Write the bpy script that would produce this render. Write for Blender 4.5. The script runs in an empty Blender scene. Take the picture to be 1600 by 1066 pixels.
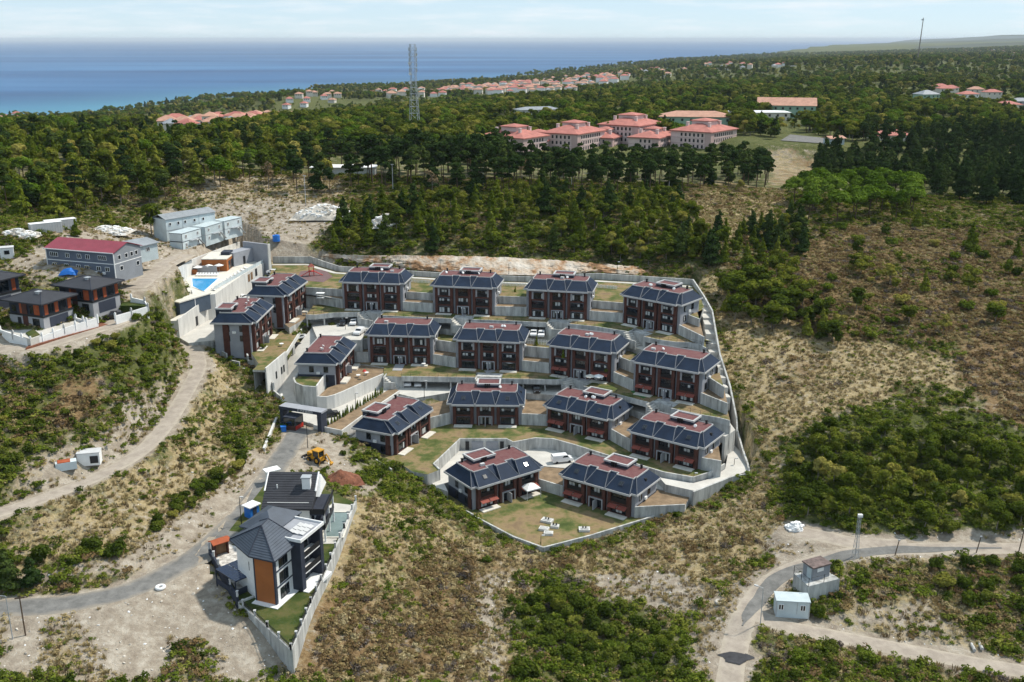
import bpy, math, random
import numpy as np
random.seed(7); rng = np.random.default_rng(11)
R = math.radians
S = bpy.context.scene
# ------------------------------------------------------------ camera (world origin = camera, sea level at z = -180)
FPX, PITCH = 1560.0, math.atan(472/1560.0)
cam_d = bpy.data.cameras.new('camera'); cam = bpy.data.objects.new('camera', cam_d); S.collection.objects.link(cam)
cam_d.sensor_width = 36; cam_d.lens = 36*FPX/1600; cam_d.clip_start = 1; cam_d.clip_end = 600000
cam.location = (0, 0, 0); cam.rotation_euler = (math.pi/2-PITCH, 0, 0); S.camera = cam
# ------------------------------------------------------------ sun, sky, exposure
SUN_AZ = R(64)          # from the view direction (+Y) towards the right (+X)
SUN_EL = R(54)
sd = bpy.data.lights.new('sun', 'SUN'); sun = bpy.data.objects.new('sun', sd); S.collection.objects.link(sun)
sd.energy = 3.6; sd.angle = R(2.5); sd.color = (1.0, .94, .83)
sun.rotation_euler = (math.pi/2-SUN_EL, 0, -SUN_AZ+math.pi)
W = bpy.data.worlds.new('World'); S.world = W; W.use_nodes = True
wn = W.node_tree.nodes; wl = W.node_tree.links; wn.clear()
sky = wn.new('ShaderNodeTexSky'); sky.sky_type = 'NISHITA'; sky.sun_disc = False
sky.sun_elevation = SUN_EL; sky.sun_rotation = SUN_AZ; sky.altitude = 1800; sky.air_density = 1.0; sky.dust_density = 0.0; sky.ozone_density = 4.0
tc = wn.new('ShaderNodeTexCoord'); mp = wn.new('ShaderNodeMapping'); mp.inputs['Scale'].default_value = (3, 3, 26)
nz = wn.new('ShaderNodeTexNoise'); nz.inputs['Scale'].default_value = 3.2; nz.inputs['Detail'].default_value = 8; nz.inputs['Roughness'].default_value = .62
cr = wn.new('ShaderNodeValToRGB'); cr.color_ramp.elements[0].position = .47; cr.color_ramp.elements[1].position = .68
cr.color_ramp.elements[0].color = (0, 0, 0, 1); cr.color_ramp.elements[1].color = (.75, .75, .75, 1)
mx = wn.new('ShaderNodeMixRGB'); mx.inputs['Color2'].default_value = (4.4, 4.75, 5.0, 1)
veil = wn.new('ShaderNodeMixRGB'); veil.inputs['Fac'].default_value = .82; veil.inputs['Color2'].default_value = (2.75, 3.55, 4.2, 1)   # thin high cloud over the whole sky
bg = wn.new('ShaderNodeBackground'); bg.inputs['Strength'].default_value = .15; wo = wn.new('ShaderNodeOutputWorld')
wl.new(tc.outputs['Generated'], mp.inputs['Vector']); wl.new(mp.outputs[0], nz.inputs['Vector']); wl.new(nz.outputs['Fac'], cr.inputs[0])
wl.new(cr.outputs[0], mx.inputs['Fac']); wl.new(sky.outputs[0], veil.inputs['Color1']); wl.new(veil.outputs[0], mx.inputs['Color1']); wl.new(mx.outputs[0], bg.inputs['Color']); wl.new(bg.outputs[0], wo.inputs[0])
S.view_settings.view_transform = 'Standard'; S.view_settings.look = 'None'; S.view_settings.exposure = 0.45; S.view_settings.gamma = 1.0
S.cycles.max_bounces = 5; S.cycles.diffuse_bounces = 2; S.cycles.glossy_bounces = 2; S.cycles.transmission_bounces = 3; S.cycles.transparent_max_bounces = 6; S.cycles.volume_bounces = 0
S.cycles.use_denoising = True; S.cycles.use_adaptive_sampling = True; S.cycles.adaptive_threshold = .02

# ------------------------------------------------------------ helpers
def ray(px, py):
    b = (533-py)/FPX
    return np.array([(px-800)/FPX, math.cos(PITCH)+b*math.sin(PITCH), -math.sin(PITCH)+b*math.cos(PITCH)])
def P3(px, py, z):                       # pixel -> point on the horizontal plane z
    d = ray(px, py); return d*(z/d[2])
def PD(px, py, y):                       # pixel -> point at ground distance y
    d = ray(px, py); return d*(y/d[1])
def XY(px, py, z): p = P3(px, py, z); return (float(p[0]), float(p[1]))

class MB:
    def __init__(s): s.v = []; s.f = []; s.m = []
    def add(s, vs, fs, mi=0):
        o = len(s.v); s.v += [tuple(map(float, v)) for v in vs]
        for f in fs: s.f.append([i+o for i in f]); s.m.append(mi)
        return s
    def box(s, x0, x1, y0, y1, z0, z1, mi=0):
        return s.add([(x0,y0,z0),(x1,y0,z0),(x1,y1,z0),(x0,y1,z0),(x0,y0,z1),(x1,y0,z1),(x1,y1,z1),(x0,y1,z1)],
                     [(0,3,2,1),(4,5,6,7),(0,1,5,4),(1,2,6,5),(2,3,7,6),(3,0,4,7)], mi)
    def obox(s, c, ang, lx, ly, z0, z1, mi=0):           # oriented box, centre c
        ca, sa = math.cos(ang), math.sin(ang)
        q = [(c[0]+a*lx/2*ca-b*ly/2*sa, c[1]+a*lx/2*sa+b*ly/2*ca) for a, b in ((-1,-1),(1,-1),(1,1),(-1,1))]
        return s.prism(q, z0, z1, mi)
    def prism(s, poly, z0, z1, mi=0, mt=None):
        a = sum(p[0]*q[1]-q[0]*p[1] for p, q in zip(poly, list(poly[1:])+[poly[0]]))
        if a < 0: poly = list(poly)[::-1]
        n = len(poly)
        z0 = z0 if hasattr(z0, '__len__') else [z0]*n; z1 = z1 if hasattr(z1, '__len__') else [z1]*n
        o = len(s.v)
        s.add([(p[0],p[1],z) for p, z in zip(poly, z0)]+[(p[0],p[1],z) for p, z in zip(poly, z1)], [])
        s.f.append([o+i for i in range(n)][::-1]); s.m.append(mi)
        s.f.append([o+n+i for i in range(n)]); s.m.append(mi if mt is None else mt)
        for i in range(n):
            j = (i+1) % n; s.f.append([o+i, o+j, o+n+j, o+n+i]); s.m.append(mi)
        return s
    def tube(s, p, q, r, n=6, r2=None, mi=0):
        p = np.array(p, float); q = np.array(q, float); d = q-p; L = np.linalg.norm(d); d = d/max(L, 1e-9)
        a = np.cross(d, (0,0,1)) if abs(d[2]) < .95 else np.cross(d, (1,0,0)); a /= np.linalg.norm(a); b = np.cross(d, a)
        r2 = r if r2 is None else r2; vs = []
        for c, rr in ((p, r), (q, r2)):
            for i in range(n):
                t = 2*math.pi*i/n; vs.append(c+rr*(math.cos(t)*a+math.sin(t)*b))
        fs = [(i, (i+1) % n, n+(i+1) % n, n+i) for i in range(n)]+[tuple(range(n))[::-1], tuple(range(n, 2*n))]
        return s.add(vs, fs, mi)
    def wallstrip(s, pts, t, zb, zt, mi=0):              # vertical wall along a polyline; zb/zt per vertex
        pts = [np.array(p[:2], float) for p in pts]; n = len(pts); L, Rr = [], []
        for i in range(n):
            d = pts[min(i+1, n-1)]-pts[max(i-1, 0)]; d /= max(np.linalg.norm(d), 1e-9); nn = np.array([-d[1], d[0]])
            L.append(pts[i]+nn*t/2); Rr.append(pts[i]-nn*t/2)
        for i in range(n-1):
            vs = [(*L[i], zb[i]), (*Rr[i], zb[i]), (*Rr[i+1], zb[i+1]), (*L[i+1], zb[i+1]),
                  (*L[i], zt[i]), (*Rr[i], zt[i]), (*Rr[i+1], zt[i+1]), (*L[i+1], zt[i+1])]
            fs = [(4,5,6,7), (1,2,6,5), (3,0,4,7)]
            if i == 0: fs.append((0,1,5,4))
            if i == n-2: fs.append((2,3,7,6))
            s.add(vs, fs, mi)
        return s
    def mesh(s, name, mats, smooth=False):
        me = bpy.data.meshes.new(name); me.from_pydata(s.v, [], s.f)
        mats = mats if isinstance(mats, (list, tuple)) else [mats]
        for m in mats: me.materials.append(m)
        me.polygons.foreach_set('material_index', s.m)
        if smooth: me.polygons.foreach_set('use_smooth', [True]*len(s.f))
        me.update(); return me
COL = S.collection
def ob(name, mb, mats=None, parent=None, loc=None, rz=0, smooth=False):
    me = mb if isinstance(mb, bpy.types.Mesh) else mb.mesh(name, mats, smooth)
    o = bpy.data.objects.new(name, me); COL.objects.link(o)
    if parent: o.parent = parent
    if loc is not None: o.location = loc
    if rz: o.rotation_euler[2] = rz
    return o
def tag(o, label, cat, group=None):
    o['label'] = label; o['category'] = cat
    if group: o['group'] = group
    return o
def thing(name, label, cat, loc=(0,0,0), rz=0, group=None):
    o = bpy.data.objects.new(name, None); COL.objects.link(o); o.empty_display_size = .5
    o.location = loc; o.rotation_euler[2] = rz; return tag(o, label, cat, group)
def struct(name, mb, mats, smooth=False):
    o = ob(name, mb, mats, smooth=smooth); o['kind'] = 'structure'; return o
def copytree(o, parent=None):
    c = o.copy(); COL.objects.link(c); c.parent = parent
    for ch in list(o.children): copytree(ch, c)
    return c

# ------------------------------------------------------------ materials
def mat(name, col, rough=.8, var=.12, scale=.6, col2=None, bump=0.0, bscale=6, spec=.3, metal=0, coat=0, streak=False, wave=None, alpha=None):
    m = bpy.data.materials.new(name); m.use_nodes = True; nt = m.node_tree; N = nt.nodes; L = nt.links
    b = N['Principled BSDF']; b.inputs['Roughness'].default_value = rough; b.inputs['Specular IOR Level'].default_value = spec
    b.inputs['Metallic'].default_value = metal
    if coat: b.inputs['Coat Weight'].default_value = coat
    g = N.new('ShaderNodeNewGeometry'); src = g.outputs['Position']
    if streak:
        mpn = N.new('ShaderNodeMapping'); mpn.inputs['Scale'].default_value = (1, 1, .18); L.new(src, mpn.inputs[0]); src2 = mpn.outputs[0]
    else: src2 = src
    n1 = N.new('ShaderNodeTexNoise'); n1.inputs['Scale'].default_value = scale; n1.inputs['Detail'].default_value = 6; n1.inputs['Roughness'].default_value = .65
    L.new(src2, n1.inputs['Vector'])
    mixn = N.new('ShaderNodeMixRGB'); c2 = col2 or tuple(c*(1-2*var) for c in col)
    hi = tuple(min(1, c*(1+var)) for c in col)
    mr = N.new('ShaderNodeMapRange'); mr.inputs[1].default_value = .32; mr.inputs[2].default_value = .68
    L.new(n1.outputs['Fac'], mr.inputs[0]); L.new(mr.outputs[0], mixn.inputs[0])
    mixn.inputs[1].default_value = (*c2, 1); mixn.inputs[2].default_value = (*hi, 1); out = mixn.outputs[0]
    if wave:                                              # thin repeated seams / courses: (axis scale vector, darkening)
        wv = N.new('ShaderNodeTexWave'); wv.wave_type = 'BANDS'; wv.bands_direction = wave[0]; wv.inputs['Scale'].default_value = wave[1]
        to = N.new('ShaderNodeTexCoord'); L.new(to.outputs['Object'], wv.inputs['Vector'])
        rp = N.new('ShaderNodeValToRGB'); rp.color_ramp.elements[0].position = .0; rp.color_ramp.elements[1].position = wave[3] if len(wave) > 3 else .18
        rp.color_ramp.elements[0].color = (wave[2],)*3+(1,); rp.color_ramp.elements[1].color = (1,1,1,1); L.new(wv.outputs['Fac'], rp.inputs[0])
        mm = N.new('ShaderNodeMixRGB'); mm.blend_type = 'MULTIPLY'; mm.inputs[0].default_value = 1; L.new(out, mm.inputs[1]); L.new(rp.outputs[0], mm.inputs[2]); out = mm.outputs[0]
    L.new(out, b.inputs['Base Color'])
    if bump:
        n2 = N.new('ShaderNodeTexNoise'); n2.inputs['Scale'].default_value = bscale; n2.inputs['Detail'].default_value = 4; L.new(src, n2.inputs['Vector'])
        bp = N.new('ShaderNodeBump'); bp.inputs['Strength'].default_value = bump; bp.inputs['Distance'].default_value = .2
        L.new(n2.outputs['Fac'], bp.inputs['Height']); L.new(bp.outputs[0], b.inputs['Normal'])
    return m
def leafmat(name, a, b, c=None, trans=.25):
    m = bpy.data.materials.new(name); m.use_nodes = True; nt = m.node_tree; N = nt.nodes; L = nt.links; N.clear()
    oi = N.new('ShaderNodeObjectInfo'); g = N.new('ShaderNodeNewGeometry')
    n1 = N.new('ShaderNodeTexNoise'); n1.inputs['Scale'].default_value = .55; n1.inputs['Detail'].default_value = 3; L.new(g.outputs['Position'], n1.inputs['Vector'])
    ad = N.new('ShaderNodeMath'); ad.operation = 'MULTIPLY_ADD'; ad.inputs[1].default_value = .75; L.new(oi.outputs['Random'], ad.inputs[0])
    sc = N.new('ShaderNodeMath'); sc.operation = 'MULTIPLY_ADD'; sc.inputs[1].default_value = 1.0; sc.inputs[2].default_value = -.38; L.new(n1.outputs['Fac'], sc.inputs[0])
    L.new(sc.outputs[0], ad.inputs[2])
    rp = N.new('ShaderNodeValToRGB'); e = rp.color_ramp.elements; e[0].color = (*a, 1); e[1].color = (*(c or b), 1); e[0].position = 0; e[1].position = 1
    x = e.new(.55); x.color = (*b, 1); L.new(ad.outputs[0], rp.inputs[0])
    rl = N.new('ShaderNodeMath'); rl.operation = 'MULTIPLY_ADD'; rl.inputs[1].default_value = .5; rl.inputs[2].default_value = .72; L.new(g.outputs['Random Per Island'], rl.inputs[0])
    mm = N.new('ShaderNodeMixRGB'); mm.blend_type = 'MULTIPLY'; mm.inputs[0].default_value = 1; L.new(rp.outputs[0], mm.inputs[1]); L.new(rl.outputs[0], mm.inputs[2])
    d = N.new('ShaderNodeBsdfDiffuse'); t = N.new('ShaderNodeBsdfTranslucent'); ms = N.new('ShaderNodeMixShader'); ms.inputs[0].default_value = trans
    o = N.new('ShaderNodeOutputMaterial'); L.new(mm.outputs[0], d.inputs[0]); L.new(mm.outputs[0], t.inputs[0]); L.new(d.outputs[0], ms.inputs[1]); L.new(t.outputs[0], ms.inputs[2]); L.new(ms.outputs[0], o.inputs[0])
    return m
M = dict(
 concrete=mat('concrete', (.47,.47,.45), .85, .25, .8, streak=True, bump=.15),
 concrete_white=mat('concrete_white', (.62,.61,.58), .8, .11, .7, streak=True),
 pave=mat('pave', (.52,.50,.46), .9, .09, .25),
 patio=mat('patio', (.62,.59,.52), .85, .08, .8),
 grass=mat('garden_grass', (.12,.13,.045), .95, .3, .28, col2=(.27,.2,.095), bump=.4),
 lawn=mat('lawn', (.075,.115,.03), .95, .3, .4, bump=.4),
 soil=mat('garden_soil', (.24,.17,.105), .95, .2, .5, bump=.3),
 red_soil=mat('red_soil', (.21,.085,.05), .95, .2, .9, bump=.8),
 brick=mat('brick', (.092,.037,.028), .85, .16, .9),
 plaster=mat('grey_plaster', (.30,.31,.34), .85, .07, .5),
 panel=mat('grey_panel', (.33,.33,.345), .7, .06, .5),
 slate=mat('slate_roof', (.014,.027,.054), .7, .16, .5, wave=('X', 1.1, .75), spec=.18),
 eave=mat('eave_trim', (.46,.46,.46), .6, .07, .7),
 redroof=mat('red_membrane', (.105,.032,.035), .78, .1, 1.1, col2=(.165,.08,.075)),
 frame=mat('dark_frame', (.02,.021,.024), .5, .1),
 glass=mat('glass', (.012,.017,.022), .08, .1, .3, spec=.6),
 curtain=mat('curtain', (.5,.51,.5), .9, .08, 2),
 black=mat('black_metal', (.015,.015,.017), .5, .1),
 white=mat('white_paint', (.78,.78,.77), .6, .05, .8),
 lightgrey=mat('light_grey', (.5,.5,.5), .7, .06),
 awning=mat('awning', (.27,.075,.055), .8, .1, wave=('X', 3, .7)),
 orange=mat('orange_cladding', (.36,.12,.035), .7, .06, .4, wave=('Z', 2.2, .93)),
 rust=mat('rust_panel', (.34,.08,.03), .75, .12, .7),
 navy=mat('navy_render', (.035,.042,.062), .75, .1),
 dark_tile=mat('dark_tile', (.032,.033,.04), .6, .12, .6, spec=.35),
 blue_tile=mat('blue_tile', (.06,.075,.10), .6, .12, .6, spec=.35),
 grey_roof=mat('grey_sheet_roof', (.26,.28,.30), .6, .12, .4, wave=('X', 2, .8)),
 terracotta=mat('terracotta', (.43,.165,.135), .85, .13, .3, wave=('X', 1.4, .85)),
 terracotta2=mat('terracotta_pale', (.45,.25,.18), .85, .13, .3),
 pinkwall=mat('pink_wall', (.66,.52,.49), .85, .05, .3),
 pinkdark=mat('pink_band', (.50,.36,.34), .85, .05, .3),
 cream=mat('cream_wall', (.64,.6,.53), .85, .06, .2),
 greenwall=mat('green_wall', (.28,.42,.32), .85, .06, .2),
 sheet=mat('white_sheet', (.55,.62,.64), .55, .07, .4),
 bluewhite=mat('container_panel', (.46,.53,.55), .6, .07, .5),
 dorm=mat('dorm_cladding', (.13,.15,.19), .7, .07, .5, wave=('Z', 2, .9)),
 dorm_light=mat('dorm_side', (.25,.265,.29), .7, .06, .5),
 maroon=mat('maroon_sheet', (.25,.045,.065), .55, .1, .4, wave=('X', 1.5, .8)),
 asphalt=mat('asphalt', (.17,.165,.155), .92, .14, .35, col2=(.25,.225,.19), bump=.2),
 dirtroad=mat('dirt_road', (.40,.32,.24), .95, .12, .4, col2=(.27,.215,.165), bump=.3),
 yellow=mat('machine_yellow', (.55,.27,.02), .5, .1, 1),
 tyre=mat('tyre', (.018,.018,.018), .9, .1),
 blue=mat('blue_plastic', (.02,.16,.55), .45, .06),
 red=mat('red_paint', (.5,.03,.02), .5, .06),
 poolwater=mat('pool_water', (.02,.30,.62), .1, .06, 1.5, spec=.5),
 pooltile=mat('pool_tile', (.17,.225,.22), .4, .1, .5),
 carwhite=mat('car_white', (.8,.8,.8), .25, .02, coat=.6), carblack=mat('car_black', (.02,.02,.023), .25, .05, coat=.6), carsilver=mat('car_silver', (.42,.44,.47), .3, .04, coat=.6, metal=.4),
 wood=mat('wood', (.22,.13,.07), .8, .15, 1), steel=mat('galvanised', (.42,.44,.46), .5, .06, metal=.3),
 bark=mat('bark', (.11,.075,.05), .95, .2, 2), bark_pale=mat('bark_pale', (.23,.2,.17), .95, .2, 2),
 stone=mat('stone', (.52,.48,.42), .9, .18, 1.2), turf=mat('green_turf', (.04,.15,.04), .95, .15),
)
M['pine'] = leafmat('pine_leaf', (.02,.038,.012), (.038,.064,.017), (.075,.1,.025), .18)
M['olive'] = leafmat('olive_leaf', (.06,.088,.012), (.13,.165,.02), (.24,.245,.04), .3)
M['bright'] = leafmat('bright_leaf', (.05,.09,.01), (.095,.155,.016), (.15,.215,.03), .25)
M['broad'] = leafmat('broad_leaf', (.05,.074,.012), (.105,.135,.018), (.21,.21,.036), .3)
M['yellowish'] = leafmat('yellow_leaf', (.15,.16,.03), (.27,.25,.05), (.36,.31,.09), .3)
M['dryleaf'] = leafmat('dry_leaf', (0.130,0.098,0.058), (0.208,0.150,0.085), (0.260,0.208,0.130))
M['straw'] = leafmat('straw_leaf', (0.264,0.198,0.094), (0.374,0.292,0.143), (0.440,0.374,0.220))
M['scrubgreen'] = leafmat('scrub_leaf', (.07,.105,.014), (.13,.17,.022), (.24,.24,.05), .3)
M['bracken'] = leafmat('bracken_leaf', (.13,.085,.045), (.20,.135,.065), (.24,.20,.085))
M['purple'] = leafmat('dead_scrub', (.10,.082,.07), (.15,.122,.105), (.2,.165,.135))

def rampmat(name, scale, stops, detail=6, rough=.65, bump=.4):
    m = bpy.data.materials.new(name); m.use_nodes = True; nt = m.node_tree; N = nt.nodes; L = nt.links; b = N['Principled BSDF']; b.inputs['Roughness'].default_value = .95; b.inputs['Specular IOR Level'].default_value = .1
    g = N.new('ShaderNodeNewGeometry'); n = N.new('ShaderNodeTexNoise'); n.inputs['Scale'].default_value = scale; n.inputs['Detail'].default_value = detail; n.inputs['Roughness'].default_value = rough; L.new(g.outputs['Position'], n.inputs['Vector'])
    r = N.new('ShaderNodeValToRGB'); e = r.color_ramp.elements; e[0].position, e[0].color = stops[0][0], (*stops[0][1], 1); e[1].position, e[1].color = stops[-1][0], (*stops[-1][1], 1)
    for p, c in stops[1:-1]: x = e.new(p); x.color = (*c, 1)
    L.new(n.outputs['Fac'], r.inputs[0]); L.new(r.outputs[0], b.inputs['Base Color'])
    n2 = N.new('ShaderNodeTexNoise'); n2.inputs['Scale'].default_value = 5; L.new(g.outputs['Position'], n2.inputs['Vector']); bp = N.new('ShaderNodeBump'); bp.inputs['Strength'].default_value = bump; bp.inputs['Distance'].default_value = .2; L.new(n2.outputs['Fac'], bp.inputs['Height']); L.new(bp.outputs[0], b.inputs['Normal']); return m
M['grass'] = rampmat('garden_grass_patchy', .22, [(.30, (.05,.07,.02)), (.42, (.085,.105,.033)), (.5, (.16,.14,.06)), (.58, (.24,.175,.095)), (.7, (.17,.12,.075))])
M['lawn'] = rampmat('lawn_mown', .3, [(.3, (.026,.042,.011)), (.45, (.045,.066,.017)), (.58, (.085,.09,.03)), (.72, (.12,.1,.045))])
def roadmat(name, base, dark, dust):
    m = bpy.data.materials.new(name); m.use_nodes = True; nt = m.node_tree; N = nt.nodes; L = nt.links; b = N['Principled BSDF']; b.inputs['Roughness'].default_value = .93; b.inputs['Specular IOR Level'].default_value = .15
    at = N.new('ShaderNodeAttribute'); at.attribute_name = 'lat'; g = N.new('ShaderNodeNewGeometry')
    def nz_(sc, d=6): n = N.new('ShaderNodeTexNoise'); n.inputs['Scale'].default_value = sc; n.inputs['Detail'].default_value = d; n.inputs['Roughness'].default_value = .68; L.new(g.outputs['Position'], n.inputs['Vector']); return n.outputs['Fac']
    mx1 = N.new('ShaderNodeMixRGB'); mr = N.new('ShaderNodeMapRange'); mr.inputs[1].default_value = .38; mr.inputs[2].default_value = .64; L.new(nz_(.5), mr.inputs[0]); L.new(mr.outputs[0], mx1.inputs[0]); mx1.inputs[1].default_value = (*dark, 1); mx1.inputs[2].default_value = (*base, 1)
    def mth(op, a, b_=None, c=None):
        q = N.new('ShaderNodeMath'); q.operation = op
        for i, v in enumerate((a, b_, c)):
            if v is None: continue
            if isinstance(v, (int, float)): q.inputs[i].default_value = v
            else: L.new(v, q.inputs[i])
        return q.outputs[0]
    la = mth('ABSOLUTE', at.outputs['Fac']); tr = mth('SUBTRACT', 1.0, mth('MULTIPLY', mth('ABSOLUTE', mth('SUBTRACT', la, .42)), 3.2)); tr = mth('MAXIMUM', tr, 0.0)     # wheel tracks keep clear of dust
    du = mth('ADD', mth('MULTIPLY_ADD', la, .75, -.28), mth('MULTIPLY_ADD', nz_(.22), 1.7, -.75)); du = mth('SUBTRACT', du, mth('MULTIPLY', tr, .25)); cl = N.new('ShaderNodeClamp'); L.new(du, cl.inputs[0])
    mx2 = N.new('ShaderNodeMixRGB'); L.new(cl.outputs[0], mx2.inputs[0]); L.new(mx1.outputs[0], mx2.inputs[1]); mx2.inputs[2].default_value = (*dust, 1); L.new(mx2.outputs[0], b.inputs['Base Color'])
    bp = N.new('ShaderNodeBump'); bp.inputs['Strength'].default_value = .4; bp.inputs['Distance'].default_value = .15; L.new(nz_(2.5), bp.inputs['Height']); L.new(bp.outputs[0], b.inputs['Normal']); return m
M['asphalt'] = roadmat('asphalt_dusty', (.20,.195,.185), (.13,.128,.122), (.34,.29,.225))
M['dirtroad'] = roadmat('dirt_worn', (.38,.33,.275), (.28,.24,.2), (.42,.37,.29))

M['bushdark'] = leafmat('bush_leaf', (.03,.046,.009), (.068,.095,.014), (.15,.16,.03), .22)

M['flash'] = mat('slate_flashing', (.17,.18,.2), .6, .1)
# ------------------------------------------------------------ terrain: heights known at traced points, interpolated
CP = [(0,1066,-89),(200,1066,-90.5),(380,1066,-93),(456,1062,-94),(600,1066,-95.5),(800,1066,-98),(1000,1066,-98),(1150,1066,-96.5),(1400,1066,-98),(1600,1066,-97.5),
(-200,1066,-88),(1800,1066,-97),(-200,950,-87),(-200,800,-79),(-200,650,-70),(-200,500,-60),(1800,900,-92),(1800,750,-88),(1800,600,-80),(1800,450,-70),(1800,350,-62),
(0,950,-88),(100,943,-88),(200,925,-88),(330,865,-88.5),(100,1000,-89.5),(250,1000,-90.5),(330,960,-90.5),
(420,760,-89),(465,690,-88.8),(470,655,-88.6),(400,900,-89),(430,960,-89.3),(540,870,-91.5),(560,790,-90),(520,760,-89.3),
(550,900,-93),(700,900,-97.2),(650,800,-94),(560,710,-90.2),(610,750,-93.5),(740,835,-97.6),(490,690,-89.2),(520,700,-89.4),
(600,1000,-95.3),(850,950,-99.3),(850,860,-98.8),(1000,840,-98.4),(1150,775,-96),
(1000,950,-98.8),(1150,900,-96),(1240,830,-93.6),(1150,1000,-96),(1195,940,-95),
(1250,960,-94.8),(1262,940,-94.3),(1350,855,-92.8),(1600,858,-92.2),(1450,930,-95),(1600,950,-95),(1400,1000,-97),
(1250,760,-91.5),(1250,700,-89),(1400,750,-90),(1600,750,-89.2),(1200,640,-86),(1190,570,-81),(1300,600,-83),(1400,650,-85.5),(1600,650,-84),
(1300,520,-77),(1450,550,-79),(1600,550,-78),(1110,430,-69),(1150,470,-73),(1220,470,-73),(1300,450,-71),(1450,450,-71.5),(1600,450,-71),
(1200,390,-65.5),(1350,380,-65),(1500,380,-66.5),(1600,380,-66),(1100,330,-60.5),(1150,300,-59),(1100,300,-58.5),(1220,280,-62),(1300,330,-61.5),(1500,330,-63),
(1400,270,-66),(1600,270,-68),(1000,370,-62),(1080,400,-65),
(800,425,-70.5),(560,410,-69.5),(650,418,-70),(1000,430,-70.5),(700,397,-66.4),(800,398,-66.6),(900,402,-67.3),(600,396,-66),(1000,408,-68.5),
(650,360,-60.5),(850,350,-60),(850,300,-56.5),(700,300,-56.5),(600,300,-56.5),(500,320,-58.5),(450,350,-61.5),(460,395,-66.5),(430,385,-64),(950,300,-57),
(340,380,-63.5),(300,390,-63.5),(370,370,-63.5),(262,405,-62.5),(262,381,-62.6),(200,425,-56.5),(130,430,-56.3),(60,400,-54.5),(0,420,-55.5),(250,440,-62.5),(225,470,-63.3),(245,500,-67),
(0,520,-63),(50,540,-64),(120,540,-64.8),(180,500,-63.5),(215,510,-65.5),(278,528,-76.8),(290,545,-77.5),(150,470,-61),(60,500,-62.5),(0,470,-60),
(0,600,-69.5),(100,620,-71.5),(200,580,-71),(230,610,-75),(262,610,-78),(300,560,-78.3),(270,650,-80),(220,705,-81),(150,745,-81.5),(0,800,-81),(60,700,-76.5),(160,680,-77.5),
(380,620,-84.5),(340,600,-81),(350,700,-86.3),(300,780,-87),(200,820,-85.5),(100,860,-85.6),(0,880,-85.2),(425,655,-87.7),(395,590,-83),(335,545,-78.5),
(100,350,-52.5),(0,340,-51),(250,340,-59.5),(100,290,-49.5),(300,290,-52.5),(450,290,-54.5),(400,260,-53),(200,250,-48),(0,250,-46.5),(-200,250,-44),(-200,350,-48),
(640,200,-57),(900,250,-60),(1150,250,-61),(1000,215,-57),(1250,215,-54),(1230,190,-52),(1400,190,-58),(780,245,-58),(560,235,-54),
(1000,170,-60),(1200,150,-58),(1500,170,-70),(1400,130,-57),(1600,140,-72),(1800,140,-70),(1500,100,-62),(1300,95,-52),(1200,105,-66),(1600,85,-60),(1750,75,-50),
(1100,100,-80),(800,150,-100),(700,150,-120),(750,140,-136),(900,122,-134),(1000,112,-122),(600,180,-92),(550,160,-118),(580,140,-128),
(340,195,-121),(420,195,-118),(270,210,-119),(450,149,-93),(380,156,-103),(300,167,-118),(200,181,-138),(130,192,-166),(500,172,-108),(520,155,-118),(0,187,-156),(60,198,-168),(-150,190,-150),(140,215,-122),(30,215,-118)]
cp = np.array([[*P3(a, b, z)] for a, b, z in CP])
COAST = np.array([XY(a, b, -180) for a, b in ((-400,196),(-100,193),(40,197),(130,191),(250,178),(450,160),(560,147),(700,142),(800,132),(900,122),(1000,112),(1100,103),(1200,95),(1300,80))]+[(9000., 24000.), (30000., 40000.)])
extra = [(0,60,-88),(-150,60,-84),(150,60,-97),(0,-60,-85),(-300,-60,-70),(300,-60,-90),(3500,5200,-55),(5000,9000,-40),(2600,7000,-100),(7000,14000,-30),(3500,12000,-90),(3000,3000,-60),(-1500,600,-60),(-1200,1300,-100)]
cp = np.vstack([cp, np.array(extra, float)])
def _phi(d2): return np.sqrt(d2+144.0)
_n = len(cp); _A = _phi(((cp[:, None, :2]-cp[None, :, :2])**2).sum(-1)); _A[np.arange(_n), np.arange(_n)] -= 1.0
_P = np.c_[np.ones(_n), cp[:, :2]/1000]
_sol = np.linalg.solve(np.block([[_A, _P], [_P.T, np.zeros((3, 3))]]), np.r_[cp[:, 2], 0, 0, 0])
def rbf(x, y):
    x = np.asarray(x, float); sh = x.shape; q = np.c_[x.ravel(), np.asarray(y, float).ravel()]; out = np.empty(len(q))
    for i in range(0, len(q), 20000):
        b = q[i:i+20000]; d2 = ((b[:, None, :]-cp[None, :, :2])**2).sum(-1)
        out[i:i+20000] = _phi(d2)@_sol[:_n]+_sol[_n]+(b/1000)@_sol[_n+1:]
    return out.reshape(sh)
def vnoise(x, y, s, seed=0):              # cheap value noise
    x = np.asarray(x)/s; y = np.asarray(y)/s; xi = np.floor(x).astype(np.int64); yi = np.floor(y).astype(np.int64); fx = x-xi; fy = y-yi
    fx = fx*fx*(3-2*fx); fy = fy*fy*(3-2*fy)
    def h(a, b):
        n = (a*374761393+b*668265263+seed*1442695041) & 0x7fffffff; n = ((n ^ (n >> 13))*1274126177) & 0x7fffffff
        return ((n ^ (n >> 16)) & 0xffff)/65535.0
    return (h(xi, yi)*(1-fx)+h(xi+1, yi)*fx)*(1-fy)+(h(xi, yi+1)*(1-fx)+h(xi+1, yi+1)*fx)*fy
def fbm(x, y, s, seed=0, o=4):
    r = 0; a = .5; t = 0
    for k in range(o): r = r+a*vnoise(x, y, s/2**k, seed+k*17); t += a; a *= .55
    return r/t
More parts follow.
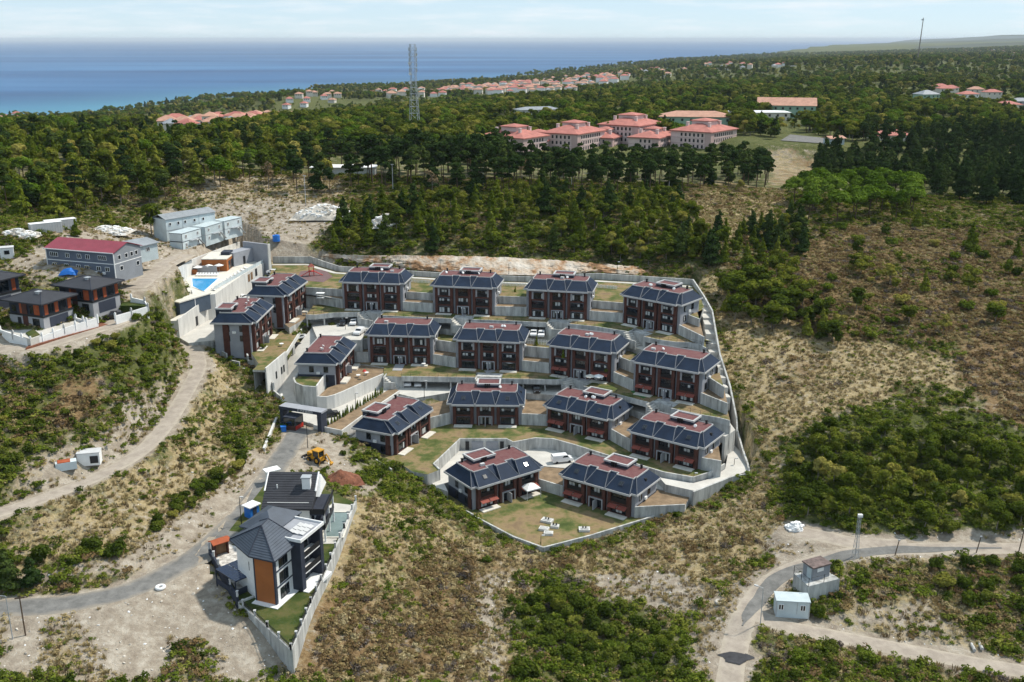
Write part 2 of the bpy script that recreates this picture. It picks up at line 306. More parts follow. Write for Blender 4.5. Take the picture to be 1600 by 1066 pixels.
def inpoly(x, y, poly):
    x = np.asarray(x); y = np.asarray(y); r = np.zeros(x.shape, bool); n = len(poly)
    for i in range(n):
        x0, y0 = poly[i][:2]; x1, y1 = poly[(i+1) % n][:2]
        c = (y0 > y) != (y1 > y)
        with np.errstate(divide='ignore', invalid='ignore'): r ^= c & (x < (x1-x0)*(y-y0)/(y1-y0+1e-12)+x0)
    return r
def dseg(x, y, pts):                      # distance to a polyline, and the parameter of the nearest point
    best = np.full(np.shape(x), 1e18); par = np.zeros(np.shape(x))
    for i in range(len(pts)-1):
        ax, ay = pts[i][:2]; bx, by = pts[i+1][:2]; dx, dy = bx-ax, by-ay; t = np.clip(((x-ax)*dx+(y-ay)*dy)/(dx*dx+dy*dy+1e-12), 0, 1)
        d = (x-ax-t*dx)**2+(y-ay-t*dy)**2; m = d < best; best = np.where(m, d, best); par = np.where(m, i+t, par)
    return np.sqrt(best), par
def axis(lo, a, b, hi, step, g):
    c = list(np.arange(a, b+1e-6, step)); s = step; x = b
    while x < hi: s *= g; x += s; c.append(x)
    s = step; x = a; l = []
    while x > lo: s *= g; x -= s; l.append(x)
    return np.array(l[::-1]+c)
gx = axis(-3500, -170, 190, 12000, 1.4, 1.05); gy = axis(-200, 112, 400, 26000, 1.4, 1.045)
GX, GY = np.meshgrid(gx, gy); GZ = rbf(GX, GY)
near = np.clip((900-np.hypot(GX, GY-200))/500, 0, 1)
GZ += (fbm(GX, GY, 22, 3)-.5)*1.3*near+(fbm(GX, GY, 6, 5, 2)-.5)*.45*near+(fbm(GX, GY, 260, 9)-.5)*26*(1-near)*np.clip((np.hypot(GX, GY)-700)/1200, 0, 1)
cd, _ = dseg(GX, GY, COAST)
seaside = inpoly(GX, GY, [tuple(p) for p in COAST]+[(30000, 60000), (-30000, 60000), (-30000, float(COAST[0][1]))])
GZ = np.where(seaside, np.minimum(GZ, -183-np.clip(cd*.02, 0, 15)), np.maximum(GZ, -179+np.clip(cd*.05, 0, 12)))
# roads: centre lines traced in pixels, on known heights
def road_w(pts): return [P3(*p) for p in pts]
def smooth_line(pts, n=8):
    pts = np.array(pts); out = []
    for i in range(len(pts)-1):
        p0 = pts[max(i-1, 0)]; p1 = pts[i]; p2 = pts[i+1]; p3 = pts[min(i+2, len(pts)-1)]
        for k in range(n):
            t = k/n; out.append(.5*((2*p1)+(-p0+p2)*t+(2*p0-5*p1+4*p2-p3)*t*t+(-p0+3*p1-3*p2+p3)*t**3))
    out.append(pts[-1]); return np.array(out)
ROADS = {
 'main_road': (smooth_line(road_w([(-260,985,-87.6),(-120,970,-87.8),(0,950,-88),(100,943,-88),(200,922,-88),(270,890,-88.2),(330,850,-88.5),(380,800,-88.8),(420,745,-89),(450,700,-88.9),(470,668,-88.8)])), 6.4, 'asphalt'),
 'dirt_track': (smooth_line(road_w([(-200,830,-80.5),(-80,818,-80.8),(0,800,-81),(60,780,-81.3),(150,745,-81.5),(220,705,-81),(265,655,-80.2),(292,610,-79.2),(310,575,-78.4),(306,550,-78),(294,535,-77.4)])), 4.6, 'dirtroad'),
 'valley_road': (smooth_line(road_w([(1850,862,-91.5),(1700,858,-92),(1600,856,-92.2),(1450,856,-92.6),(1340,864,-93),(1260,882,-94),(1210,905,-94.8),(1175,945,-95.4),(1155,985,-96),(1145,1030,-96.4),(1140,1075,-96.7),(1138,1130,-97)])), 5.2, 'dirtroad'),
 'field_track': (smooth_line(road_w([(1180,960,-95.4),(1240,980,-95.4),(1300,992,-96),(1450,1022,-97),(1600,1048,-97.3),(1750,1070,-97.3)])), 4.6, 'dirtroad'),
 'upper_track': (smooth_line(road_w([(1248,830,-93.4),(1290,838,-93),(1340,848,-92.8),(1420,852,-92.6)])), 6.0, 'dirtroad'),
 'yard_track': (smooth_line(road_w([(-150,590,-67.5),(0,545,-64.8),(60,540,-64.6),(120,524,-64.4),(170,508,-64.2),(200,495,-64)])), 6.0, 'dirtroad'),
 'barrack_yard': (smooth_line(road_w([(210,450,-60.6),(235,432,-61.6),(258,412,-62.4),(290,396,-63.3)])), 7.0, 'dirtroad'),
}
for nm_, (ln, w, _) in ROADS.items():
    d, par = dseg(GX, GY, ln); i0 = np.clip(par.astype(int), 0, len(ln)-2); zz = ln[i0, 2]+(ln[i0+1, 2]-ln[i0, 2])*(par-i0)
    k = np.clip((w/2+4.0-d)/3.0, 0, 1); k = k*k*(3-2*k); GZ = GZ*(1-k)+(zz-.12)*k

_c = PD(1260, 212, 565); _k = np.clip((46-np.hypot((GX-_c[0])*.8, GY-_c[1]))/16, 0, 1); _k = _k*_k*(3-2*_k); GZ = GZ*(1-_k)+(-53.6)*_k
# ------------------------------------------------------------ the terraced estate: blocks, levels, roads
zA, zB, zC, zD, zR1, zR2, zR3 = -75.5, -85.5, -93.0, -98.0, -78.7, -88.7, -95.6
# name: facade centre x, y, base z, facade angle, storeys, roof-box offset (None: no box)
V = dict(
 A1=(-40.6,280.7,zA,-8,3,.7), A2=(-13.9,275.8,zA,-10,3,.6), A3=(12.8,271.2,zA,-12,3,.6), A4=(37.2,261.0,zA,-40,3,.8),
 L1=(-62.6,281.5,-77.3,83,3,-4.2), L2=(-67.4,260.5,-79.3,88,3,-4.2),
 B0=(-44,253,zB,85,2,None), B1=(-30.7,260.9,zB,-5,3,None), B2=(-6.3,255.7,zB,-8,3,None), B3=(17.9,248.6,zB,-24,3,None), B4=(38.1,233.6,zB,-31,3,None),
 C0=(-23.5,223.0,zC,66,2,-3.2), C1=(-6.6,234.2,zC,-2,2,.4), C2=(15.9,228.5,zC,-32,2,1.2), C3=(34.8,211.7,zC,-35,2,1.2),
 D1=(-.7,201.7,zD,36,2,-2.2), D2=(18.3,198.0,zD,-35,2,1.2))
def vp(k, lx, ly):
    x, y, z, a = V[k][:4]; a = R(a); return (x+lx*math.cos(a)-ly*math.sin(a), y+lx*math.sin(a)+ly*math.cos(a))
CUT = []
def plat(name, poly, z, top, depth=9, side='concrete', cut=True):
    mb = MB().prism(poly, z-depth, z, 0, 1); o = struct(name, mb, [M[side], M[top]])
    if cut: CUT.append((poly, z))
    return o
def offs(pts, d):
    pts = [np.array(p, float) for p in pts]; out = []
    for i in range(len(pts)):
        t = pts[min(i+1, len(pts)-1)]-pts[max(i-1, 0)]; t /= np.linalg.norm(t); out.append((pts[i][0]-t[1]*d, pts[i][1]+t[0]*d))
    return out
def W_(pts, z): return [XY(a, b, z) for a, b in pts]
segA = [W_(s, zA) for s in ([(478,493),(493.6,493),(520,490),(563,488.5)], [(594,494),(650,496.5),(706,499)], [(738,500.5),(800,502.5),(854.5,505)], [(889,507),(930,511),(980,519)], [(1006,527),(1030,532),(1055,535.5),(1075,536),(1092,539),(1104,545)])]
segB = [W_(s, zB) for s in ([(627.5,589),(680,590),(742.4,590.8)], [(783.7,592.5),(830,593.5),(870,594.3),(884,592)], [(912,604.6),(960,616),(1014,630)], [(1048.8,639),(1093.8,648.8),(1124.6,654),(1141,658.5)])]
Cfront = W_([(590,712),(621,722),(645,737),(667.7,741.5),(686,734.5),(677,726),(718.4,686.7),(791.6,686.7),(801.9,692),(836,685.6),(865,687),(901,697),(972.5,719.7),(1037.5,739),(1083,747),(1109,739),(1131.7,726)], zC)
WHO = ['leftmost', 'second', 'third', 'fourth', 'rightmost']
DECKS = []
def decks(segs, z, zr, rowname, endp):
    allf = [p for s in segs for p in s]
    plat('garden_terrace', offs(allf, 4.6)[:-1]+[endp]+offs(allf, 12)[:-2][::-1], z-.01, 'grass', 9)
    for i, s in enumerate(segs):
        bk = offs(s, 4.9); bk[-1] = endp if i == len(segs)-1 else bk[-1]; poly = list(s)+bk[::-1]
        o = struct('garden_deck', MB().prism(poly, z-.55, z+.015, 0, 1), [M['concrete'], M['grass']])
        nm = WHO[i] if i < len(segs)-1 else 'rightmost'
        t = thing('garage_front', f'long grey concrete garage front, {nm} below the {rowname} row of brick blocks', 'garage', (s[0][0], s[0][1], zr), 0)
        ox, oy = s[0]; lo = [(p[0]-ox, p[1]-oy) for p in s]
        f = offs(lo, -.12); n = len(lo)
        ob('fascia', MB().wallstrip(f, .26, [z-zr-1.15]*n, [z-zr+.25]*n), M['concrete'], t)
        L = [0]
        for a, b in zip(lo, lo[1:]): L.append(L[-1]+math.hypot(b[0]-a[0], b[1]-a[1]))
        def at(d):
            for k in range(n-1):
                if d <= L[k+1]+1e-6: u = (d-L[k])/(L[k+1]-L[k]); return (lo[k][0]+(lo[k+1][0]-lo[k][0])*u, lo[k][1]+(lo[k+1][1]-lo[k][1])*u)
            return lo[-1]
        m = max(2, round(L[-1]/6.2))
        for k in range(m+1):
            p = at(min(max(.3, L[-1]*k/m), L[-1]-.3)); q = at(min(L[-1], L[-1]*k/m+.2)); a = math.atan2(lo[-1][1], lo[-1][0])
            ob('pier', MB().obox((p[0]-math.sin(a)*.5, p[1]+math.cos(a)*.5), a, .4, .8, -.3, z-zr-1.15), M['concrete'], t)
        if i == len(segs)-1:                              # the last one ends in a blind curved wall
            c = f[len(f)//2-(0 if n > 4 else 1):]; ob('blind_wall', MB().wallstrip(offs(c, .2), .25, [-4]*len(c), [z-zr-1.14]*len(c)), M['concrete'], t)
        # railing
        rb = MB(); nn = max(3, int(L[-1]/2.2)); pp = [at(L[-1]*k/nn) for k in range(nn+1)]
        for p in pp: rb.box(p[0]-.03, p[0]+.03, p[1]-.03, p[1]+.03, z-zr, z-zr+1.15)
        for a, b in zip(pp, pp[1:]): rb.tube((*a, z-zr+1.13), (*b, z-zr+1.13), .025, 4); rb.tube((*a, z-zr+.65), (*b, z-zr+.65), .018, 4)
        ob('railing', rb, M['black'], t)
        DECKS.append((lo, ox, oy, z, zr, at, L[-1]))
decks(segA, zA, zR1, 'back', XY(1101,530,zA)); decks(segB, zB, zR2, 'second', XY(1137,642,zB))
# entrance stairs in the gaps, each with landing, steps and a path to its block's door
def stair(k, a, b, z, zr, label):
    a = np.array(a); b = np.array(b); c = (a+b)/2; d = b-a; w = np.linalg.norm(d); ang = math.atan2(d[1], d[0])
    t = thing('entrance_stair', label, 'stairs', (c[0], c[1], zr), ang)
    ob('landing', MB().box(-w/2+.15, w/2-.15, 1.6, 5.2, -.4, z-zr-.05), M['concrete'], t)
    ob('side_wall', MB().box(-w/2+.1, -w/2+.4, -1.6, 1.7, -.4, z-zr+.2), M['concrete'], t)
    ob('front_wall', MB().box(-w/2+.4, w/2-1.5, -1.6, -1.3, -.4, (z-zr)*.62), M['concrete'], t)
    for i in range(7): ob('step', MB().box(-w/2+.4+i*.5, -w/2+.9+i*.5, -1.2, 1.55, -.4, (z-zr)*(1-(i+1)/8)), M['pave'], t)
    p0 = c+np.array([-d[1], d[0]])/w*5.0; p1 = np.array(vp(k, 0, -.3)); e = p1-p0; e /= np.linalg.norm(e); n = np.array([-e[1], e[0]])*1.3
    o = struct('garden_path', MB().prism([tuple(p0+n), tuple(p0-n), tuple(p1-n), tuple(p1+n)], z-.3, z+.04), [M['panel']])
for k, (s0, s1) in zip(('A1','A2','A3','A4'), zip(segA, segA[1:])):
    stair(k, s0[-1], s1[0], zA, zR1, f'concrete entrance stair below the back-row brick block that is {["leftmost","second","third","rightmost"][int(k[1])-1]}')
sB = [W_([(600,588)], zB)]+segB
for k, (s0, s1) in zip(('B1','B2','B3','B4'), zip(sB, sB[1:])):
    stair(k, s0[-1], s1[0], zB, zR2, f'concrete entrance stair before the second-row brick block that is {["leftmost","second","third","rightmost"][int(k[1])-1]}')
# roads and stepped gardens between and behind the blocks
allA = [p for s in segA for p in s]; allB = [p for s in segB for p in s]
def backline(ks, ly): return [vp(k, s, ly) for k in ks for s in (-9.6, 9.6)]
plat('estate_road', W_([(497,532)], zR1)+backline(['B1','B2','B3','B4'], 12.3)+W_([(1122,575),(1112,552)], zR1)+offs(allA, 5.2)[:-2][::-1], zR1, 'pave')
plat('estate_road', W_([(452,652),(458,627)], zR2)+W_([(500,628),(538,624),(597,592)], zR2)+offs(allB, 5.2)[:-2]+W_([(1140,660),(1149,672)], zR2)+backline(['C1','C2','C3'], 12.3)[::-1]+W_([(650,622),(610,612),(560,640),(520,662),(508,668)], zR2), zR2, 'pave')
R3p = [Cfront[i] for i in range(4, 17)]+W_([(1138,712),(1124,690),(1136,682),(1154,704),(1169,735),(1148,745),(1085,770)], zR3)+[vp('D2', 9.6, 12), vp('D2', -9.4, 11.5), vp('D1', 9.4, 11.5), vp('D1', -9.6, 11.6)]+W_([(700,768),(682,762),(668,748)], zR3)
plat('estate_road', R3p, zR3, 'pave', 6)
plat('estate_road', W_([(1030,746),(1083,755),(1110,748),(1133,733),(1137,712),(1122,690),(1136,682),(1155,704),(1170,735),(1148,744),(1085,767),(1040,757)], -93.9), -93.9, 'pave', 5)
def gap(k1, k2, levels, e1=9.0, e2=-9.0, p2=None, desc='', back=12.2):
    for i, (z, s0, s1) in enumerate(levels):
        a0, a1 = vp(k1, e1, s0), vp(k1, e1, s1)
        b0, b1 = (vp(k2, e2, s0), vp(k2, e2, s1)) if k2 else (p2[i][0], p2[i][1])
        plat('stepped_garden', [a0, b0, b1, a1], z, 'soil' if i % 2 == 0 else 'grass', 7)
        o = ob('retaining_wall', MB().wallstrip([a0, b0], .34, [z-5]*2, [z+.3]*2), M['concrete'])
        tag(o, f'{["lower","upper"][i]} grey concrete retaining wall {desc}', 'wall')
LA = [(-73.1, .7, 5), (-71.2, 5, 13)]; LB = [(-82.9, .7, 5.4), (-80.2, 5.4, 12.2)]; LC = [(-90.3, .8, 12.2)]; LD = [(-95.75, .8, 11.8)]
for a, b, t in (('A1','A2','between the first and second back-row blocks'), ('A2','A3','between the second and third back-row blocks'), ('A3','A4','between the third and fourth back-row blocks')): gap(a, b, LA, desc=t)
for a, b, t in (('B1','B2','between the first and second blocks of the second row'), ('B2','B3','between the second and third blocks of the second row'), ('B3','B4','between the third and fourth blocks of the second row')): gap(a, b, LB, desc=t)
for a, b, t in (('C1','C2','between the first and second blocks of the third row'), ('C2','C3','between the second and third blocks of the third row')): gap(a, b, LC, desc=t)
gap('D1', 'D2', LD, desc='between the two front-row blocks with the white van behind')
gap('L1', 'A1', LA, desc='between the playground corner and the leftmost back-row block', e1=9.0, e2=-9.0, p2=None)
gap('A4', None, LA, p2=[(XY(1100,528,-73.1), XY(1093,500,-73.1)), (XY(1093,500,-71.2), XY(1085,470,-71.2))], desc='beside the rightmost back-row block, under the long steps')
gap('B4', None, LB, p2=[(XY(1137,632,-82.9), XY(1131,606,-82.9)), (XY(1131,606,-80.2), XY(1122,575,-80.2))], desc='beside the rightmost second-row block')
gap('C3', None, LC, p2=[(XY(1127,722,-90.3), XY(1122,694,-90.3))], desc='beside the rightmost third-row block by the curved road')
gap('D2', None, LD, p2=[(XY(1070,790,-95.75), XY(1078,776,-95.75))], desc='right of the front-row block by the fence')
gap('B1', None, LB, e1=-9.0, p2=[(vp('B0', 9.3, 1), vp('B0', 9.3, 5)), (vp('B0', 9.3, 5.2), vp('B0', 9.3, 11))], desc='behind the end of the turned second-row block')
gap('C1', None, LC, e1=-9.0, p2=[(vp('C0', 9.3, .8), vp('C0', 9.3, 11))], desc='behind the end of the turned third-row block')
# back gardens of the back row up to the boundary wall, front gardens of rows C and D
BACKW = [(426,401,-69),(486,401,-69),(505,408,-69.3),(530,416,-69.5),(630,422.5,-69.6),(687.5,426,-69.6),(760,430,-69.6),(831,432.5,-69.6),(894,428.6,-69.4),(933,427,-69.3),(1083,436.5,-69.5)]
bw = [tuple(P3(*p)[:2]) for p in BACKW]
plat('back_garden', [vp('L1', 8, 12)]+backline(['A1','A2','A3','A4'], 6)+[XY(1100,480,-71.2), XY(1086,441,-71.2)]+offs(bw, 0)[::-1], -71.25, 'grass', 7)
plat('back_path', offs(bw, -3.2)+offs(bw, -1.6)[::-1], -71.18, 'pave', .3, cut=False)
plat('front_garden', Cfront+[vp('C3', 9, 6), vp('C3', -9, 6), vp('C2', 9, 6), vp('C2', -9, 6), vp('C1', 9, 6), vp('C1', -9, 6), vp('C0', 9, 6), vp('C0', -9, 6)], zC-.005, 'grass', 6)
plat('front_garden', W_([(683,776),(740,806),(746,810),(801,836),(849,855),(923,837),(1041,801),(1070,792)], zD)+[vp('D2', 9, 5), vp('D2', -9, 5), vp('D1', 9, 5), vp('D1', -9, 5)]+W_([(700,772)], zD), zD-.005, 'grass', 5)
plat('estate_yard', W_([(494,531),(566,532),(570,515),(500,512)], -79.6), -79.5, 'pave', 6)
plat('garden_terrace', W_([(553,567),(600,574),(599,587),(628,589),(642,572),(577,565)], zB), zB-.02, 'grass', 6)
plat('garden_terrace', [vp('L1', -9, .8), vp('L1', 9, .8)]+W_([(497,466),(478,490),(478,497),(452,512)], -77.4), -77.45, 'soil', 6)
# left ramp from the gate, decks before the two left blocks
ramp_l = [P3(*p) for p in ((438,632,-88.6),(428,603,-86.8),(443,575,-84.6),(458,550,-82.6),(474,529,-80.8),(490,508,-79.0))]
ramp_r = [P3(*p) for p in ((500,634,-88.6),(462,606,-86.8),(470,590,-84.8),(486,568,-82.8),(505,540,-80.9),(525,518,-79.0))]
rm = MB(); n = len(ramp_l); rm.add([tuple(p) for p in ramp_l]+[tuple(p) for p in ramp_r], [(i, n+i, n+i+1, i+1) for i in range(n-1)])
struct('estate_ramp', rm, [M['pave']])
for i in range(n-1): CUT.append(([ramp_l[i][:2], ramp_r[i][:2], ramp_r[i+1][:2], ramp_l[i+1][:2]], min(ramp_l[i][2], ramp_l[i+1][2])))
zL = -79.25
Lf = [XY(a, b, zL) for a, b in ((404,568),(415,579),(446,553),(477,505),(482,494))]
plat('garden_terrace', [vp('L2', -9.5, 1)]+[Lf[0]]+offs(Lf[1:], 3.2)+[vp('L1', 9, 1)], zL, 'grass', 8)
struct('garden_deck', MB().prism(Lf[1:]+offs(Lf[1:], 3.4)[::-1], zL-.5, zL+.02, 0, 1), [M['concrete'], M['grass']])
t = thing('garage_front', 'white garage front with parked cars along the left ramp', 'garage', (*Lf[2], zL-3.5), 0)
lo = [(p[0]-Lf[2][0], p[1]-Lf[2][1]) for p in Lf[2:]]
ob('fascia', MB().wallstrip(offs(lo, -.1), .26, [2.6]*3, [3.75]*3), M['concrete_white'], t)
for u in (0, .36, .72, 1): ob('pier', MB().obox((lo[1][0]*u, lo[1][1]*u), 1.0, .8, .4, -2.5, 2.6), M['concrete'], t)
t = thing('ramp_house_wall', 'tall white wall with three dark windows beside the left ramp', 'wall', (*Lf[1], -87.5), 0)
q = (Lf[2][0]-Lf[1][0], Lf[2][1]-Lf[1][1]); ang = math.atan2(q[1], q[0]); Lq = math.hypot(*q)
ob('wall', MB().obox((q[0]/2, q[1]/2), ang, Lq, .35, -1, 8.9), M['concrete_white'], t)
for u in (.45, .72, .84):
    w = ob('window', MB().box(-.45, .45, -.06, .06, 0, 1.9), M['frame'], t, (q[0]*u+.19*math.sin(ang), q[1]*u-.19*math.cos(ang), 4.0), ang)
    ob('pane', MB().box(-.36, .36, -.1, -.05, .1, 1.8), M['glass'], w)
# turned block B0: planter, patio and their curved walls
plat('garden_planter', W_([(459,594),(470,601),(494.6,604),(511,583),(503,570),(487,572),(475,580)], -83.6), -83.6, 'grass', 6)
t = ob('retaining_wall', MB().wallstrip(W_([(503,538),(484,566),(459,592),(462,599),(474,604),(494.6,605.5)], -83.4), .4, [-89]*6, [-80,-82,-83.2,-83.2,-83.2,-83.2]), M['concrete']); tag(t, 'curved grey concrete wall at the bend of the ramp above the gate', 'wall')
t = ob('retaining_wall', MB().wallstrip(W_([(494.6,605),(511,584)], -83.4), .35, [-89]*2, [-83, -82.8]), M['concrete_white']); tag(t, 'short white wall descending beside the raised lawn above the gate', 'wall')
plat('patio_garden', W_([(497,620),(520,620),(537,614),(599,586),(602,572),(556,566),(545,585),(530,600),(512,606)], -85.8), -85.8, 'soil', 5)
t = ob('retaining_wall', MB().wallstrip(W_([(495,620),(510,621),(522,618),(537,612),(568,598),(599,585)], -85.4), .35, [-90.5]*6, [-85.2]*6), M['concrete_white']); tag(t, 'long pale wall rising from the gate along the inner drive', 'wall')
# drive-side planting strip behind the gate and the lane above block C0
plat('hedge_strip', W_([(508,666),(534,672),(624,610),(612,606)], -88.5), -88.55, 'soil', 4)
t = ob('retaining_wall', MB().wallstrip(W_([(490,664),(534,673),(560,654),(624,611)], -88.2), .35, [-93]*4, [-88.1]*4), M['concrete_white']); tag(t, 'pale retaining wall below the hedge inside the gate', 'wall')
plat('service_lane', W_([(537,678),(562,694),(600,660),(648,624),(630,612)], -91.2), -91.2, 'pave', 4)
# boundary walls
def bwall(px, label, th=.36, drop=4.0, m='concrete', name='boundary_wall'):
    p = [P3(*q) for q in px]; o = ob(name, MB().wallstrip(p, th, [q[2]-drop for q in p], [q[2] for q in p]), M[m]); return tag(o, label, 'wall')
bwall(BACKW, 'long grey concrete boundary wall below the rock cutting', .4, 4.5)
RW = [(1083,436.5,-69.5),(1100,462,-70.3),(1113,485,-71.5),(1119,520,-74),(1125,553,-77.5),(1141,603,-83),(1151,653,-88),(1152,674,-90.3)]
bwall(RW, 'grey concrete boundary wall descending beside the long steps on the right', .4, 5)
bwall([(1152,672,-90.5),(1160,700,-92.3),(1168,723,-93.1),(1172,739,-93.3)], 'grey boundary wall at the right bend of the lower estate road', .4, 5)
bwall([(1172,739,-93.3),(1145,744,-93.4),(1083,768.5,-93.6)], 'low grey wall closing the lower estate road at the front right', .4, 5)
bwall([(1083,769,-93.7),(1080,780,-96.3),(1041,800,-97.7),(923,836,-97.7),(849,855,-97.7)], 'low concrete fence wall along the front right of the estate', .36, 3)
bwall([(849,855,-97.7),(802,838,-97.6),(745,808,-97.5),(738,803,-97.2)], 'low concrete wall at the front corner of the estate below the concrete pits', .36, 3)
bwall([(738,803,-97),(683,772,-96.5),(648,745,-94.8),(612,735,-93.5)], 'grey boundary wall left of the front-row block', .36, 3.5)
bwall([(612,733,-92.2),(560,700,-91),(534,674,-89)], 'stepped grey boundary wall below the turned third-row block', .36, 3.5)
# curved wall holding garden C over the lower road, and a blind wall with garage doors in the left court
t = thing('curved_retaining_wall', 'long curved grey retaining wall above the lower estate road', 'wall', (*Cfront[8], zR3), 0)
lo = [(p[0]-Cfront[8][0], p[1]-Cfront[8][1]) for p in Cfront[4:]]
ob('wall', MB().wallstrip(offs(lo, -.1), .36, [-1.5]*len(lo), [zC-zR3+.3]*len(lo)), M['concrete'], t)
a = np.array(lo[2]); b = np.array(lo[3])
for u0, u1, m_ in ((.25, .5, 'plaster'), (.56, .82, 'plaster'), (.12, .2, 'frame'), (.86, .94, 'frame')):
    p = a+(b-a)*(u0+u1)/2; ob('garage_door', MB().obox((p[0], p[1]-.36), math.atan2(*(b-a)[::-1]), np.linalg.norm(b-a)*(u1-u0), .1, 0, 2.2), M[m_], t)
# long steps between the right wall and the blocks
st = [np.array(P3(*p)) for p in ((1096,470,-71.8),(1106,500,-73.6),(1113,545,-77.6),(1122,585,-81.6),(1133,630,-86.2))]
tS = thing('long_steps', 'long flight of concrete landings and steps along the right boundary wall', 'stairs', tuple(st[0]), 0)
for i in range(len(st)-1):
    for k in range(3):
        p = st[i]+(st[i+1]-st[i])*(k/3); q = st[i]+(st[i+1]-st[i])*((k+1)/3); d = (q-p)[:2]; L = np.linalg.norm(d); c = (p+q)/2-st[0]
        ob('landing', MB().obox((c[0], c[1]), math.atan2(d[1], d[0]), L, 2.6, p[2]-st[0][2]-3.5, p[2]-st[0][2]), M['pave'], tS)
        CUT.append(([tuple(p[:2]+(-1,-1)), tuple(p[:2]+(1.5,0)), tuple(q[:2]+(1.5,0)), tuple(q[:2]+(-1,-1))], min(p[2], q[2])))
# pool terrace of the club building
zP = -69.5
poolw = [P3(280,528,-77), P3(337.6,484,-75.2), P3(412,424,-72.2)]
PDK = W_([(303,470),(318,462),(336,459.5),(412,407),(397,392),(372,384),(300,427),(285,445)], zP)
plat('pool_deck', PDK, zP, 'patio', 8, 'concrete_white')
LOWD = [tuple(poolw[0][:2]), tuple(poolw[1][:2]), XY(303,470,-71.5), XY(252,497,-72)]
plat('club_roof', [LOWD[0], LOWD[1], XY(318,466,-71), XY(262,500,-71.9)], -72.2, 'patio', 7, 'concrete_white')
plat('club_drive', [tuple(poolw[0][:2]), tuple(poolw[2][:2]), XY(424,424,-72.6), XY(480,425,-72)]+[vp('L1', 9.5, 11.5), vp('L1', -9.5, 11.5), vp('L2', 9.5, 11.5), vp('L2', -9.5, 11.5)]+[XY(338,540,-78.4), XY(295,540,-77.6)], -76.9, 'pave', 5)
# the two houses' plot in the foreground
zH = -89.0
PLOT = W_([(328,868),(372,943),(380,948),(455,1017),(517,876),(556,786),(520,770),(440,745),(418,752)], zH)
plat('house_garden', PLOT, zH, 'lawn', 7)

for k_ in V: CUT.append(([vp(k_,-9.1,.9),vp(k_,9.1,.9),vp(k_,9.1,10.5),vp(k_,-9.1,10.5)], V[k_][2]))
# ------------------------------------------------------------ cut the ground under everything built on levels, then mesh it
for poly, z in CUT:
    xs = [p[0] for p in poly]; ys = [p[1] for p in poly]
    i0, i1 = np.searchsorted(gx, (min(xs)-3, max(xs)+3)); j0, j1 = np.searchsorted(gy, (min(ys)-3, max(ys)+3))
    X = GX[j0:j1, i0:i1]; Y = GY[j0:j1, i0:i1]
    if X.size == 0: continue
    m = inpoly(X, Y, poly); d, _ = dseg(X, Y, list(poly)+[poly[0]]); m |= d < 1.3
    GZ[j0:j1, i0:i1] = np.where(m, np.minimum(GZ[j0:j1, i0:i1], z-.8), GZ[j0:j1, i0:i1])
def hz(x, y):
    x = np.asarray(x, float); y = np.asarray(y, float)
    i = np.clip(np.searchsorted(gx, x)-1, 0, len(gx)-2); j = np.clip(np.searchsorted(gy, y)-1, 0, len(gy)-2)
    u = np.clip((x-gx[i])/(gx[i+1]-gx[i]), 0, 1); v = np.clip((y-gy[j])/(gy[j+1]-gy[j]), 0, 1)
    return (GZ[j, i]*(1-u)+GZ[j, i+1]*u)*(1-v)+(GZ[j+1, i]*(1-u)+GZ[j+1, i+1]*u)*v
def G(px, py):                            # pixel -> first point of the ground on its ray
    d = ray(px, py); t = np.geomspace(60, 24000, 1400); q = d[None]*t[:, None]; below = q[:, 2] < hz(q[:, 0], q[:, 1])
    k = int(np.argmax(below)) if below.any() else len(t)-1
    if k == 0: return q[0]
    a, b = t[k-1], t[k]
    for _ in range(18):
        c = (a+b)/2; p = d*c
        if p[2] < float(hz(p[0], p[1])): b = c
        else: a = c
    return d*b
def GW(pts): return [tuple(G(a, b)[:2]) for a, b in pts]
# ------------------------------------------------------------ ground cover: what grows or lies where (straw, green, bare soil, bracken)
cov = np.zeros(GX.shape+(4,)); cov[..., 0] = .5; cov[..., 1] = .62; cov[..., 2] = .08; cov[..., 3] = .3
far = np.clip((np.hypot(GX, GY)-420)/150, 0, 1)
cov[..., 1] = cov[..., 1]*(1-far)+.95*far; cov[..., 0] *= 1-far*.85
def paint(px, w, feather=6, world=None):
    poly = world or GW(px); xs = [p[0] for p in poly]; ys = [p[1] for p in poly]
    i0, i1 = np.searchsorted(gx, (min(xs)-feather, max(xs)+feather)); j0, j1 = np.searchsorted(gy, (min(ys)-feather, max(ys)+feather))
    X = GX[j0:j1, i0:i1]; Y = GY[j0:j1, i0:i1]
    if X.size == 0: return
    m = inpoly(X, Y, poly); d, _ = dseg(X, Y, list(poly)+[poly[0]]); sd = np.where(m, d, -d)+(fbm(X, Y, 9, 31)-.5)*feather*1.6
    k = np.clip(sd/feather+.5, 0, 1)[..., None]; cov[j0:j1, i0:i1] = cov[j0:j1, i0:i1]*(1-k)+np.array(w)*k
ZST, ZGR, ZDI, ZBR = (1,.12,.15,.1), (.15,1,.05,.1), (.15,.08,1,.05), (.25,.15,.1,1)
paint([(0,1066),(0,955),(120,950),(330,880),(380,960),(450,1066)], (.1,.06,1,0))
paint([(60,1066),(70,985),(110,975),(150,1066)], (.7,.25,.5,.2), 4); paint([(250,1040),(300,980),(330,1010),(330,1066),(240,1066)], (.4,.6,.4,.4), 4)
paint([(0,790),(0,690),(60,660),(150,640),(210,600),(250,560),(280,545),(265,500),(215,495),(120,545),(60,560),(0,590)], (.1,1,.02,.35), 5)
paint([(60,640),(90,590),(170,590),(150,640),(90,670)], (.1,.25,.05,.75), 4); paint([(0,700),(0,590),(60,600),(70,680)], (.1,.7,.0,.8), 5)
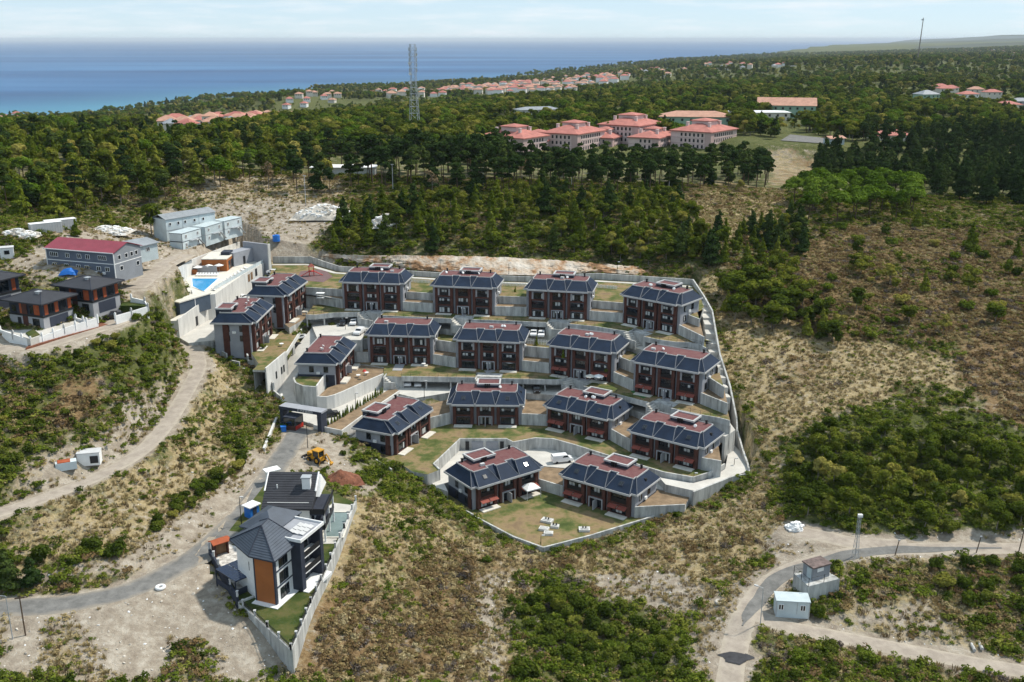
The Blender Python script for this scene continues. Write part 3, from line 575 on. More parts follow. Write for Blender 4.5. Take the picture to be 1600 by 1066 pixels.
paint([(0,790),(60,720),(160,680),(255,615),(290,610),(240,690),(120,755)], (.45,.4,.8,.1), 4)
paint([(0,900),(0,820),(150,770),(280,690),(330,560),(390,600),(430,660),(400,720),(330,770),(200,860)], (.9,.26,.35,.15), 5)
paint([(340,640),(390,600),(425,650),(390,720),(350,700)], (.5,.7,.2,.3), 5)
paint([(200,870),(330,780),(400,710),(420,720),(340,820),(240,890),(0,935),(0,905)], (.3,.1,1,.05), 3)
paint([(0,560),(0,520),(60,535),(200,500),(220,510),(120,545),(40,570)], (.1,.05,1,.05), 4)
paint([(0,420),(60,380),(250,330),(300,330),(440,300),(540,320),(520,350),(460,400),(420,390),(340,385),(220,480),(140,450)], (.35,.2,.85,.1), 6)
paint([(430,400),(450,340),(530,330),(510,390),(540,410)], (.3,.1,1,.1), 5)
paint([(440,690),(500,670),(560,700),(620,760),(560,770),(520,740),(430,740)], (.25,.15,1,.0), 3)
paint([(500,670),(600,730),(680,790),(660,830),(590,770),(520,690)], (.3,.9,.3,.2), 5)
paint([(560,780),(640,790),(760,850),(900,870),(1180,760),(1240,830),(1140,900),(1050,960),(900,930),(830,1066),(460,1066),(520,880)], (1,.17,.3,.3), 5)
paint([(460,1060),(520,880),(600,830),(700,870),(760,900),(730,1066)], (.6,.18,.28,.8), 7)
paint([(560,860),(640,800),(690,840),(640,960),(580,960)], (.8,.35,.2,.35), 6)
paint([(755,900),(785,900),(790,1066),(735,1066)], (.7,.1,.8,.1), 3)
paint([(920,900),(1060,890),(1120,940),(1060,960),(940,930)], (.5,.1,.9,.1), 4)
paint([(800,930),(860,890),(960,930),(1080,980),(1060,1066),(800,1066)], (.2,.7,.02,.3), 5)
paint([(1095,430),(1122,500),(1140,570),(1160,640),(1180,640),(1200,760),(1240,800),(1230,690),(1320,640),(1420,600),(1560,620),(1480,560),(1300,520),(1200,480)], (1,.14,.3,.05), 6)
paint([(1480,560),(1560,500),(1700,520),(1700,720),(1560,660)], (.3,.1,.25,1), 8); paint([(1180,560),(1300,560),(1280,620),(1200,640)], (.6,.3,.3,.5), 6)
paint([(1120,430),(1200,400),(1330,350),(1600,360),(1700,520),(1480,540),(1260,510),(1160,480)], (.6,.3,.02,.95), 8)
paint([(1070,370),(1060,300),(1120,280),(1220,300),(1250,340),(1200,370),(1120,390)], (1,.3,.02,.32), 5)
paint([(1210,290),(1190,240),(1260,230),(1310,260),(1300,290)], (.6,.3,.3,.5), 8)
paint([(1220,700),(1300,650),(1500,640),(1700,700),(1700,840),(1300,830),(1220,800)], (.05,.8,0,.15), 6)
paint([(1200,850),(1240,820),(1340,840),(1600,835),(1600,868),(1340,876),(1230,900)], (.3,.1,1,.05), 3)
paint([(1330,880),(1600,870),(1600,1040),(1480,1000),(1300,970),(1290,910)], (.6,.5,.2,.45), 6)
paint([(1290,960),(1450,930),(1520,1000),(1430,1005)], (.5,.3,.7,.2), 5); paint([(1170,985),(1300,1000),(1560,1066),(1180,1066)], (.5,.6,.1,.35), 5)
paint([(1100,905),(1200,900),(1150,960),(1130,1066),(1080,1066)], (.6,.3,.7,.1), 4)
paint([(480,400),(540,340),(620,310),(1060,305),(1110,420),(1060,410),(560,400)], (.45,.75,.05,.3), 6)
paint([(280,310),(280,285),(470,270),(560,290),(540,315)], (.75,.25,.5,.2), 8)
for nm_, (ln, w, _) in ROADS.items():
    d, _p = dseg(GX, GY, ln); k = np.clip((w/2+1.3-d+(fbm(GX, GY, 5, 77)-.5)*3)/1.6, 0, 1)[..., None]; cov = cov*(1-k)+np.array((.2,.08,1,0))*k
ny, nx = GX.shape
verts = np.c_[GX.ravel(), GY.ravel(), GZ.ravel()]
idx = np.arange(nx*ny).reshape(ny, nx); quads = np.stack([idx[:-1, :-1], idx[:-1, 1:], idx[1:, 1:], idx[1:, :-1]], -1).reshape(-1, 4)
keep = ~(GZ[:-1, :-1].ravel() < -186); quads = quads[keep]
me = bpy.data.meshes.new('ground'); me.vertices.add(len(verts)); me.vertices.foreach_set('co', verts.ravel())
me.loops.add(quads.size); me.loops.foreach_set('vertex_index', quads.ravel().astype(np.int32)); me.polygons.add(len(quads))
me.polygons.foreach_set('loop_start', np.arange(0, quads.size, 4, dtype=np.int32)); me.polygons.foreach_set('use_smooth', np.ones(len(quads), bool)); me.update(calc_edges=True)
at_ = me.attributes.new('cover', 'FLOAT_COLOR', 'POINT'); at_.data.foreach_set('color', cov.reshape(-1, 4).astype(np.float32).ravel())
gm = bpy.data.materials.new('ground_cover'); gm.use_nodes = True; nt = gm.node_tree; N = nt.nodes; L = nt.links; bs = N['Principled BSDF']; bs.inputs['Roughness'].default_value = .95; bs.inputs['Specular IOR Level'].default_value = .1
va = N.new('ShaderNodeAttribute'); va.attribute_name = 'cover'; sp = N.new('ShaderNodeSeparateColor'); L.new(va.outputs['Color'], sp.inputs[0])
gp = N.new('ShaderNodeNewGeometry')
def noise(scale, det=5, rough=.6):
    n = N.new('ShaderNodeTexNoise'); n.inputs['Scale'].default_value = scale; n.inputs['Detail'].default_value = det; n.inputs['Roughness'].default_value = rough; L.new(gp.outputs['Position'], n.inputs['Vector']); return n.outputs['Fac']
def ramp(fac, stops):
    r = N.new('ShaderNodeValToRGB'); e = r.color_ramp.elements
    e[0].position, e[0].color = stops[0][0], (*stops[0][1], 1); e[1].position, e[1].color = stops[-1][0], (*stops[-1][1], 1)
    for p, c in stops[1:-1]: x = e.new(p); x.color = (*c, 1)
    L.new(fac, r.inputs[0]); return r.outputs[0]
nA = noise(.45, 8, .72); nB = noise(1.3, 6, .7); nC = noise(.09, 5)
soilc = ramp(nA, [(.3, (.20,.162,.125)), (.5, (.31,.265,.21)), (.68, (.45,.405,.34))])
strawc = ramp(nB, [(.28, (.19,.145,.075)), (.5, (.32,.25,.135)), (.7, (.45,.375,.23))])
greenc = ramp(nA, [(.3, (.045,.056,.018)), (.52, (.09,.10,.032)), (.72, (.17,.155,.065))])
brackc = ramp(nB, [(.28, (.10,.066,.036)), (.5, (.19,.125,.062)), (.72, (.28,.205,.11))])
def mixw(base, col, w, nf, amp):
    a = N.new('ShaderNodeMath'); a.operation = 'MULTIPLY_ADD'; a.inputs[1].default_value = amp; L.new(nf, a.inputs[0]); a.inputs[2].default_value = -amp*.5
    b = N.new('ShaderNodeMath'); b.operation = 'ADD'; L.new(w, b.inputs[0]); L.new(a.outputs[0], b.inputs[1])
    c = N.new('ShaderNodeMapRange'); c.inputs[1].default_value = .32; c.inputs[2].default_value = .68; L.new(b.outputs[0], c.inputs[0])
    m = N.new('ShaderNodeMixRGB'); L.new(c.outputs[0], m.inputs[0]); L.new(base, m.inputs[1]); L.new(col, m.inputs[2]); return m.outputs[0]
c = mixw(soilc, strawc, sp.outputs[0], nA, 2.2); c = mixw(c, brackc, va.outputs['Alpha'], nC, 1.6); c = mixw(c, greenc, sp.outputs[1], noise(.3, 6, .7), 2.4); c = mixw(c, soilc, sp.outputs[2], noise(.6, 6, .7), 2.0)
vo = N.new('ShaderNodeTexVoronoi'); vo.inputs['Scale'].default_value = .9; L.new(gp.outputs['Position'], vo.inputs['Vector'])
L.new(c, bs.inputs['Base Color'])
bp = N.new('ShaderNodeBump'); bp.inputs['Strength'].default_value = .8; bp.inputs['Distance'].default_value = .5; L.new(nB, bp.inputs['Height']); L.new(bp.outputs[0], bs.inputs['Normal'])
me.materials.append(gm); go = bpy.data.objects.new('ground', me); COL.objects.link(go); go['kind'] = 'structure'
# roads draped on it
for nm_, (ln, w, mt) in ROADS.items():
    mb = MB(); d = np.gradient(ln[:, :2], axis=0); d /= np.linalg.norm(d, axis=1)[:, None]; nn = np.c_[-d[:, 1], d[:, 0]]; cols = np.linspace(-.5, .5, 7); vs = []
    for i in range(len(ln)):
        for u in cols:
            q = ln[i, :2]+nn[i]*u*w*(1+.14*(vnoise(ln[i, 0], ln[i, 1], 6, int(u > 0)+5)-.5)); vs.append((q[0], q[1], max(float(hz(*q)), ln[i, 2]-.4)+(.05 if abs(u) < .49 else -.05)))
    k = len(cols); mb.add(vs, [(i*k+j, (i+1)*k+j, (i+1)*k+j+1, i*k+j+1) for i in range(len(ln)-1) for j in range(k-1)])
    o_ = struct(nm_, mb, [M[mt]], True); a_ = o_.data.attributes.new('lat', 'FLOAT', 'POINT'); a_.data.foreach_set('value', np.tile(cols*2, len(ln)).astype(np.float32))
ln = ROADS['valley_road'][0][18:64]; mb = MB(); d = np.gradient(ln[:, :2], axis=0); d /= np.linalg.norm(d, axis=1)[:, None]; nn = np.c_[-d[:, 1], d[:, 0]]; vs = []
for i in range(len(ln)):
    for u in (-1.0, .1, 1.2):
        q = ln[i, :2]+nn[i]*(u*1.2*(min(1, i/8, (len(ln)-1-i)/8)+.05)+(vnoise(i, u*9, 3)-.5)*.8+.3); vs.append((*q, float(hz(*q))+.1))
mb.add(vs, [(i*3+j, i*3+3+j, i*3+4+j, i*3+1+j) for i in range(len(ln)-1) for j in (0, 1)]); struct('asphalt_patch', mb, [M['asphalt']], True)
# ------------------------------------------------------------ sea and far hills
sm = bpy.data.materials.new('sea'); sm.use_nodes = True; nt = sm.node_tree; N = nt.nodes; L = nt.links; bs = N['Principled BSDF']
bs.inputs['Roughness'].default_value = .45; bs.inputs['Specular IOR Level'].default_value = .18; bs.inputs['IOR'].default_value = 1.33
gp = N.new('ShaderNodeNewGeometry'); mpn = N.new('ShaderNodeMapping'); mpn.inputs['Scale'].default_value = (.00022, .0011, 1); mpn.inputs['Rotation'].default_value = (0, 0, .12); L.new(gp.outputs['Position'], mpn.inputs[0])
n1 = N.new('ShaderNodeTexNoise'); n1.inputs['Scale'].default_value = 1; n1.inputs['Detail'].default_value = 6; n1.inputs['Roughness'].default_value = .55; L.new(mpn.outputs[0], n1.inputs['Vector'])
deep = ramp(n1.outputs['Fac'], [(.36, (.010,.055,.15)), (.5, (.017,.085,.21)), (.66, (.04,.135,.28))])
va = N.new('ShaderNodeAttribute'); va.attribute_name = 'shallow'
m1 = N.new('ShaderNodeMixRGB'); L.new(va.outputs['Fac'], m1.inputs[0]); L.new(deep, m1.inputs[1]); m1.inputs[2].default_value = (.09,.30,.36,1); L.new(m1.outputs[0], bs.inputs['Base Color'])
sx = axis(-150000, -3000, 6000, 150000, 110, 1.12); sy = axis(-2000, 1500, 7000, 220000, 110, 1.1); SX, SY = np.meshgrid(sx, sy); sdst, _ = dseg(SX, SY, COAST)
ids = np.arange(SX.size).reshape(SX.shape); q = np.stack([ids[:-1, :-1], ids[:-1, 1:], ids[1:, 1:], ids[1:, :-1]], -1).reshape(-1, 4)
me = bpy.data.meshes.new('sea'); me.from_pydata(np.c_[SX.ravel(), SY.ravel(), np.full(SX.size, -180.)].tolist(), [], q.tolist())
sh = np.exp(-(sdst/650)**2)*np.clip(1.3-(SY-2000)/3500, .25, 1)*.6; a_ = me.attributes.new('shallow', 'FLOAT', 'POINT'); a_.data.foreach_set('value', sh.ravel().astype(np.float32))
me.materials.append(sm); so = bpy.data.objects.new('sea', me); COL.objects.link(so); so['kind'] = 'structure'
hm = mat('far_hills', (.028,.042,.026), .95, .2, .004, col2=(.055,.06,.034))
def ridge(name, y0, depth, x0, x1, hts, seed, top0=None):
    nxs, nys = 150, 16; xs = np.linspace(x0, x1, nxs); mb = MB(); vs = []
    for j in range(nys):
        v = j/(nys-1); prof = math.sin(math.pi*min(1, v*1.02))**.8
        for x in xs:
            u = (x-x0)/(x1-x0); h = np.interp(u, [a for a, _ in hts], [b for _, b in hts]); y = y0+depth*(v-.5)+x*.15
            vs.append((x, y, -182+(h+180)*prof*(1+.5*(fbm(x, y, depth*.35, seed)-.5))))
    mb.add(vs, [(j*nxs+i, j*nxs+i+1, (j+1)*nxs+i+1, (j+1)*nxs+i) for j in range(nys-1) for i in range(nxs-1)]); struct(name, mb, [hm], True)
ridge('hills', 9000, 3400, 2900, 9000, [(0,-175),(.03,-125),(.15,-60),(.35,-30),(.6,0),(1,60)], 3)
ridge('hills', 14500, 5000, 4800, 16000, [(0,-178),(.03,-80),(.15,-20),(.3,30),(.5,60),(1,150)], 8)
ridge('hills', 24000, 8000, 9500, 30000, [(0,-178),(.04,0),(.15,80),(.35,160),(.6,230),(1,330)], 5)
# ------------------------------------------------------------ the brick terrace blocks
SH = 2.6
def win_mesh(w, h, n, kind):              # frame, panes, curtains as three meshes
    f = MB(); f.box(-w/2, w/2, -.05, .05, 0, .09); f.box(-w/2, w/2, -.05, .05, h-.09, h)
    for i in range(n+1):
        x = -w/2+.05+(w-.1)*i/n; f.box(x-.05, x+.05, -.055, .055, .09, h-.09)
    g = MB()
    for i in range(n):
        x0 = -w/2+.05+(w-.1)*i/n; x1 = -w/2+.05+(w-.1)*(i+1)/n; g.box(x0+.05, x1-.05, -.012, .012, .09, h-.09)
    return f.mesh('window', M['frame']), g.mesh('pane', M['glass'])
def curtain_mesh(w, h, n, pat):
    c = MB()
    for i in pat:
        x0 = -w/2+.05+(w-.1)*i/n; x1 = x0+(w-.1)/n; c.box(x0+.12, x1-.06, -.04, -.02, .15, h-.2)
    return c.mesh('curtain', M['curtain'])
WN = {}
for key, w, h, n in (('wide', 4.0, 2.05, 4), ('mid', 3.1, 2.05, 4), ('top', 3.3, 1.75, 4), ('door', 3.0, 2.1, 4), ('side', 1.2, 1.6, 2)):
    pats = [[0, 3], [1, 2], [0, 1, 3], [3], [2], []] if n == 4 else [[0], [1], []]
    WN[key] = (*win_mesh(w, h, n, key), [curtain_mesh(w, h, n, p) if p else None for p in pats])
def add_window(par, key, loc, rz=0, r=None):
    f, g, cs = WN[key]; o = ob('window', f, None, par, loc, rz); ob('pane', g, None, o)
    c = (r or random).choice(cs)
    if c: ob('curtain', c, None, o)
    return o
BAYS = [(-8.25, -3.05), (-2.3, 2.15), (2.75, 8.2)]
def rail_mesh(w):
    m = MB(); m.box(-w/2, w/2, -.03, .03, 1.0, 1.06); m.box(-w/2, w/2, -.02, .02, .1, .14)
    for i in range(int(w/.22)+1): x = -w/2+i*.22; m.box(x-.018, x+.018, -.012, .012, .0, 1.02)
    m.box(-w/2, w/2, .0, .012, .14, .95); return m.mesh('railing', M['black'])
RAIL = {w: rail_mesh(w) for w in (3.7, 4.0, 3.1)}
_cache = {}
def shared(key, fn):
    if key not in _cache: _cache[key] = fn()
    return _cache[key]
def villa(k, label, group='brick terrace blocks of the estate', awn=False, ac=True):
    x, y, z, ang, st, pbx = V[k]; H = st*SH+.15; r = random.Random(k)
    t = thing('terrace_block', label, 'house', (x, y, z), R(ang), group)
    def wall():
        m = MB(); m.box(-9.1, 9.1, .85, 10.5, -1.5, H); return m.mesh('wall', M['plaster'])
    ob('wall', shared(('wall', st), wall), None, t)
    if st == 2:
        def low():
            m = MB(); m.box(-9.13, 9.13, 1.0, 10.53, -1.4, SH*.95); return m.mesh('lower_wall', M['navy'])
        ob('lower_wall', shared('low', low), None, t)
    for bi, (a, b) in enumerate(BAYS):
        def bay():
            m = MB(); pw = .8
            m.box(a, a+pw, 0, .9, -1.2, H); m.box(b-pw, b, 0, .9, -1.2, H)
            for s in range(st+1):
                zz = s*SH; m.box(a+pw, b-pw, .12, .9, zz-.32 if s else -1.2, zz+(.12 if s < st else .0))
            return m.mesh('bay', M['brick'])
        ob('bay', shared(('bay', st, bi), bay), None, t)
        c = (a+b)/2; iw = b-a-1.6
        for s in range(st):
            top = s == st-1
            if s == 0 and bi == 1:
                fr = ob('entrance', shared('ent', lambda: MB().box(-1.75, -1.5, -.25, .9, 0, 2.22).box(1.5, 1.75, -.25, .9, 0, 2.22).box(-1.75, 1.75, -.25, .9, 2.22, 2.42).box(-.09, .09, -1.3, .5, 0, 2.15).mesh('entrance', M['panel'])), None, t, (c, 0, .05))
                add_window(fr, 'door', (0, .5, 0), 0, r)
                if st == 3:
                    for q in (-.35, .35): ob('wall_lamp', shared('lamp', lambda: MB().box(-.14, .14, -.12, 0, 0, .45).mesh('wall_lamp', M['white'])), None, fr, (q, -.26, 1.7))
                continue
            key = 'mid' if bi == 1 else ('top' if top and st == 3 else 'wide' if iw > 3.9 else 'top')
            if key == 'wide' and iw < 3.95: key = 'top'
            add_window(t, key, (c, .42, s*SH+.2), 0, r)
            if top and st == 3 and bi != 1:
                for q in (-1, 1): ob('side_panel', shared(('sp', bi), lambda: MB().box(-.28, .28, -.1, .3, 0, SH-.45).mesh('side_panel', M['panel'])), None, t, (c+q*(iw/2-.2), .2, s*SH+.14))
            if s >= 1 and not (top and st == 3 and bi != 1 and (ord(k[1])+bi) % 2): ob('railing', RAIL[3.1 if bi == 1 else 3.7], None, t, (c, .14, s*SH+.1))
            if s == 0 and bi != 1: ob('patio_slab', shared(('ps', bi), lambda: MB().box(-2.3, 2.3, -1.75, -.02, -.4, .16).mesh('patio_slab', M['patio'])), None, t, (c, 0, 0))
            if awn and s == 0 and bi != 1:
                for q in (-1.15, 1.15):
                    ob('awning', shared('awn', lambda: MB().add([(-1.05,0,2.5),(1.05,0,2.5),(1.05,-1.2,2.12),(-1.05,-1.2,2.12),(-1.05,0,2.44),(1.05,0,2.44),(1.05,-1.2,2.0),(-1.05,-1.2,2.0)], [(0,1,2,3),(7,6,5,4),(3,2,6,7),(0,3,7,4),(1,5,6,2)]).mesh('awning', M['awning'])), None, t, (c+q, -.02, -.2))
    # gable ends: side windows, air-conditioning units
    for sx in (-1, 1):
        for s in range(st):
            if s == 0 and st == 3: continue
            for yy in (3.2, 7.0):
                add_window(t, 'side', (sx*9.13, yy, s*SH+.5), math.pi/2, r)
        if ac: ob('air_conditioner', shared('ac', lambda: MB().box(-.2, .2, -.45, .45, 0, .6).mesh('air_conditioner', M['white'])), None, t, (sx*9.35, 5.2, (st-1)*SH+.1))
    if k in ('L1', 'L2', 'C0', 'D1'):
        for y0_, y1_, z1_ in ((1.2, 3.0, H-.15), (6.6, 8.2, H-.15)) if k[0] == 'L' else ((1.2, 2.4, H-.15),): ob('brick_pier', MB().box(-9.3, -9.05, y0_, y1_, -1.2, z1_), M['brick'], t)
    # mansard roof
    RH = 2.2
    def roof():
        m = MB(); e = [(-9.75,.25),(9.75,.25),(9.75,11.15),(-9.75,11.15)]; tp = [(-7.7,3.6),(7.7,3.6),(7.7,9.1),(-7.7,9.1)]
        m.add([(*p, H+.3) for p in e]+[(*p, H+.3+RH) for p in tp], [(0,1,5,4),(1,2,6,5),(2,3,7,6),(3,0,4,7)])
        for a, b in BAYS:
            e = [(a-.25,-.65),(b+.25,-.65),(b+.25,2.3),(a-.25,2.3)]; tp = [(a+.75,2.6),(b-.75,2.6),(b-.75,4.2),(a+.75,4.2)]
            m.add([(*p, H+.34) for p in e]+[(*p, H+.36+RH) for p in tp], [(0,1,5,4),(1,2,6,5),(3,0,4,7)])
        return m.mesh('roof', M['slate'])
    rf = ob('roof', shared(('roof', st), roof), None, t)
    def eave():
        m = MB(); m.box(-9.85, 9.85, .15, 11.25, H-.12, H+.32)
        for a, b in BAYS: m.box(a-.33, b+.33, -.75, 1.2, H-.1, H+.36)
        return m.mesh('eave', M['eave'])
    ob('eave', shared(('eave', st), eave), None, rf)
    def terrace():
        m = MB(); m.box(-7.6, 7.6, 3.7, 9.0, H+RH+.1, H+RH+.34)
        for a, b in BAYS: m.box(a+.85, b-.85, 2.71, 4.0, H+RH+.1, H+RH+.37)
        return m.mesh('roof_terrace', M['redroof'])
    ob('roof_terrace', shared(('rt', st), terrace), None, rf)
    def coping():
        m = MB(); zc, w = H+RH+.2, .13
        xs = [-7.75]; 
        for a, b in BAYS: xs += [a+.7, b-.7]
        xs.append(7.75)
        segs = [((-7.75,9.15),(7.75,9.15)), ((-7.75,3.6),(-7.75,9.15)), ((7.75,3.6),(7.75,9.15))]
        for i in range(len(xs)-1):
            yy = 2.6 if i % 2 else 3.6; segs.append(((xs[i], yy), (xs[i+1], yy)))
        for a, b in BAYS:
            for q in (a+.7, b-.7): segs.append(((q, 2.6), (q, 3.6)))
        for p, q in segs: m.box(min(p[0], q[0])-w/2, max(p[0], q[0])+w/2, min(p[1], q[1])-w/2, max(p[1], q[1])+w/2, zc, zc+.3)
        return m.mesh('coping', M['eave'])
    ob('coping', shared(('cop', st), coping), None, rf)
    def flash():
        m = MB()
        for a, b in BAYS:
            for e, tq in ((b+.25, b-.75), (a-.25, a+.75)): m.tube((e, -.65, H+.4), (tq, 2.6, H+.4+RH), .085, 4)
        for sx in (-1, 1): m.tube((sx*9.75, .25, H+.36), (sx*7.7, 3.6, H+.36+RH), .07, 4)
        return m.mesh('flashing', M['flash'])
    ob('flashing', shared(('fl', st), flash), None, rf)['kind'] = 'stuff'
    if pbx is not None:
        bx = ob('roof_box', shared('box', lambda: MB().box(-2.9,2.9,-2.1,2.1,-2.0,.8).mesh('roof_box', M['navy'])), None, rf, (pbx, 8.3, H+RH+.3))
        ob('box_parapet', shared('boxp', lambda: MB().box(-3.05,3.05,-2.25,-1.85,.7,1.1).box(-3.05,3.05,1.85,2.25,.7,1.1).box(-3.05,-2.65,-1.85,1.85,.7,1.1).box(2.65,3.05,-1.85,1.85,.7,1.1).mesh('box_parapet', M['eave'])), None, bx)
        ob('box_floor', shared('boxf', lambda: MB().box(-2.65,2.65,-1.85,1.85,.7,.86).mesh('box_floor', M['redroof'])), None, bx)
        for q in (-.5, 0, .5): ob('flue', shared('flue', lambda: MB().box(-.16,.16,-.16,.16,0,.9).box(-.2,.2,-.2,.2,.9,1.05).mesh('flue', M['black'])), None, rf, (pbx+q-.3, 5.9, H+RH+.35))
    for q in (-6.6, 6.3): ob('chimney', shared('chim', lambda: MB().box(-.2,.2,-.2,.2,0,.8).box(-.26,.26,-.26,.26,.8,.95).mesh('chimney', M['black'])), None, rf, (q, 8.6, H+RH+.3))
    for q in range(r.choice((0, 1, 1, 2, 3))):
        ob('satellite_dish', shared('dish', lambda: MB().tube((0,0,.5),(.12,-.1,.62),.42,10,.3).tube((0,0,0),(0,0,.5),.04,5).mesh('satellite_dish', M['white'])), None, rf, (r.uniform(-6.5, 6.5), r.uniform(4.3, 5.4), H+RH+.34), r.uniform(-1, 1))
    if r.random() < .5: ob('roof_tank', shared('rtank', lambda: MB().box(-.5,.5,-.35,.35,0,.55).mesh('roof_tank', M['lightgrey'])), None, rf, (r.uniform(-6, 6), r.uniform(4.2, 5), H+RH+.34), r.uniform(-.4, .4))
    if st == 2 and k != 'B0':
        sk = shared('sky', lambda: MB().box(-.55,.55,-.6,.6,-.02,.06,0).box(-.42,.42,-.47,.47,.05,.09,1).mesh('skylight', [M['navy'], M['sheet'] if False else M['glass']]))
        for bi in (0, 2):
            a, b = BAYS[bi]; o = ob('skylight', sk, None, rf, ((a+b)/2, 1.05, H+.38+RH*.53)); o.rotation_euler = (math.atan2(RH, 3.25), 0, 0)
        o = ob('roof_vent', shared('rv', lambda: MB().box(-.35,.35,-.3,.3,-.3,.55).mesh('roof_vent', M['black'])), None, rf, (8.6, 6.0, H+1.2))
    return t
ORD = {'1': 'leftmost', '2': 'second from left', '3': 'third from left', '4': 'rightmost'}
for k in ('A1','A2','A3','A4'): villa(k, f'three-storey brick block with navy mansard roof, {ORD[k[1]]} of the back row')
for k in ('B1','B2','B3','B4'): villa(k, f'three-storey brick block with flat red roof top, {ORD[k[1]]} of the second row', awn=k in ('B3','B4'))
villa('L1', 'brick block turned sideways beside the playground, behind its left-hand twin'); villa('L2', 'brick block turned sideways at the left edge, nearest the club wall')
villa('B0', 'two-storey block turned sideways above the entrance gate, without a roof box')
villa('C0', 'two-storey brick block turned sideways in the third row, with bright skylights')
for k, o_ in (('C1','left'), ('C2','middle'), ('C3','right')): villa(k, f'two-storey brick block, {o_} of the three straight ones in the third row', awn=k != 'C1')
villa('D1', 'two-storey brick block in the front row beside the white garden tent', awn=True); villa('D2', 'two-storey brick block in the front row, right of the concrete pits', awn=True)
# ------------------------------------------------------------ other buildings
def hiproof(x0, x1, y0, y1, z, rh, th=.22):
    lx, ly = x1-x0, y1-y0; m = MB()
    if lx >= ly: a, b = (x0+ly/2, (y0+y1)/2), (x1-ly/2, (y0+y1)/2)
    else: a, b = ((x0+x1)/2, y0+lx/2), ((x0+x1)/2, y1-lx/2)
    e = [(x0,y0),(x1,y0),(x1,y1),(x0,y1)]
    vs = [(*p, z-th) for p in e]+[(*p, z) for p in e]+[(*a, z+rh), (*b, z+rh)]
    f = [(3,2,1,0),(0,1,5,4),(1,2,6,5),(2,3,7,6),(3,0,4,7)]
    f += [(4,5,9,8),(6,7,8,9),(5,6,9),(7,4,8)] if lx >= ly else [(4,5,8),(5,6,9,8),(6,7,9),(7,4,8,9)]
    return m.add(vs, f)
def gableroof(x0, x1, y0, y1, z, rh, th=.15, along='x'):
    m = MB()
    if along == 'x':
        c = (y0+y1)/2; vs = [(x0,y0,z),(x1,y0,z),(x1,c,z+rh),(x0,c,z+rh),(x0,y1,z),(x1,y1,z)]
    else:
        c = (x0+x1)/2; vs = [(x0,y1,z),(x0,y0,z),(c,y0,z+rh),(c,y1,z+rh),(x1,y1,z),(x1,y0,z)]
    n = len(vs); vs = vs+[(a, b, q-th) for a, b, q in vs]
    return m.add(vs, [(0,1,2,3),(3,2,5,4),(9,8,7,6),(10,11,8,9),(0,6,7,1),(5,11,10,4),(1,7,8,2),(2,8,11,5),(3,9,6,0),(4,10,9,3)])
def swin(par, face, c, z, w, h, n=2, fm='white', gm='glass', x=0.0):       # a window on the y=0 face ('x') or the x=const face ('y')
    f = MB(); f.box(-w/2, w/2, -.06, .06, 0, .08); f.box(-w/2, w/2, -.06, .06, h-.08, h)
    for i in range(n+1):
        q = -w/2+.04+(w-.08)*i/n; f.box(q-.05, q+.05, -.06, .06, .08, h-.08)
    o = ob('window', shared(('sw', w, h, n, fm), lambda: f.mesh('window', M[fm])), None, par, (c, x, z) if face == 'x' else (x, c, z), 0 if face == 'x' else -math.pi/2)
    ob('pane', shared(('swp', w, h, gm), lambda: MB().box(-w/2+.06, w/2-.06, -.02, .02, .06, h-.06).mesh('pane', M[gm])), None, o); return o
def frame_from(F, E):
    F = np.array(F); d = np.array(E)[:2]-F[:2]; return math.atan2(d[1], d[0]), float(np.hypot(*d))

# --- two neighbouring houses in the foreground
t = thing('villa_house', 'three-storey house with orange tower wall, grey tiled hip roof and walled lawn', 'house', (-38.7,144.5,zH), R(68.6))
PL = [(0,0),(10.2,0),(10.2,9.6),(3.2,9.6),(0,3.6)]
ob('wall', MB().prism(PL, -1, 8.45), M['white'], t)
ob('tower_cladding', MB().box(-.22,-.02,.15,3.55,-.3,8.4).box(-.24,.02,-.18,.14,-.6,8.4), M['orange'], t); ob('corner_post', MB().box(-.3,.25,-.3,-.02,-.4,8.45).box(-.26,-.02,3.56,3.8,-.3,8.4), M['navy'], t)
def roof_courses(eave, apex0, apex1, z, rh, n=13):            # tile courses: overlapping strips on each slope
    m = MB(); k = len(eave)
    for i in range(k):
        a = np.array(eave[i]); b = np.array(eave[(i+1) % k]); ta = min((apex0, apex1), key=lambda q: np.hypot(*(np.array(q)-a))); tb = min((apex0, apex1), key=lambda q: np.hypot(*(np.array(q)-b)))
        ta = np.array(ta); tb = np.array(tb)
        for j in range(n):
            u, v = j/n, min(1, (j+1.12)/n)
            p = [(*(a+(ta-a)*u), z+rh*u+.09), (*(b+(tb-b)*u), z+rh*u+.09), (*(b+(tb-b)*v), z+rh*v+.0), (*(a+(ta-a)*v), z+rh*v+.0), (*(a+(ta-a)*u), z+rh*u-.02), (*(b+(tb-b)*u), z+rh*u-.02)]
            m.add(p, [(0,1,2,3), (4,5,1,0)])
    return m
EV = [(-.95,-.9),(7.2,-.9),(8.6,2.5),(8.6,10.5),(2.7,10.5),(-.9,4.1)]
rf = ob('roof', roof_courses(EV, (3.3,4.2), (5.8,4.6), 8.5, 3.5), M['blue_tile'], t)
ob('eave_board', MB().prism(EV, 8.3, 8.52), M['navy'], rf)
rr = MB()
for p in EV: rr.tube((*p, 8.6), (*min(((3.3,4.2),(5.8,4.6)), key=lambda q: math.hypot(q[0]-p[0], q[1]-p[1])), 12.08), .1, 5)
rr.tube((3.3,4.2,12.08), (5.8,4.6,12.08), .1, 5); ob('ridge_cap', rr, M['navy'], rf)
ob('rear_roof', hiproof(5.6, 14.2, 3.6, 10.6, 9.6, 2.0), M['blue_tile'], rf); ob('rear_wall', MB().box(6.2,13.6,4.2,9.9,-1,9.5), M['white'], t)
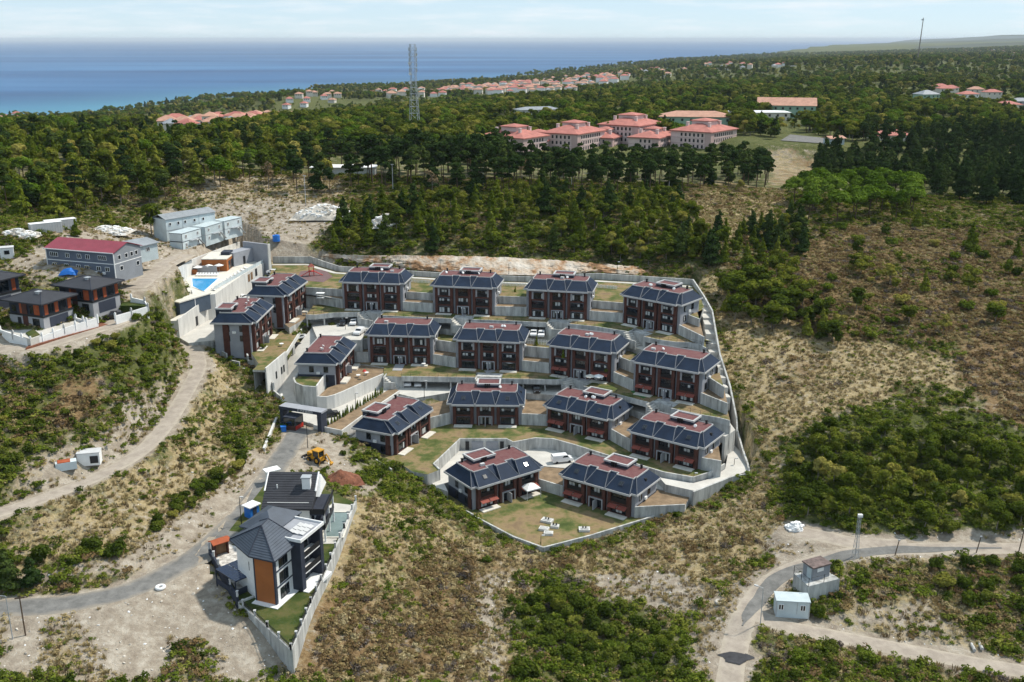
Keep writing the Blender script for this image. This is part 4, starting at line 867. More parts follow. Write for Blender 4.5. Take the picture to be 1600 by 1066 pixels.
for s in range(3):
    swin(t, 'x', 2.6, .3+s*2.85, 2.4, 2.0, 3, 'frame', 'glass', -.04)
    ob('sill_band', MB().box(.3, 5.0, -.12, .02, 2.75+s*2.85, 2.95+s*2.85), M['navy'] if s < 2 else M['white'], t)
ob('balcony_pillar', MB().box(5.0,6.1,-1.9,.2,-.5,9.2), M['navy'], t); ob('balcony_pillar', MB().box(11.0,11.9,-1.9,2.6,-.5,9.2), M['navy'], t)
for s in (1, 2):
    sl = ob('balcony', MB().box(6.1,11.0,-1.8,.3,s*2.9-.25,s*2.9), M['white'], t)
    ob('balustrade', MB().box(6.1,11.0,-1.82,-1.72,s*2.9,s*2.9+.95), M['frame'], sl)
for s in range(3): swin(t, 'x', 8.4, s*2.9+.15, 3.0, 2.1, 3, 'frame', 'glass', -.05)
ob('tower_wall', MB().box(10.0,11.0,0,4.5,-1,9.3), M['navy'], t)
tr = ob('roof_deck', MB().box(5.0,12.0,-2.0,3.6,9.2,9.42), M['plaster'], t)
ob('deck_parapet', MB().box(4.9,12.1,-2.15,-1.95,9.2,9.75).box(11.9,12.1,-1.95,3.6,9.2,9.75).box(4.9,5.1,-1.95,1.0,9.2,9.75), M['white'], tr)
for i in range(3):
    for j in range(3): o = ob('solar_panel', shared('sol', lambda: MB().box(-.55,.55,-.42,.42,0,.06).mesh('solar_panel', M['lightgrey'])), None, tr, (7.4+i*1.25, -.9+j*1.0, 9.62)); o.rotation_euler = (R(14), 0, 0)
ob('terrace_slab', MB().prism([(-1.2,-1.0),(5,-1.0),(5,-3.0),(12.4,-3.0),(12.4,0),(0,0),(0,4),(-1.2,4)], -.4, .14), M['white'], t)
swin(t, 'y', 5.2, 4.6, 1.0, 1.6, 1, 'frame', 'glass', 1.1)
# pergola, fence, kiosk by the first house
pg = thing('glass_pergola', 'dark blue glass roofed pergola beside the orange-walled house', 'pergola', (-46.6,150.8,zH), R(-43))
PW, PDp = 6.0, 4.6
ob('glass_roof', MB().box(-PW/2,PW/2,-PDp/2,-.08,2.75,2.83), mat('navy_glass', (.012,.03,.085), .12, .1, spec=.6), pg); ob('glass_roof', MB().box(-PW/2,PW/2,.08,PDp/2,2.75,2.83), bpy.data.materials['navy_glass'], pg)
for i in range(5): x = -PW/2+PW*i/4; ob('rafter', MB().box(x-.05,x+.05,-PDp/2,PDp/2,2.6,2.75), M['navy'], pg)
for sx in (-1, 1):
    for sy in (-1, 1): ob('post', MB().box(sx*PW/2-.09,sx*PW/2+.09,sy*PDp/2-.09,sy*PDp/2+.09,-.5,2.6), M['navy'], pg)
ob('screen', MB().box(-PW/2,PW/2,-PDp/2-.03,-PDp/2+.03,0,1.1), M['navy'], pg); ob('screen', MB().box(PW/2-.03,PW/2+.03,-PDp/2,PDp/2,0,1.1), M['navy'], pg)
struct('paved_yard', MB().prism(W_([(331,868),(352,895),(372,925),(398,905),(392,880),(372,855),(350,848)], zH), zH-.2, zH+.05), [mat('chequer_paving', (.6,.58,.54), .9, .3, .9, col2=(.2,.18,.16))])
def plotwall(px, zt, zb, m, label, posts=True, fence=True):
    pts = [XY(a, b, zH) for a, b in px]; c = pts[0]; t = thing('garden_wall', label, 'wall', (*c, zH), 0); lo = [(p[0]-c[0], p[1]-c[1]) for p in pts]
    ob('wall', MB().wallstrip(lo, .4, [zb]*len(lo), [zt]*len(lo)), M[m], t)
    for a, b in zip(lo, lo[1:]):
        a = np.array(a); b = np.array(b); L = np.linalg.norm(b-a); n = max(1, round(L/3.6))
        if posts:
            for i in range(n+1): p = a+(b-a)*i/n; ob('post', shared('gp', lambda: MB().box(-.15,.15,-.15,.15,0,.95).box(-.2,.2,-.2,.2,.95,1.1).mesh('post', M['lightgrey'])), None, t, (p[0], p[1], zt-.02))
        if fence:
            f = MB(); f.wallstrip([a, b], .06, [zt+.75]*2, [zt+.82]*2); f.wallstrip([a, b], .06, [zt+.1]*2, [zt+.17]*2)
            for i in range(int(L/.3)): p = a+(b-a)*(i+.5)/int(L/.3); f.box(p[0]-.025, p[0]+.025, p[1]-.025, p[1]+.025, zt+.1, zt+.8)
            ob('fence', f, M['black'], t)
plotwall([(380,948),(418,982),(455,1017)], .25, -6.5, 'concrete', 'tall concrete wall with posts, left side of the pointed lawn plot')
plotwall([(455,1017),(486,944),(517,876)], .25, -6.5, 'concrete', 'tall concrete wall with posts, right side of the pointed lawn plot')
plotwall([(517,876),(538,829),(556,786)], .5, -5, 'concrete', 'concrete wall beside the small swimming pool', True, False)
plotwall([(328,868),(350,905),(372,943)], 1.3, -4, 'navy', 'dark fence wall along the road in front of the pergola', True, False)
plotwall([(372,943),(405,930)], .3, -5, 'concrete', 'short pale concrete wall below the pergola', False, False)
ks = thing('roadside_kiosk', 'small dark red roofed gate shelter at the roadside', 'shelter', (*XY(345,866,zH), zH), R(40))
ob('canopy', gableroof(-1.7,1.7,-1.1,1.1,2.7,.45), M['rust'], ks); ob('side_panel', MB().box(-1.3,-1.1,-.8,.8,0,2.7), M['brick'], ks); ob('side_panel', MB().box(1.1,1.3,-.8,.8,0,2.7), M['brick'], ks); ob('gate_leaf', MB().box(-1.1,1.1,-.05,.05,.1,2.1), M['wood'], ks)
tb = thing('portable_cabin', 'blue cabin with white roof at the roadside fence', 'cabin', (*XY(394,806,zH), zH), R(55))
ob('body', MB().box(-1.1,1.1,-.9,.9,0,2.3), M['blue'], tb); ob('roof', MB().box(-1.4,1.4,-1.2,1.2,2.3,2.5), M['white'], tb); ob('door', MB().box(-.45,.45,-.95,-.9,.1,2.0), M['navy'], tb)
rv = thing('porch_roof', 'white canopy roof at the entrance of the dark-roofed white house', 'canopy', (*XY(426,752,zH), zH), R(35))
ob('roof', MB().box(-1.6,1.6,-1.1,1.1,2.6,2.8), M['white'], rv)
for sx in (-1, 1): ob('post', MB().box(sx*1.3-.1,sx*1.3+.1,-.1,.1,-.3,2.6), M['white'], rv)
# second house
t = thing('white_house', 'white house with dark tiled roof, balconies and a pool yard', 'house', (-40.8,171.2,zH), R(-1))
ob('wall', MB().box(-3.7,3.9,-5.7,5.0,-1,8.2), M['white'], t)
r2 = MB()
r2.add([(-4.6,-6.8,7.4),(4.7,-6.8,7.4),(4.7,0,11.6),(-4.6,0,11.6),(-4.6,6.2,7.8),(4.7,6.2,7.8),(-4.6,-6.8,7.15),(4.7,-6.8,7.15)], [(0,1,2,3),(3,2,5,4),(6,7,1,0),(6,0,3,4),(1,7,5,2)])
rf = ob('roof', r2, M['dark_tile'], t)
tc_ = MB()
for j in range(15):
    u = j/15; v = u+.075; tc_.add([(-4.62,-6.8+6.8*u,7.4+4.2*u+.1),(4.72,-6.8+6.8*u,7.4+4.2*u+.1),(4.72,-6.8+6.8*v,7.4+4.2*v+.03),(-4.62,-6.8+6.8*v,7.4+4.2*v+.03),(-4.62,-6.8+6.8*u,7.4+4.2*u),(4.72,-6.8+6.8*u,7.4+4.2*u)], [(0,1,2,3),(4,5,1,0)])
ob('tile_courses', tc_, M['dark_tile'], rf)
ob('gable_trim', MB().tube((-4.65,-3.6,9.5),(-4.65,0,11.75),.16,4).tube((4.75,-3.6,9.5),(4.75,0,11.75),.18,4), M['white'], rf)
ch = ob('chimney', MB().box(-.75,.75,-.6,.6,-1.2,1.4), M['white'], rf, (3.0,-2.6,10.4)); ob('chimney_cap', MB().box(-.9,.9,-.75,.75,1.4,1.65), M['steel'], ch)
ob('vent_pipe', MB().tube((0,0,0),(0,0,1.0),.12,6), M['white'], rf, (-2.4,-3.0,9.5))
dm = ob('dormer', MB().add([(4.0,-3.2,8.2),(5.4,-3.2,8.2),(5.4,3.0,8.2),(4.0,3.0,8.2),(5.2,-.2,11.4),(3.0,-.2,11.4)], [(0,1,4,5),(1,2,4),(2,3,5,4)]), M['white'], t)
swin(t, 'x', 1.2, 4.9, 1.7, 2.2, 1, 'frame', 'glass', -5.76); swin(t, 'x', -2.6, 6.3, 1.2, .6, 1, 'frame', 'glass', -5.76)
for s in (1, 2):
    bl = ob('balcony', MB().box(3.9,6.6,-5.5,3.0,s*2.9-.3,s*2.9), M['navy'], t); ob('balustrade', MB().box(6.5,6.62,-5.5,3.0,s*2.9,s*2.9+1.0).box(3.9,6.5,-5.52,-5.42,s*2.9,s*2.9+1.0), M['frame'], bl)
for yy in (-5.2, -1.2, 2.8): ob('column', MB().box(6.3,6.6,yy-.15,yy+.15,-.3,5.9), M['white'], t)
for s in range(3):
    for yy in (-3.4, .6): swin(t, 'y', yy, s*2.9+.2, 2.0, 2.1, 2, 'frame', 'glass', 3.94)
pl = thing('swimming_pool', 'small empty tiled swimming pool behind the white house', 'pool', (-33.4,172.6,zH), 0)
struct('pool_yard', MB().prism(W_([(498,850),(523,850),(552,790),(520,786),(505,800)], zH), zH-.3, zH+.06), [M['pave']])
ob('rim', MB().box(-2.1,2.1,-5.4,-5.05,0,.24).box(-2.1,2.1,5.05,5.4,0,.24).box(-2.1,-1.8,-5.05,5.05,0,.24).box(1.8,2.1,-5.05,5.05,0,.24), M['patio'], pl); ob('basin', MB().box(-1.8,1.8,-5.05,5.05,.03,.1), M['pooltile'], pl)

# --- modern houses on the left hill
def cube_house(label, F, E, depth, h, rh, panels=True):
    a, L = frame_from(F, E); t = thing('modern_house', label, 'house', tuple(F), a); D = depth
    ob('lower_wall', MB().box(0,L,0,D,-2,h*.48), M['panel'], t); ob('upper_wall', MB().box(.15,L-.15,.15,D-.15,h*.48,h), M['navy'], t)
    ob('storey_band', MB().box(-.12,L+.12,-.12,D+.12,h*.45,h*.52), M['frame'], t)
    rf = ob('roof', hiproof(-1.1,L+1.1,-1.1,D+1.1,h+.25,rh,.3), M['blue_tile'] if False else M['dark_tile'], t)
    rc = MB()
    for p in ((-1.1,-1.1),(L+1.1,-1.1),(L+1.1,D+1.1),(-1.1,D+1.1)):
        q = ((D+2.2)/2-1.1, D/2) if L >= D else (L/2, (L+2.2)/2-1.1)
        if p[0] > L/2 and L >= D: q = (L+1.1-(D+2.2)/2, D/2)
        if p[1] > D/2 and L < D: q = (L/2, D+1.1-(L+2.2)/2)
        rc.tube((*p, h+.3), (*q, h+.3+rh), .08, 4)
    ob('ridge_cap', rc, M['navy'], rf)
    ch = ob('chimney', MB().box(-.45,.45,-.45,.45,-.5,.9).box(-.6,.6,-.6,.6,.9,1.05), M['steel'], rf, (L*.34, D*.36, h+rh*.55))
    for u, w in ((.08,1.0),(.42,1.0),(.86,1.0)): ob('cladding_panel', MB().box(L*u,L*u+w,.04,.14,h*.53,h*.97), M['rust'], t)
    for u, w in ((.1,1.6),(.55,1.3)): ob('cladding_panel', MB().box(.04,.14,D*u,D*u+w,h*.53,h*.97), M['rust'], t)
    swin(t, 'x', L*.3, h*.55, L*.2, h*.38, 2, 'frame', 'glass', .12); swin(t, 'x', L*.7, h*.55, L*.22, h*.38, 2, 'frame', 'glass', .12)
    ob('garage_door', MB().box(L*.2,L*.82,-.06,.02,-.2,h*.4), M['navy'], t); swin(t, 'y', D*.22, .3, 2.0, 2.0, 2, 'frame', 'glass', -.03); swin(t, 'y', D*.3, h*.56, 1.6, 1.8, 2, 'frame', 'glass', .1)
    ob('stone_panel', MB().box(-.1,.0,D*.45,D*.6,-.5,h), M['brick'], t); ob('door', MB().box(-.08,.02,D*.66,D*.76,0,2.2), M['frame'], t); swin(t, 'y', D*.85, h*.56, 1.4, 1.6, 1, 'frame', 'glass', .1)
    return t
N1F = P3(70,515,-62.8); N1E = P3(116,500,-62.8)
cube_house('grey two-storey house with orange panels behind the white front wall, nearest of three', N1F, N1E, 10.2, 5.9, 1.7)
N2F = P3(147,491,-62.0); cube_house('grey two-storey house with orange panels, right of its twin by the parked bikes', N2F, N2F+(N1E-N1F)*1.0, 10.2, 6.0, 1.7)
N3F = np.array((-124.5,218.0,-60.5)); cube_house('grey two-storey house with orange corner panel, cut by the left picture edge', N3F, N3F+np.array((7.2,13.8,0)), 10, 6.6, 1.6)
for px, lab in (([(0,515,-62.2),(20,522,-62.6),(48,532,-63.2)], 'white garden wall along the left lane in front of the nearest grey house'), ([(48,532,-63.2),(100,513,-62.6),(152,497,-62.2)], 'white garden wall climbing right along the brick lane'), ([(180,494,-62.2),(205,487,-62.2),(231,479,-62.0),(226,470,-61),(205,465,-60.6)], 'white garden wall around the right-hand grey house'), ([(95,490,-61.8),(130,500,-62.2)], 'white garden wall between the two nearer grey houses')):
    p = [P3(*q) for q in px]; t = thing('garden_wall', lab, 'wall', tuple(p[0]-(0,0,1.2)), 0); lo = [q-p[0] for q in p]
    ob('wall', MB().wallstrip(lo, .3, [q[2]-2 for q in lo], [q[2]+1.25 for q in lo]), M['white'], t)
    for a, b in zip(lo, lo[1:]):
        n = max(1, round(np.linalg.norm(b-a)/3.2))
        for i in range(n+1): q = a+(b-a)*i/n; ob('post', shared('wp', lambda: MB().box(-.2,.2,-.2,.2,0,1.9).box(-.12,.12,-.12,.12,1.9,2.15).mesh('post', M['white'])), None, t, (q[0], q[1], q[2]))
struct('brick_lane', MB().prism([XY(40,545,-64.4), XY(52,534,-64.4), XY(110,517,-64.2), XY(165,500,-64), XY(185,493,-63.9), XY(190,499,-64), XY(150,512,-64.2), XY(90,530,-64.4)], [-66]*8, [-64.25]*8), [M['red_soil']])
struct('house_lawn', MB().prism([XY(0,513,-62.6), XY(47,529,-62.6), XY(150,495,-62.6), XY(120,480,-62.6), XY(0,480,-62.6)], -65, -62.75), [M['pave']])
struct('house_lawn', MB().prism([XY(40,520,-62.5), XY(48,527,-62.5), XY(62,522,-62.5), XY(52,514,-62.5)], -65, -62.5), [M['lawn']]); struct('house_lawn', MB().prism([XY(188,478,-61.8), XY(228,478,-61.8), XY(222,469,-61.8), XY(190,470,-61.8)], -65, -61.8), [M['lawn']])

# --- the grey dormitory with a maroon roof, sheds, barracks and containers
F = P3(180,431,-56.4); E = P3(206,416.6,-56.4); a = math.atan2(242.5-249.0, -98.7+118.2)
t = thing('dormitory', 'long grey two-storey dormitory with maroon gable roof', 'building', (-118.2,249.0,-56.4), a); Ld, Dd, Hd = 20.6, 10.2, 5.7
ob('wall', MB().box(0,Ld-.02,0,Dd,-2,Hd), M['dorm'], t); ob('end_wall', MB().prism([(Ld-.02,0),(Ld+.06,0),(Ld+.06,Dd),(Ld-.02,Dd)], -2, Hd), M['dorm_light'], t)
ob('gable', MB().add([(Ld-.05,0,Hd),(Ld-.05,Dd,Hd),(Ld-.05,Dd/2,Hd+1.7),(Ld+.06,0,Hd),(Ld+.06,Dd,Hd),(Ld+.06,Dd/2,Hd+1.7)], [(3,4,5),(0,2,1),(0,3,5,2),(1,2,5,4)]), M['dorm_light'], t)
ob('white_trim', MB().box(-.06,Ld+.1,-.08,Dd+.05,2.75,2.95).box(Ld-.05,Ld+.12,-.1,.1,-1,Hd).box(-.1,.1,-.1,.1,-1,Hd), M['white'], t)
rf = ob('roof', gableroof(-.4,Ld+.4,-.5,Dd+.5,Hd+.02,1.9), M['maroon'], t); ob('roof_edge', MB().box(-.42,Ld+.42,-.6,-.48,Hd-.1,Hd+.12), M['white'], rf)
for u, n in ((2.4,4),(6.6,2),(10.2,2),(12.8,2),(17.2,4)): swin(t, 'x', u, 3.7, .62*n, 1.15, n, 'white', 'glass', -.05)
for u in (2.2,5.9,9.6,12.2,15.8,18.4): swin(t, 'x', u, .9, 1.3, 1.15, 2, 'white', 'glass', -.05)
for u in (2.0,4.6,6.6,8.4): swin(t, 'y', u, 3.7, 1.1, 1.15, 1, 'white', 'glass', Ld+.08)
for u in (2.4, 8.6): swin(t, 'y', u, .9, 1.2, 1.15, 1, 'white', 'glass', Ld+.08)
for u in (8.9, 15.0, 17.4): ob('air_conditioner', shared('ac2', lambda: MB().box(-.4,.4,-.35,0,0,.6).mesh('air_conditioner', M['white'])), None, t, (u, -.02, .15))
t = thing('low_shed', 'low shed with patched grey sheet roof behind the dormitory', 'shed', (-106.5,262.5,-57.2), R(62)); ob('wall', MB().box(0,15,0,9,-2,2.7), M['bluewhite'], t); ob('roof', gableroof(-.5,15.5,-.5,9.5,2.7,1.0), M['grey_roof'], t)
for u in (2,5,8,11.5): swin(t, 'x', u, .8, 1.3, 1.1, 2, 'white', 'glass', -.05)
t = thing('barracks', 'long white two-storey prefab barracks with grey roof and small dark windows', 'building', tuple(P3(262,379,-62.6)), math.atan2(333-317,-97.5+109.5)); 
ob('wall', MB().box(0,19,0,7,-1.5,7.4), M['sheet'], t); ob('roof', gableroof(-.3,19.3,-.3,7.3,7.4,1.3), M['grey_roof'], t); ob('joint', MB().box(-.02,19.02,-.05,.0,3.7,3.85).box(6.2,6.28,-.05,0,-1,7.4).box(12.5,12.58,-.05,0,-1,7.4), M['steel'], t)
for u in (1.5,4.6,7.2,10.8,14.2): swin(t, 'x', u, 5.2, .9, 1.0, 1, 'white', 'glass', -.05)
for u in (4.6,7.4,11.0): swin(t, 'x', u, 1.8, .8, .9, 1, 'white', 'glass', -.05)
ob('access_balcony', MB().box(12.8,19,-1.0,-.06,2.6,2.75), M['steel'], t)
for i, ((x0,y0),(x1,y1),lab) in enumerate(((XY(286,391,-63.5),XY(316,381.5,-63.5),'front'), (XY(322,380,-63.5),XY(349,371,-63.5),'middle'), (XY(352,370,-63.5),XY(379,363,-63.5),'far'))):
    a, L = frame_from((x0,y0), (x1,y1))
    for lv in (0, 1):
        t = thing('site_container', f'white site container, {["lower","upper"][lv]} one of the {lab} stack before the barracks', 'container', (x0,y0,-63.6+lv*2.65), a)
        ob('body', MB().box(0,L,0,4.6,-1 if lv == 0 else 0,2.6), M['sheet'] if i != 1 else M['bluewhite'], t)
        ob('frame_edge', MB().box(-.05,.1,-.06,4.66,0,.12).box(-.05,L+.05,-.06,.02,2.5,2.64).box(-.06,.05,-.06,.05,0,2.6).box(L-.05,L+.06,-.06,.05,0,2.6).box(-.06,.02,-.05,4.65,2.5,2.64), M['navy'] if i == 0 else M['steel'], t)
        for u in (.2, .8): swin(t, 'x', L*u, .9, .9, 1.1, 2, 'white', 'glass', -.05)
        if lv == 1: ob('roof_sheet', MB().box(-.15,L+.15,-.15,4.75,2.64,2.74), M['bluewhite'], t)
    st_ = thing('access_stair', f'steel stair and landing before the {lab} container stack', 'stairs', (x0,y0,-63.6), a); ob('landing', MB().box(L*.35,L*.75,-1.1,-.08,2.5,2.62), M['steel'], st_); ob('flight', MB().add([(L*.75,-.3,2.6),(L*.75,-1.0,2.6),(L*1.05,-1.0,0),(L*1.05,-.3,0),(L*.75,-.3,2.4),(L*.75,-1.0,2.4),(L*1.05,-1.0,-.2),(L*1.05,-.3,-.2)], [(0,1,2,3),(7,6,5,4),(0,3,7,4),(1,5,6,2)]), M['steel'], st_)
for i, (px, py) in enumerate(((72,362),(95,357))):
    p = G(px, py); t = thing('storage_container', f'grey steel storage container on the dirt yard, {["nearer","farther"][i]} of the pair in line', 'container', tuple(p), R(38)); ob('body', MB().box(-4.2,4.2,-1.3,1.3,-.4,2.6), M['lightgrey'], t)
    for j in range(12): ob('rib', shared('rib', lambda: MB().box(-.06,.06,-.06,0,.1,2.5).mesh('rib', M['lightgrey'])), None, t, (-3.9+j*.7,-1.3,0))
    ob('roof', MB().box(-4.25,4.25,-1.35,1.35,2.6,2.68), M['white'], t)
p = G(12,402); t = thing('white_cabin', 'small white cabin at the left edge of the dirt yard', 'cabin', tuple(p), R(25)); ob('body', MB().box(-1.6,1.6,-1.3,1.3,-.3,2.6), M['white'], t); ob('roof', MB().box(-1.75,1.75,-1.45,1.45,2.6,2.75), M['lightgrey'], t); swin(t, 'x', 0, 1, 1.2, 1, 2, 'frame', 'glass', -1.33)
p = G(108,428); o = thing('tarpaulin_heap', 'blue tarpaulin heap left of the dormitory', 'tarpaulin', tuple(p), 0)
hb = MB(); vs = []; 
for j in range(7):
    for i in range(9):
        u, v = i/8-.5, j/6-.5; vs.append((u*4.4, v*2.8, max(-.2, 1.5*(1-4*max(u*u, v*v))+.5*(vnoise(i*1.7, j*1.7, 2, 5)-.5))))
hb.add(vs, [(j*9+i, j*9+i+1, j*9+i+10, j*9+i+9) for j in range(6) for i in range(8)]); ob('sheet', hb, M['blue'], o)

# --- club building around the pool
t = thing('club_wall', 'tall white club wall with brown shutters below the pool deck', 'wall', tuple(poolw[1]), 0); b_ = poolw[1]
top1 = [zP-b_[2]+.1]*2; l1 = [tuple((poolw[1]-b_)[:2]), tuple((poolw[2]-b_)[:2])]
ob('wall', MB().wallstrip(l1, .4, [-3, -3], top1), M['concrete_white'], t); l0 = [tuple((poolw[0]-b_)[:2]), tuple((poolw[1]-b_)[:2])]
ob('lower_wall', MB().wallstrip(l0, .4, [-4, -3], [-72.1-b_[2]+.25, zP-b_[2]-.6]), M['concrete_white'], t)
dv = np.array(l1[1]); a = math.atan2(dv[1], dv[0]); nrm = np.array((math.sin(a), -math.cos(a)))*.24
for u, m_ in ((.12,'wood'),(.22,'wood'),(.40,'wood'),(.46,'frame'),(.66,'wood'),(.72,'wood'),(.82,'frame')):
    q = dv*u+nrm; ob('shutter', MB().box(-.75,.75,-.05,.05,0,2.3), M[m_], t, (q[0], q[1], .6+3.0*u), a)
q = np.array(l0[0])*.55+nrm; ob('door', MB().box(-.6,.6,-.05,.05,0,2.6), M['frame'], t, (q[0], q[1], -1.2), math.atan2(l0[1][1]-l0[0][1], l0[1][0]-l0[0][0]))
gr = MB()
for k in range(24): q = dv*(k/23); gr.box(q[0]-.03,q[0]+.03,q[1]-.03,q[1]+.03,top1[0],top1[0]+1.1)
gr.tube((0,0,top1[0]+1.1),(dv[0],dv[1],top1[0]+1.1),.04,4); ob('railing', gr, M['steel'], t); gl = MB().wallstrip([(0,0),tuple(dv)], .03, [top1[0]+.1]*2, [top1[0]+1.0]*2); ob('glass_rail', gl, M['sheet'], t)
pl = thing('swimming_pool', 'bright blue swimming pool on the club deck with white loungers', 'pool', (*XY(318,443,zP), zP), 0); c0 = np.array(XY(318,443,zP))
wp = [np.array(XY(a_, b__, zP))-c0 for a_, b__ in ((300,448),(299,435.5),(342,435.5),(319,456))]
ob('water', MB().prism([tuple(q) for q in wp], -1, .03), M['poolwater'], pl); ob('coping', MB().wallstrip([tuple(q) for q in wp]+[tuple(wp[0])], .5, [-.3]*5, [.09]*5), M['white'], pl)
t = thing('pool_cafe', 'brown flat-roofed pool cafe on the club deck', 'building', (-96.8,305.0,zP), 0); ob('wall', MB().box(0,7.8,0,10.5,-.5,3.7), M['orange'], t); ob('roof', MB().box(-.1,7.9,-.1,10.6,3.7,3.95), M['patio'], t); ob('roof_plant', MB().box(4.6,7.4,5.5,9.5,3.95,4.9), M['navy'], t)
for u in (3.0,5.6): swin(t, 'y', u, .2, 2.0, 2.6, 2, 'frame', 'glass', 7.84)
ob('screen_wall', MB().box(-3.2,5.5,-3.0,-2.8,-.3,2.4), M['panel'], t); ob('bar_counter', MB().box(-3,-.4,-4.4,-3.4,0,1.4), M['orange'], t)
t = thing('club_annex', 'grey club annex block with a dark doorway and a tall end wall', 'building', (-88.5,311.5,zP), R(62)); ob('wall', MB().box(0,9,0,4,-.5,4.4), M['plaster'], t); ob('doorway', MB().box(4.2,5.2,-.06,.02,0,2.6), M['frame'], t); ob('end_wall', MB().box(9,9.8,-6.2,4.2,-4,6.2), M['plaster'], t); ob('pale_edge', MB().box(8.9,9.9,-6.6,-6.2,-6,6.3), M['concrete_white'], t)
rt = thing('red_tank', 'red cylindrical water tank beside the club annex', 'tank', (*XY(400,402,zP), zP), R(10)); ob('shell', MB().tube((-1.7,0,1.4),(1.7,0,1.4),1.2,14), M['red'], rt, smooth=False); ob('cradle', MB().box(-1.2,-.9,-.8,.8,0,.6).box(.9,1.2,-.8,.8,0,.6), M['steel'], rt)
t = thing('entrance_box', 'dark panelled box with pale roof on the club forecourt', 'building', (*XY(282,492,-72.2), -72.2), R(62)); ob('wall', MB().box(0,11.5,0,3.2,-1,3.3), mat('slate_panel', (.075,.10,.135), .6, .06), t); ob('roof', MB().box(-.2,11.7,-.2,3.4,3.3,3.6), M['patio'], t); ob('pilaster', MB().box(5.6,5.8,-.06,.02,0,3.3), M['white'], t)
bwall([(238,447,-62),(262,428,-63.5),(300,405,-65.2),(345,388,-66.6),(374,378,-67)], 'pale retaining wall between the container yard and the pool', .4, 9, 'concrete_white')
bwall([(262,442,-66.3),(296,418,-67.5)], 'low pale wall beneath the planted strip above the pool', .3, 6, 'concrete_white')
bwall([(252,497,-71.0),(266,478,-69.6),(303,468,-69.2),(300,452,-69.2)], 'pale parapet at the corner of the pool deck', .3, 4, 'concrete_white')
for i in range(8):
    q = XY(308+i*4.5,431,zP); t = thing('sun_lounger', 'white sun lounger in the row behind the blue pool', 'lounger', (*q, zP), R(90), 'loungers behind the pool'); ob('seat', MB().box(-.9,.35,-.32,.32,.25,.38), M['white'], t); ob('backrest', MB().add([(.35,-.32,.25),(.35,.32,.25),(.95,.32,.75),(.95,-.32,.75),(.35,-.32,.38),(.35,.32,.38),(.9,.32,.85),(.9,-.32,.85)], [(3,2,1,0),(4,5,6,7),(0,1,5,4),(2,3,7,6),(1,2,6,5),(3,0,4,7)]), M['white'], t)
for i in range(10):
    u = .08+.07*i; q = np.array(XY(336,459.5,zP))*(1-u)+np.array(XY(412,407,zP))*u+(-1.8,.6); t = thing('sun_lounger', 'white sun lounger in the row along the club wall railing', 'lounger', (*q, zP), a+.9, 'loungers along the railing'); ob('seat', MB().box(-.9,.9,-.32,.32,.25,.38), M['white'], t); ob('backrest', MB().box(.5,.95,-.32,.32,.38,.6), M['white'], t)
for i, (px, py) in enumerate(((310,428),(327,426),(343,425))):
    q = XY(px, py, zP); t = thing('parasol', f'white parasol behind the blue pool, {["left","middle","right"][i]} of three', 'parasol', (*q, zP), 0); ob('pole', MB().tube((0,0,0),(0,0,2.5),.04,6), M['steel'], t); cv = MB(); cv.add([(1.5*math.cos(k*math.pi/4), 1.5*math.sin(k*math.pi/4), 2.1) for k in range(8)]+[(0,0,2.65),(0,0,2.2)], [(k, (k+1) % 8, 8) for k in range(8)]+[((k+1) % 8, k, 9) for k in range(8)]); ob('canopy', cv, M['white'], t)

# --- entrance gate with guard booth
t = thing('entrance_gate', 'dark portal gate with grey roof slab and raised lettering at the estate entrance', 'gate', (-49.8,222.9,-88.7), R(-22))
ob('roof', MB().box(-5.9,5.9,-1.3,1.4,4.3,4.75), M['plaster'], t); ob('fascia', MB().box(-5.95,5.95,-1.36,-1.28,4.0,4.74), M['navy'], t)
ob('pillar', MB().box(-5.8,-4.9,-1.2,1.3,-.6,4.3), M['navy'], t); ob('pillar', MB().box(4.6,5.7,-1.2,1.3,-.6,4.3), M['navy'], t)
GL = {'C': [(0,.12,0,.6),(.12,.42,0,.12),(.12,.42,.48,.6)], 'T': [(.15,.27,0,.48),(0,.42,.48,.6)], 'F': [(0,.12,0,.6),(.12,.42,.48,.6),(.12,.34,.24,.36)], 'A': [(0,.12,0,.48),(.3,.42,0,.48),(0,.42,.48,.6),(.12,.3,.22,.32)], 'R': [(0,.12,0,.6),(.12,.42,.48,.6),(.3,.42,.28,.48),(.12,.3,.24,.34),(.26,.4,0,.24)], 'O': [(0,.12,0,.6),(.3,.42,0,.6),(.12,.3,0,.12),(.12,.3,.48,.6)]}
for i, c_ in enumerate('CTFARO'):
    lm = MB()
    for x0, x1, z0, z1 in GL[c_]: lm.box(x0*1.3, x1*1.3, -.05, .05, z0, z1)
    ob('letter', lm, M['steel'], t, (-.6+i*.72,-1.42,4.02))
gb = thing('guard_booth', 'dark guard booth with red base under the gate roof', 'booth', (-52.2,222.4,-88.7), R(-22)); ob('base', MB().box(-1.7,1.7,-1.7,1.7,-.5,.9), M['brick'], gb); ob('frame', MB().box(-1.7,-1.55,-1.7,-1.55,.9,3).box(1.55,1.7,-1.7,-1.55,.9,3).box(1.55,1.7,1.55,1.7,.9,3).box(-1.7,1.7,-1.72,1.7,2.75,3.0), M['navy'], gb)
ob('glazing', MB().box(-1.6,1.6,-1.62,-1.58,.9,2.75), M['glass'], gb); ob('glazing', MB().box(1.58,1.62,-1.6,1.6,.9,2.75), M['glass'], gb); ob('red_panel', MB().box(1.7,1.76,-1.6,1.6,0,.9), M['red'], gb)
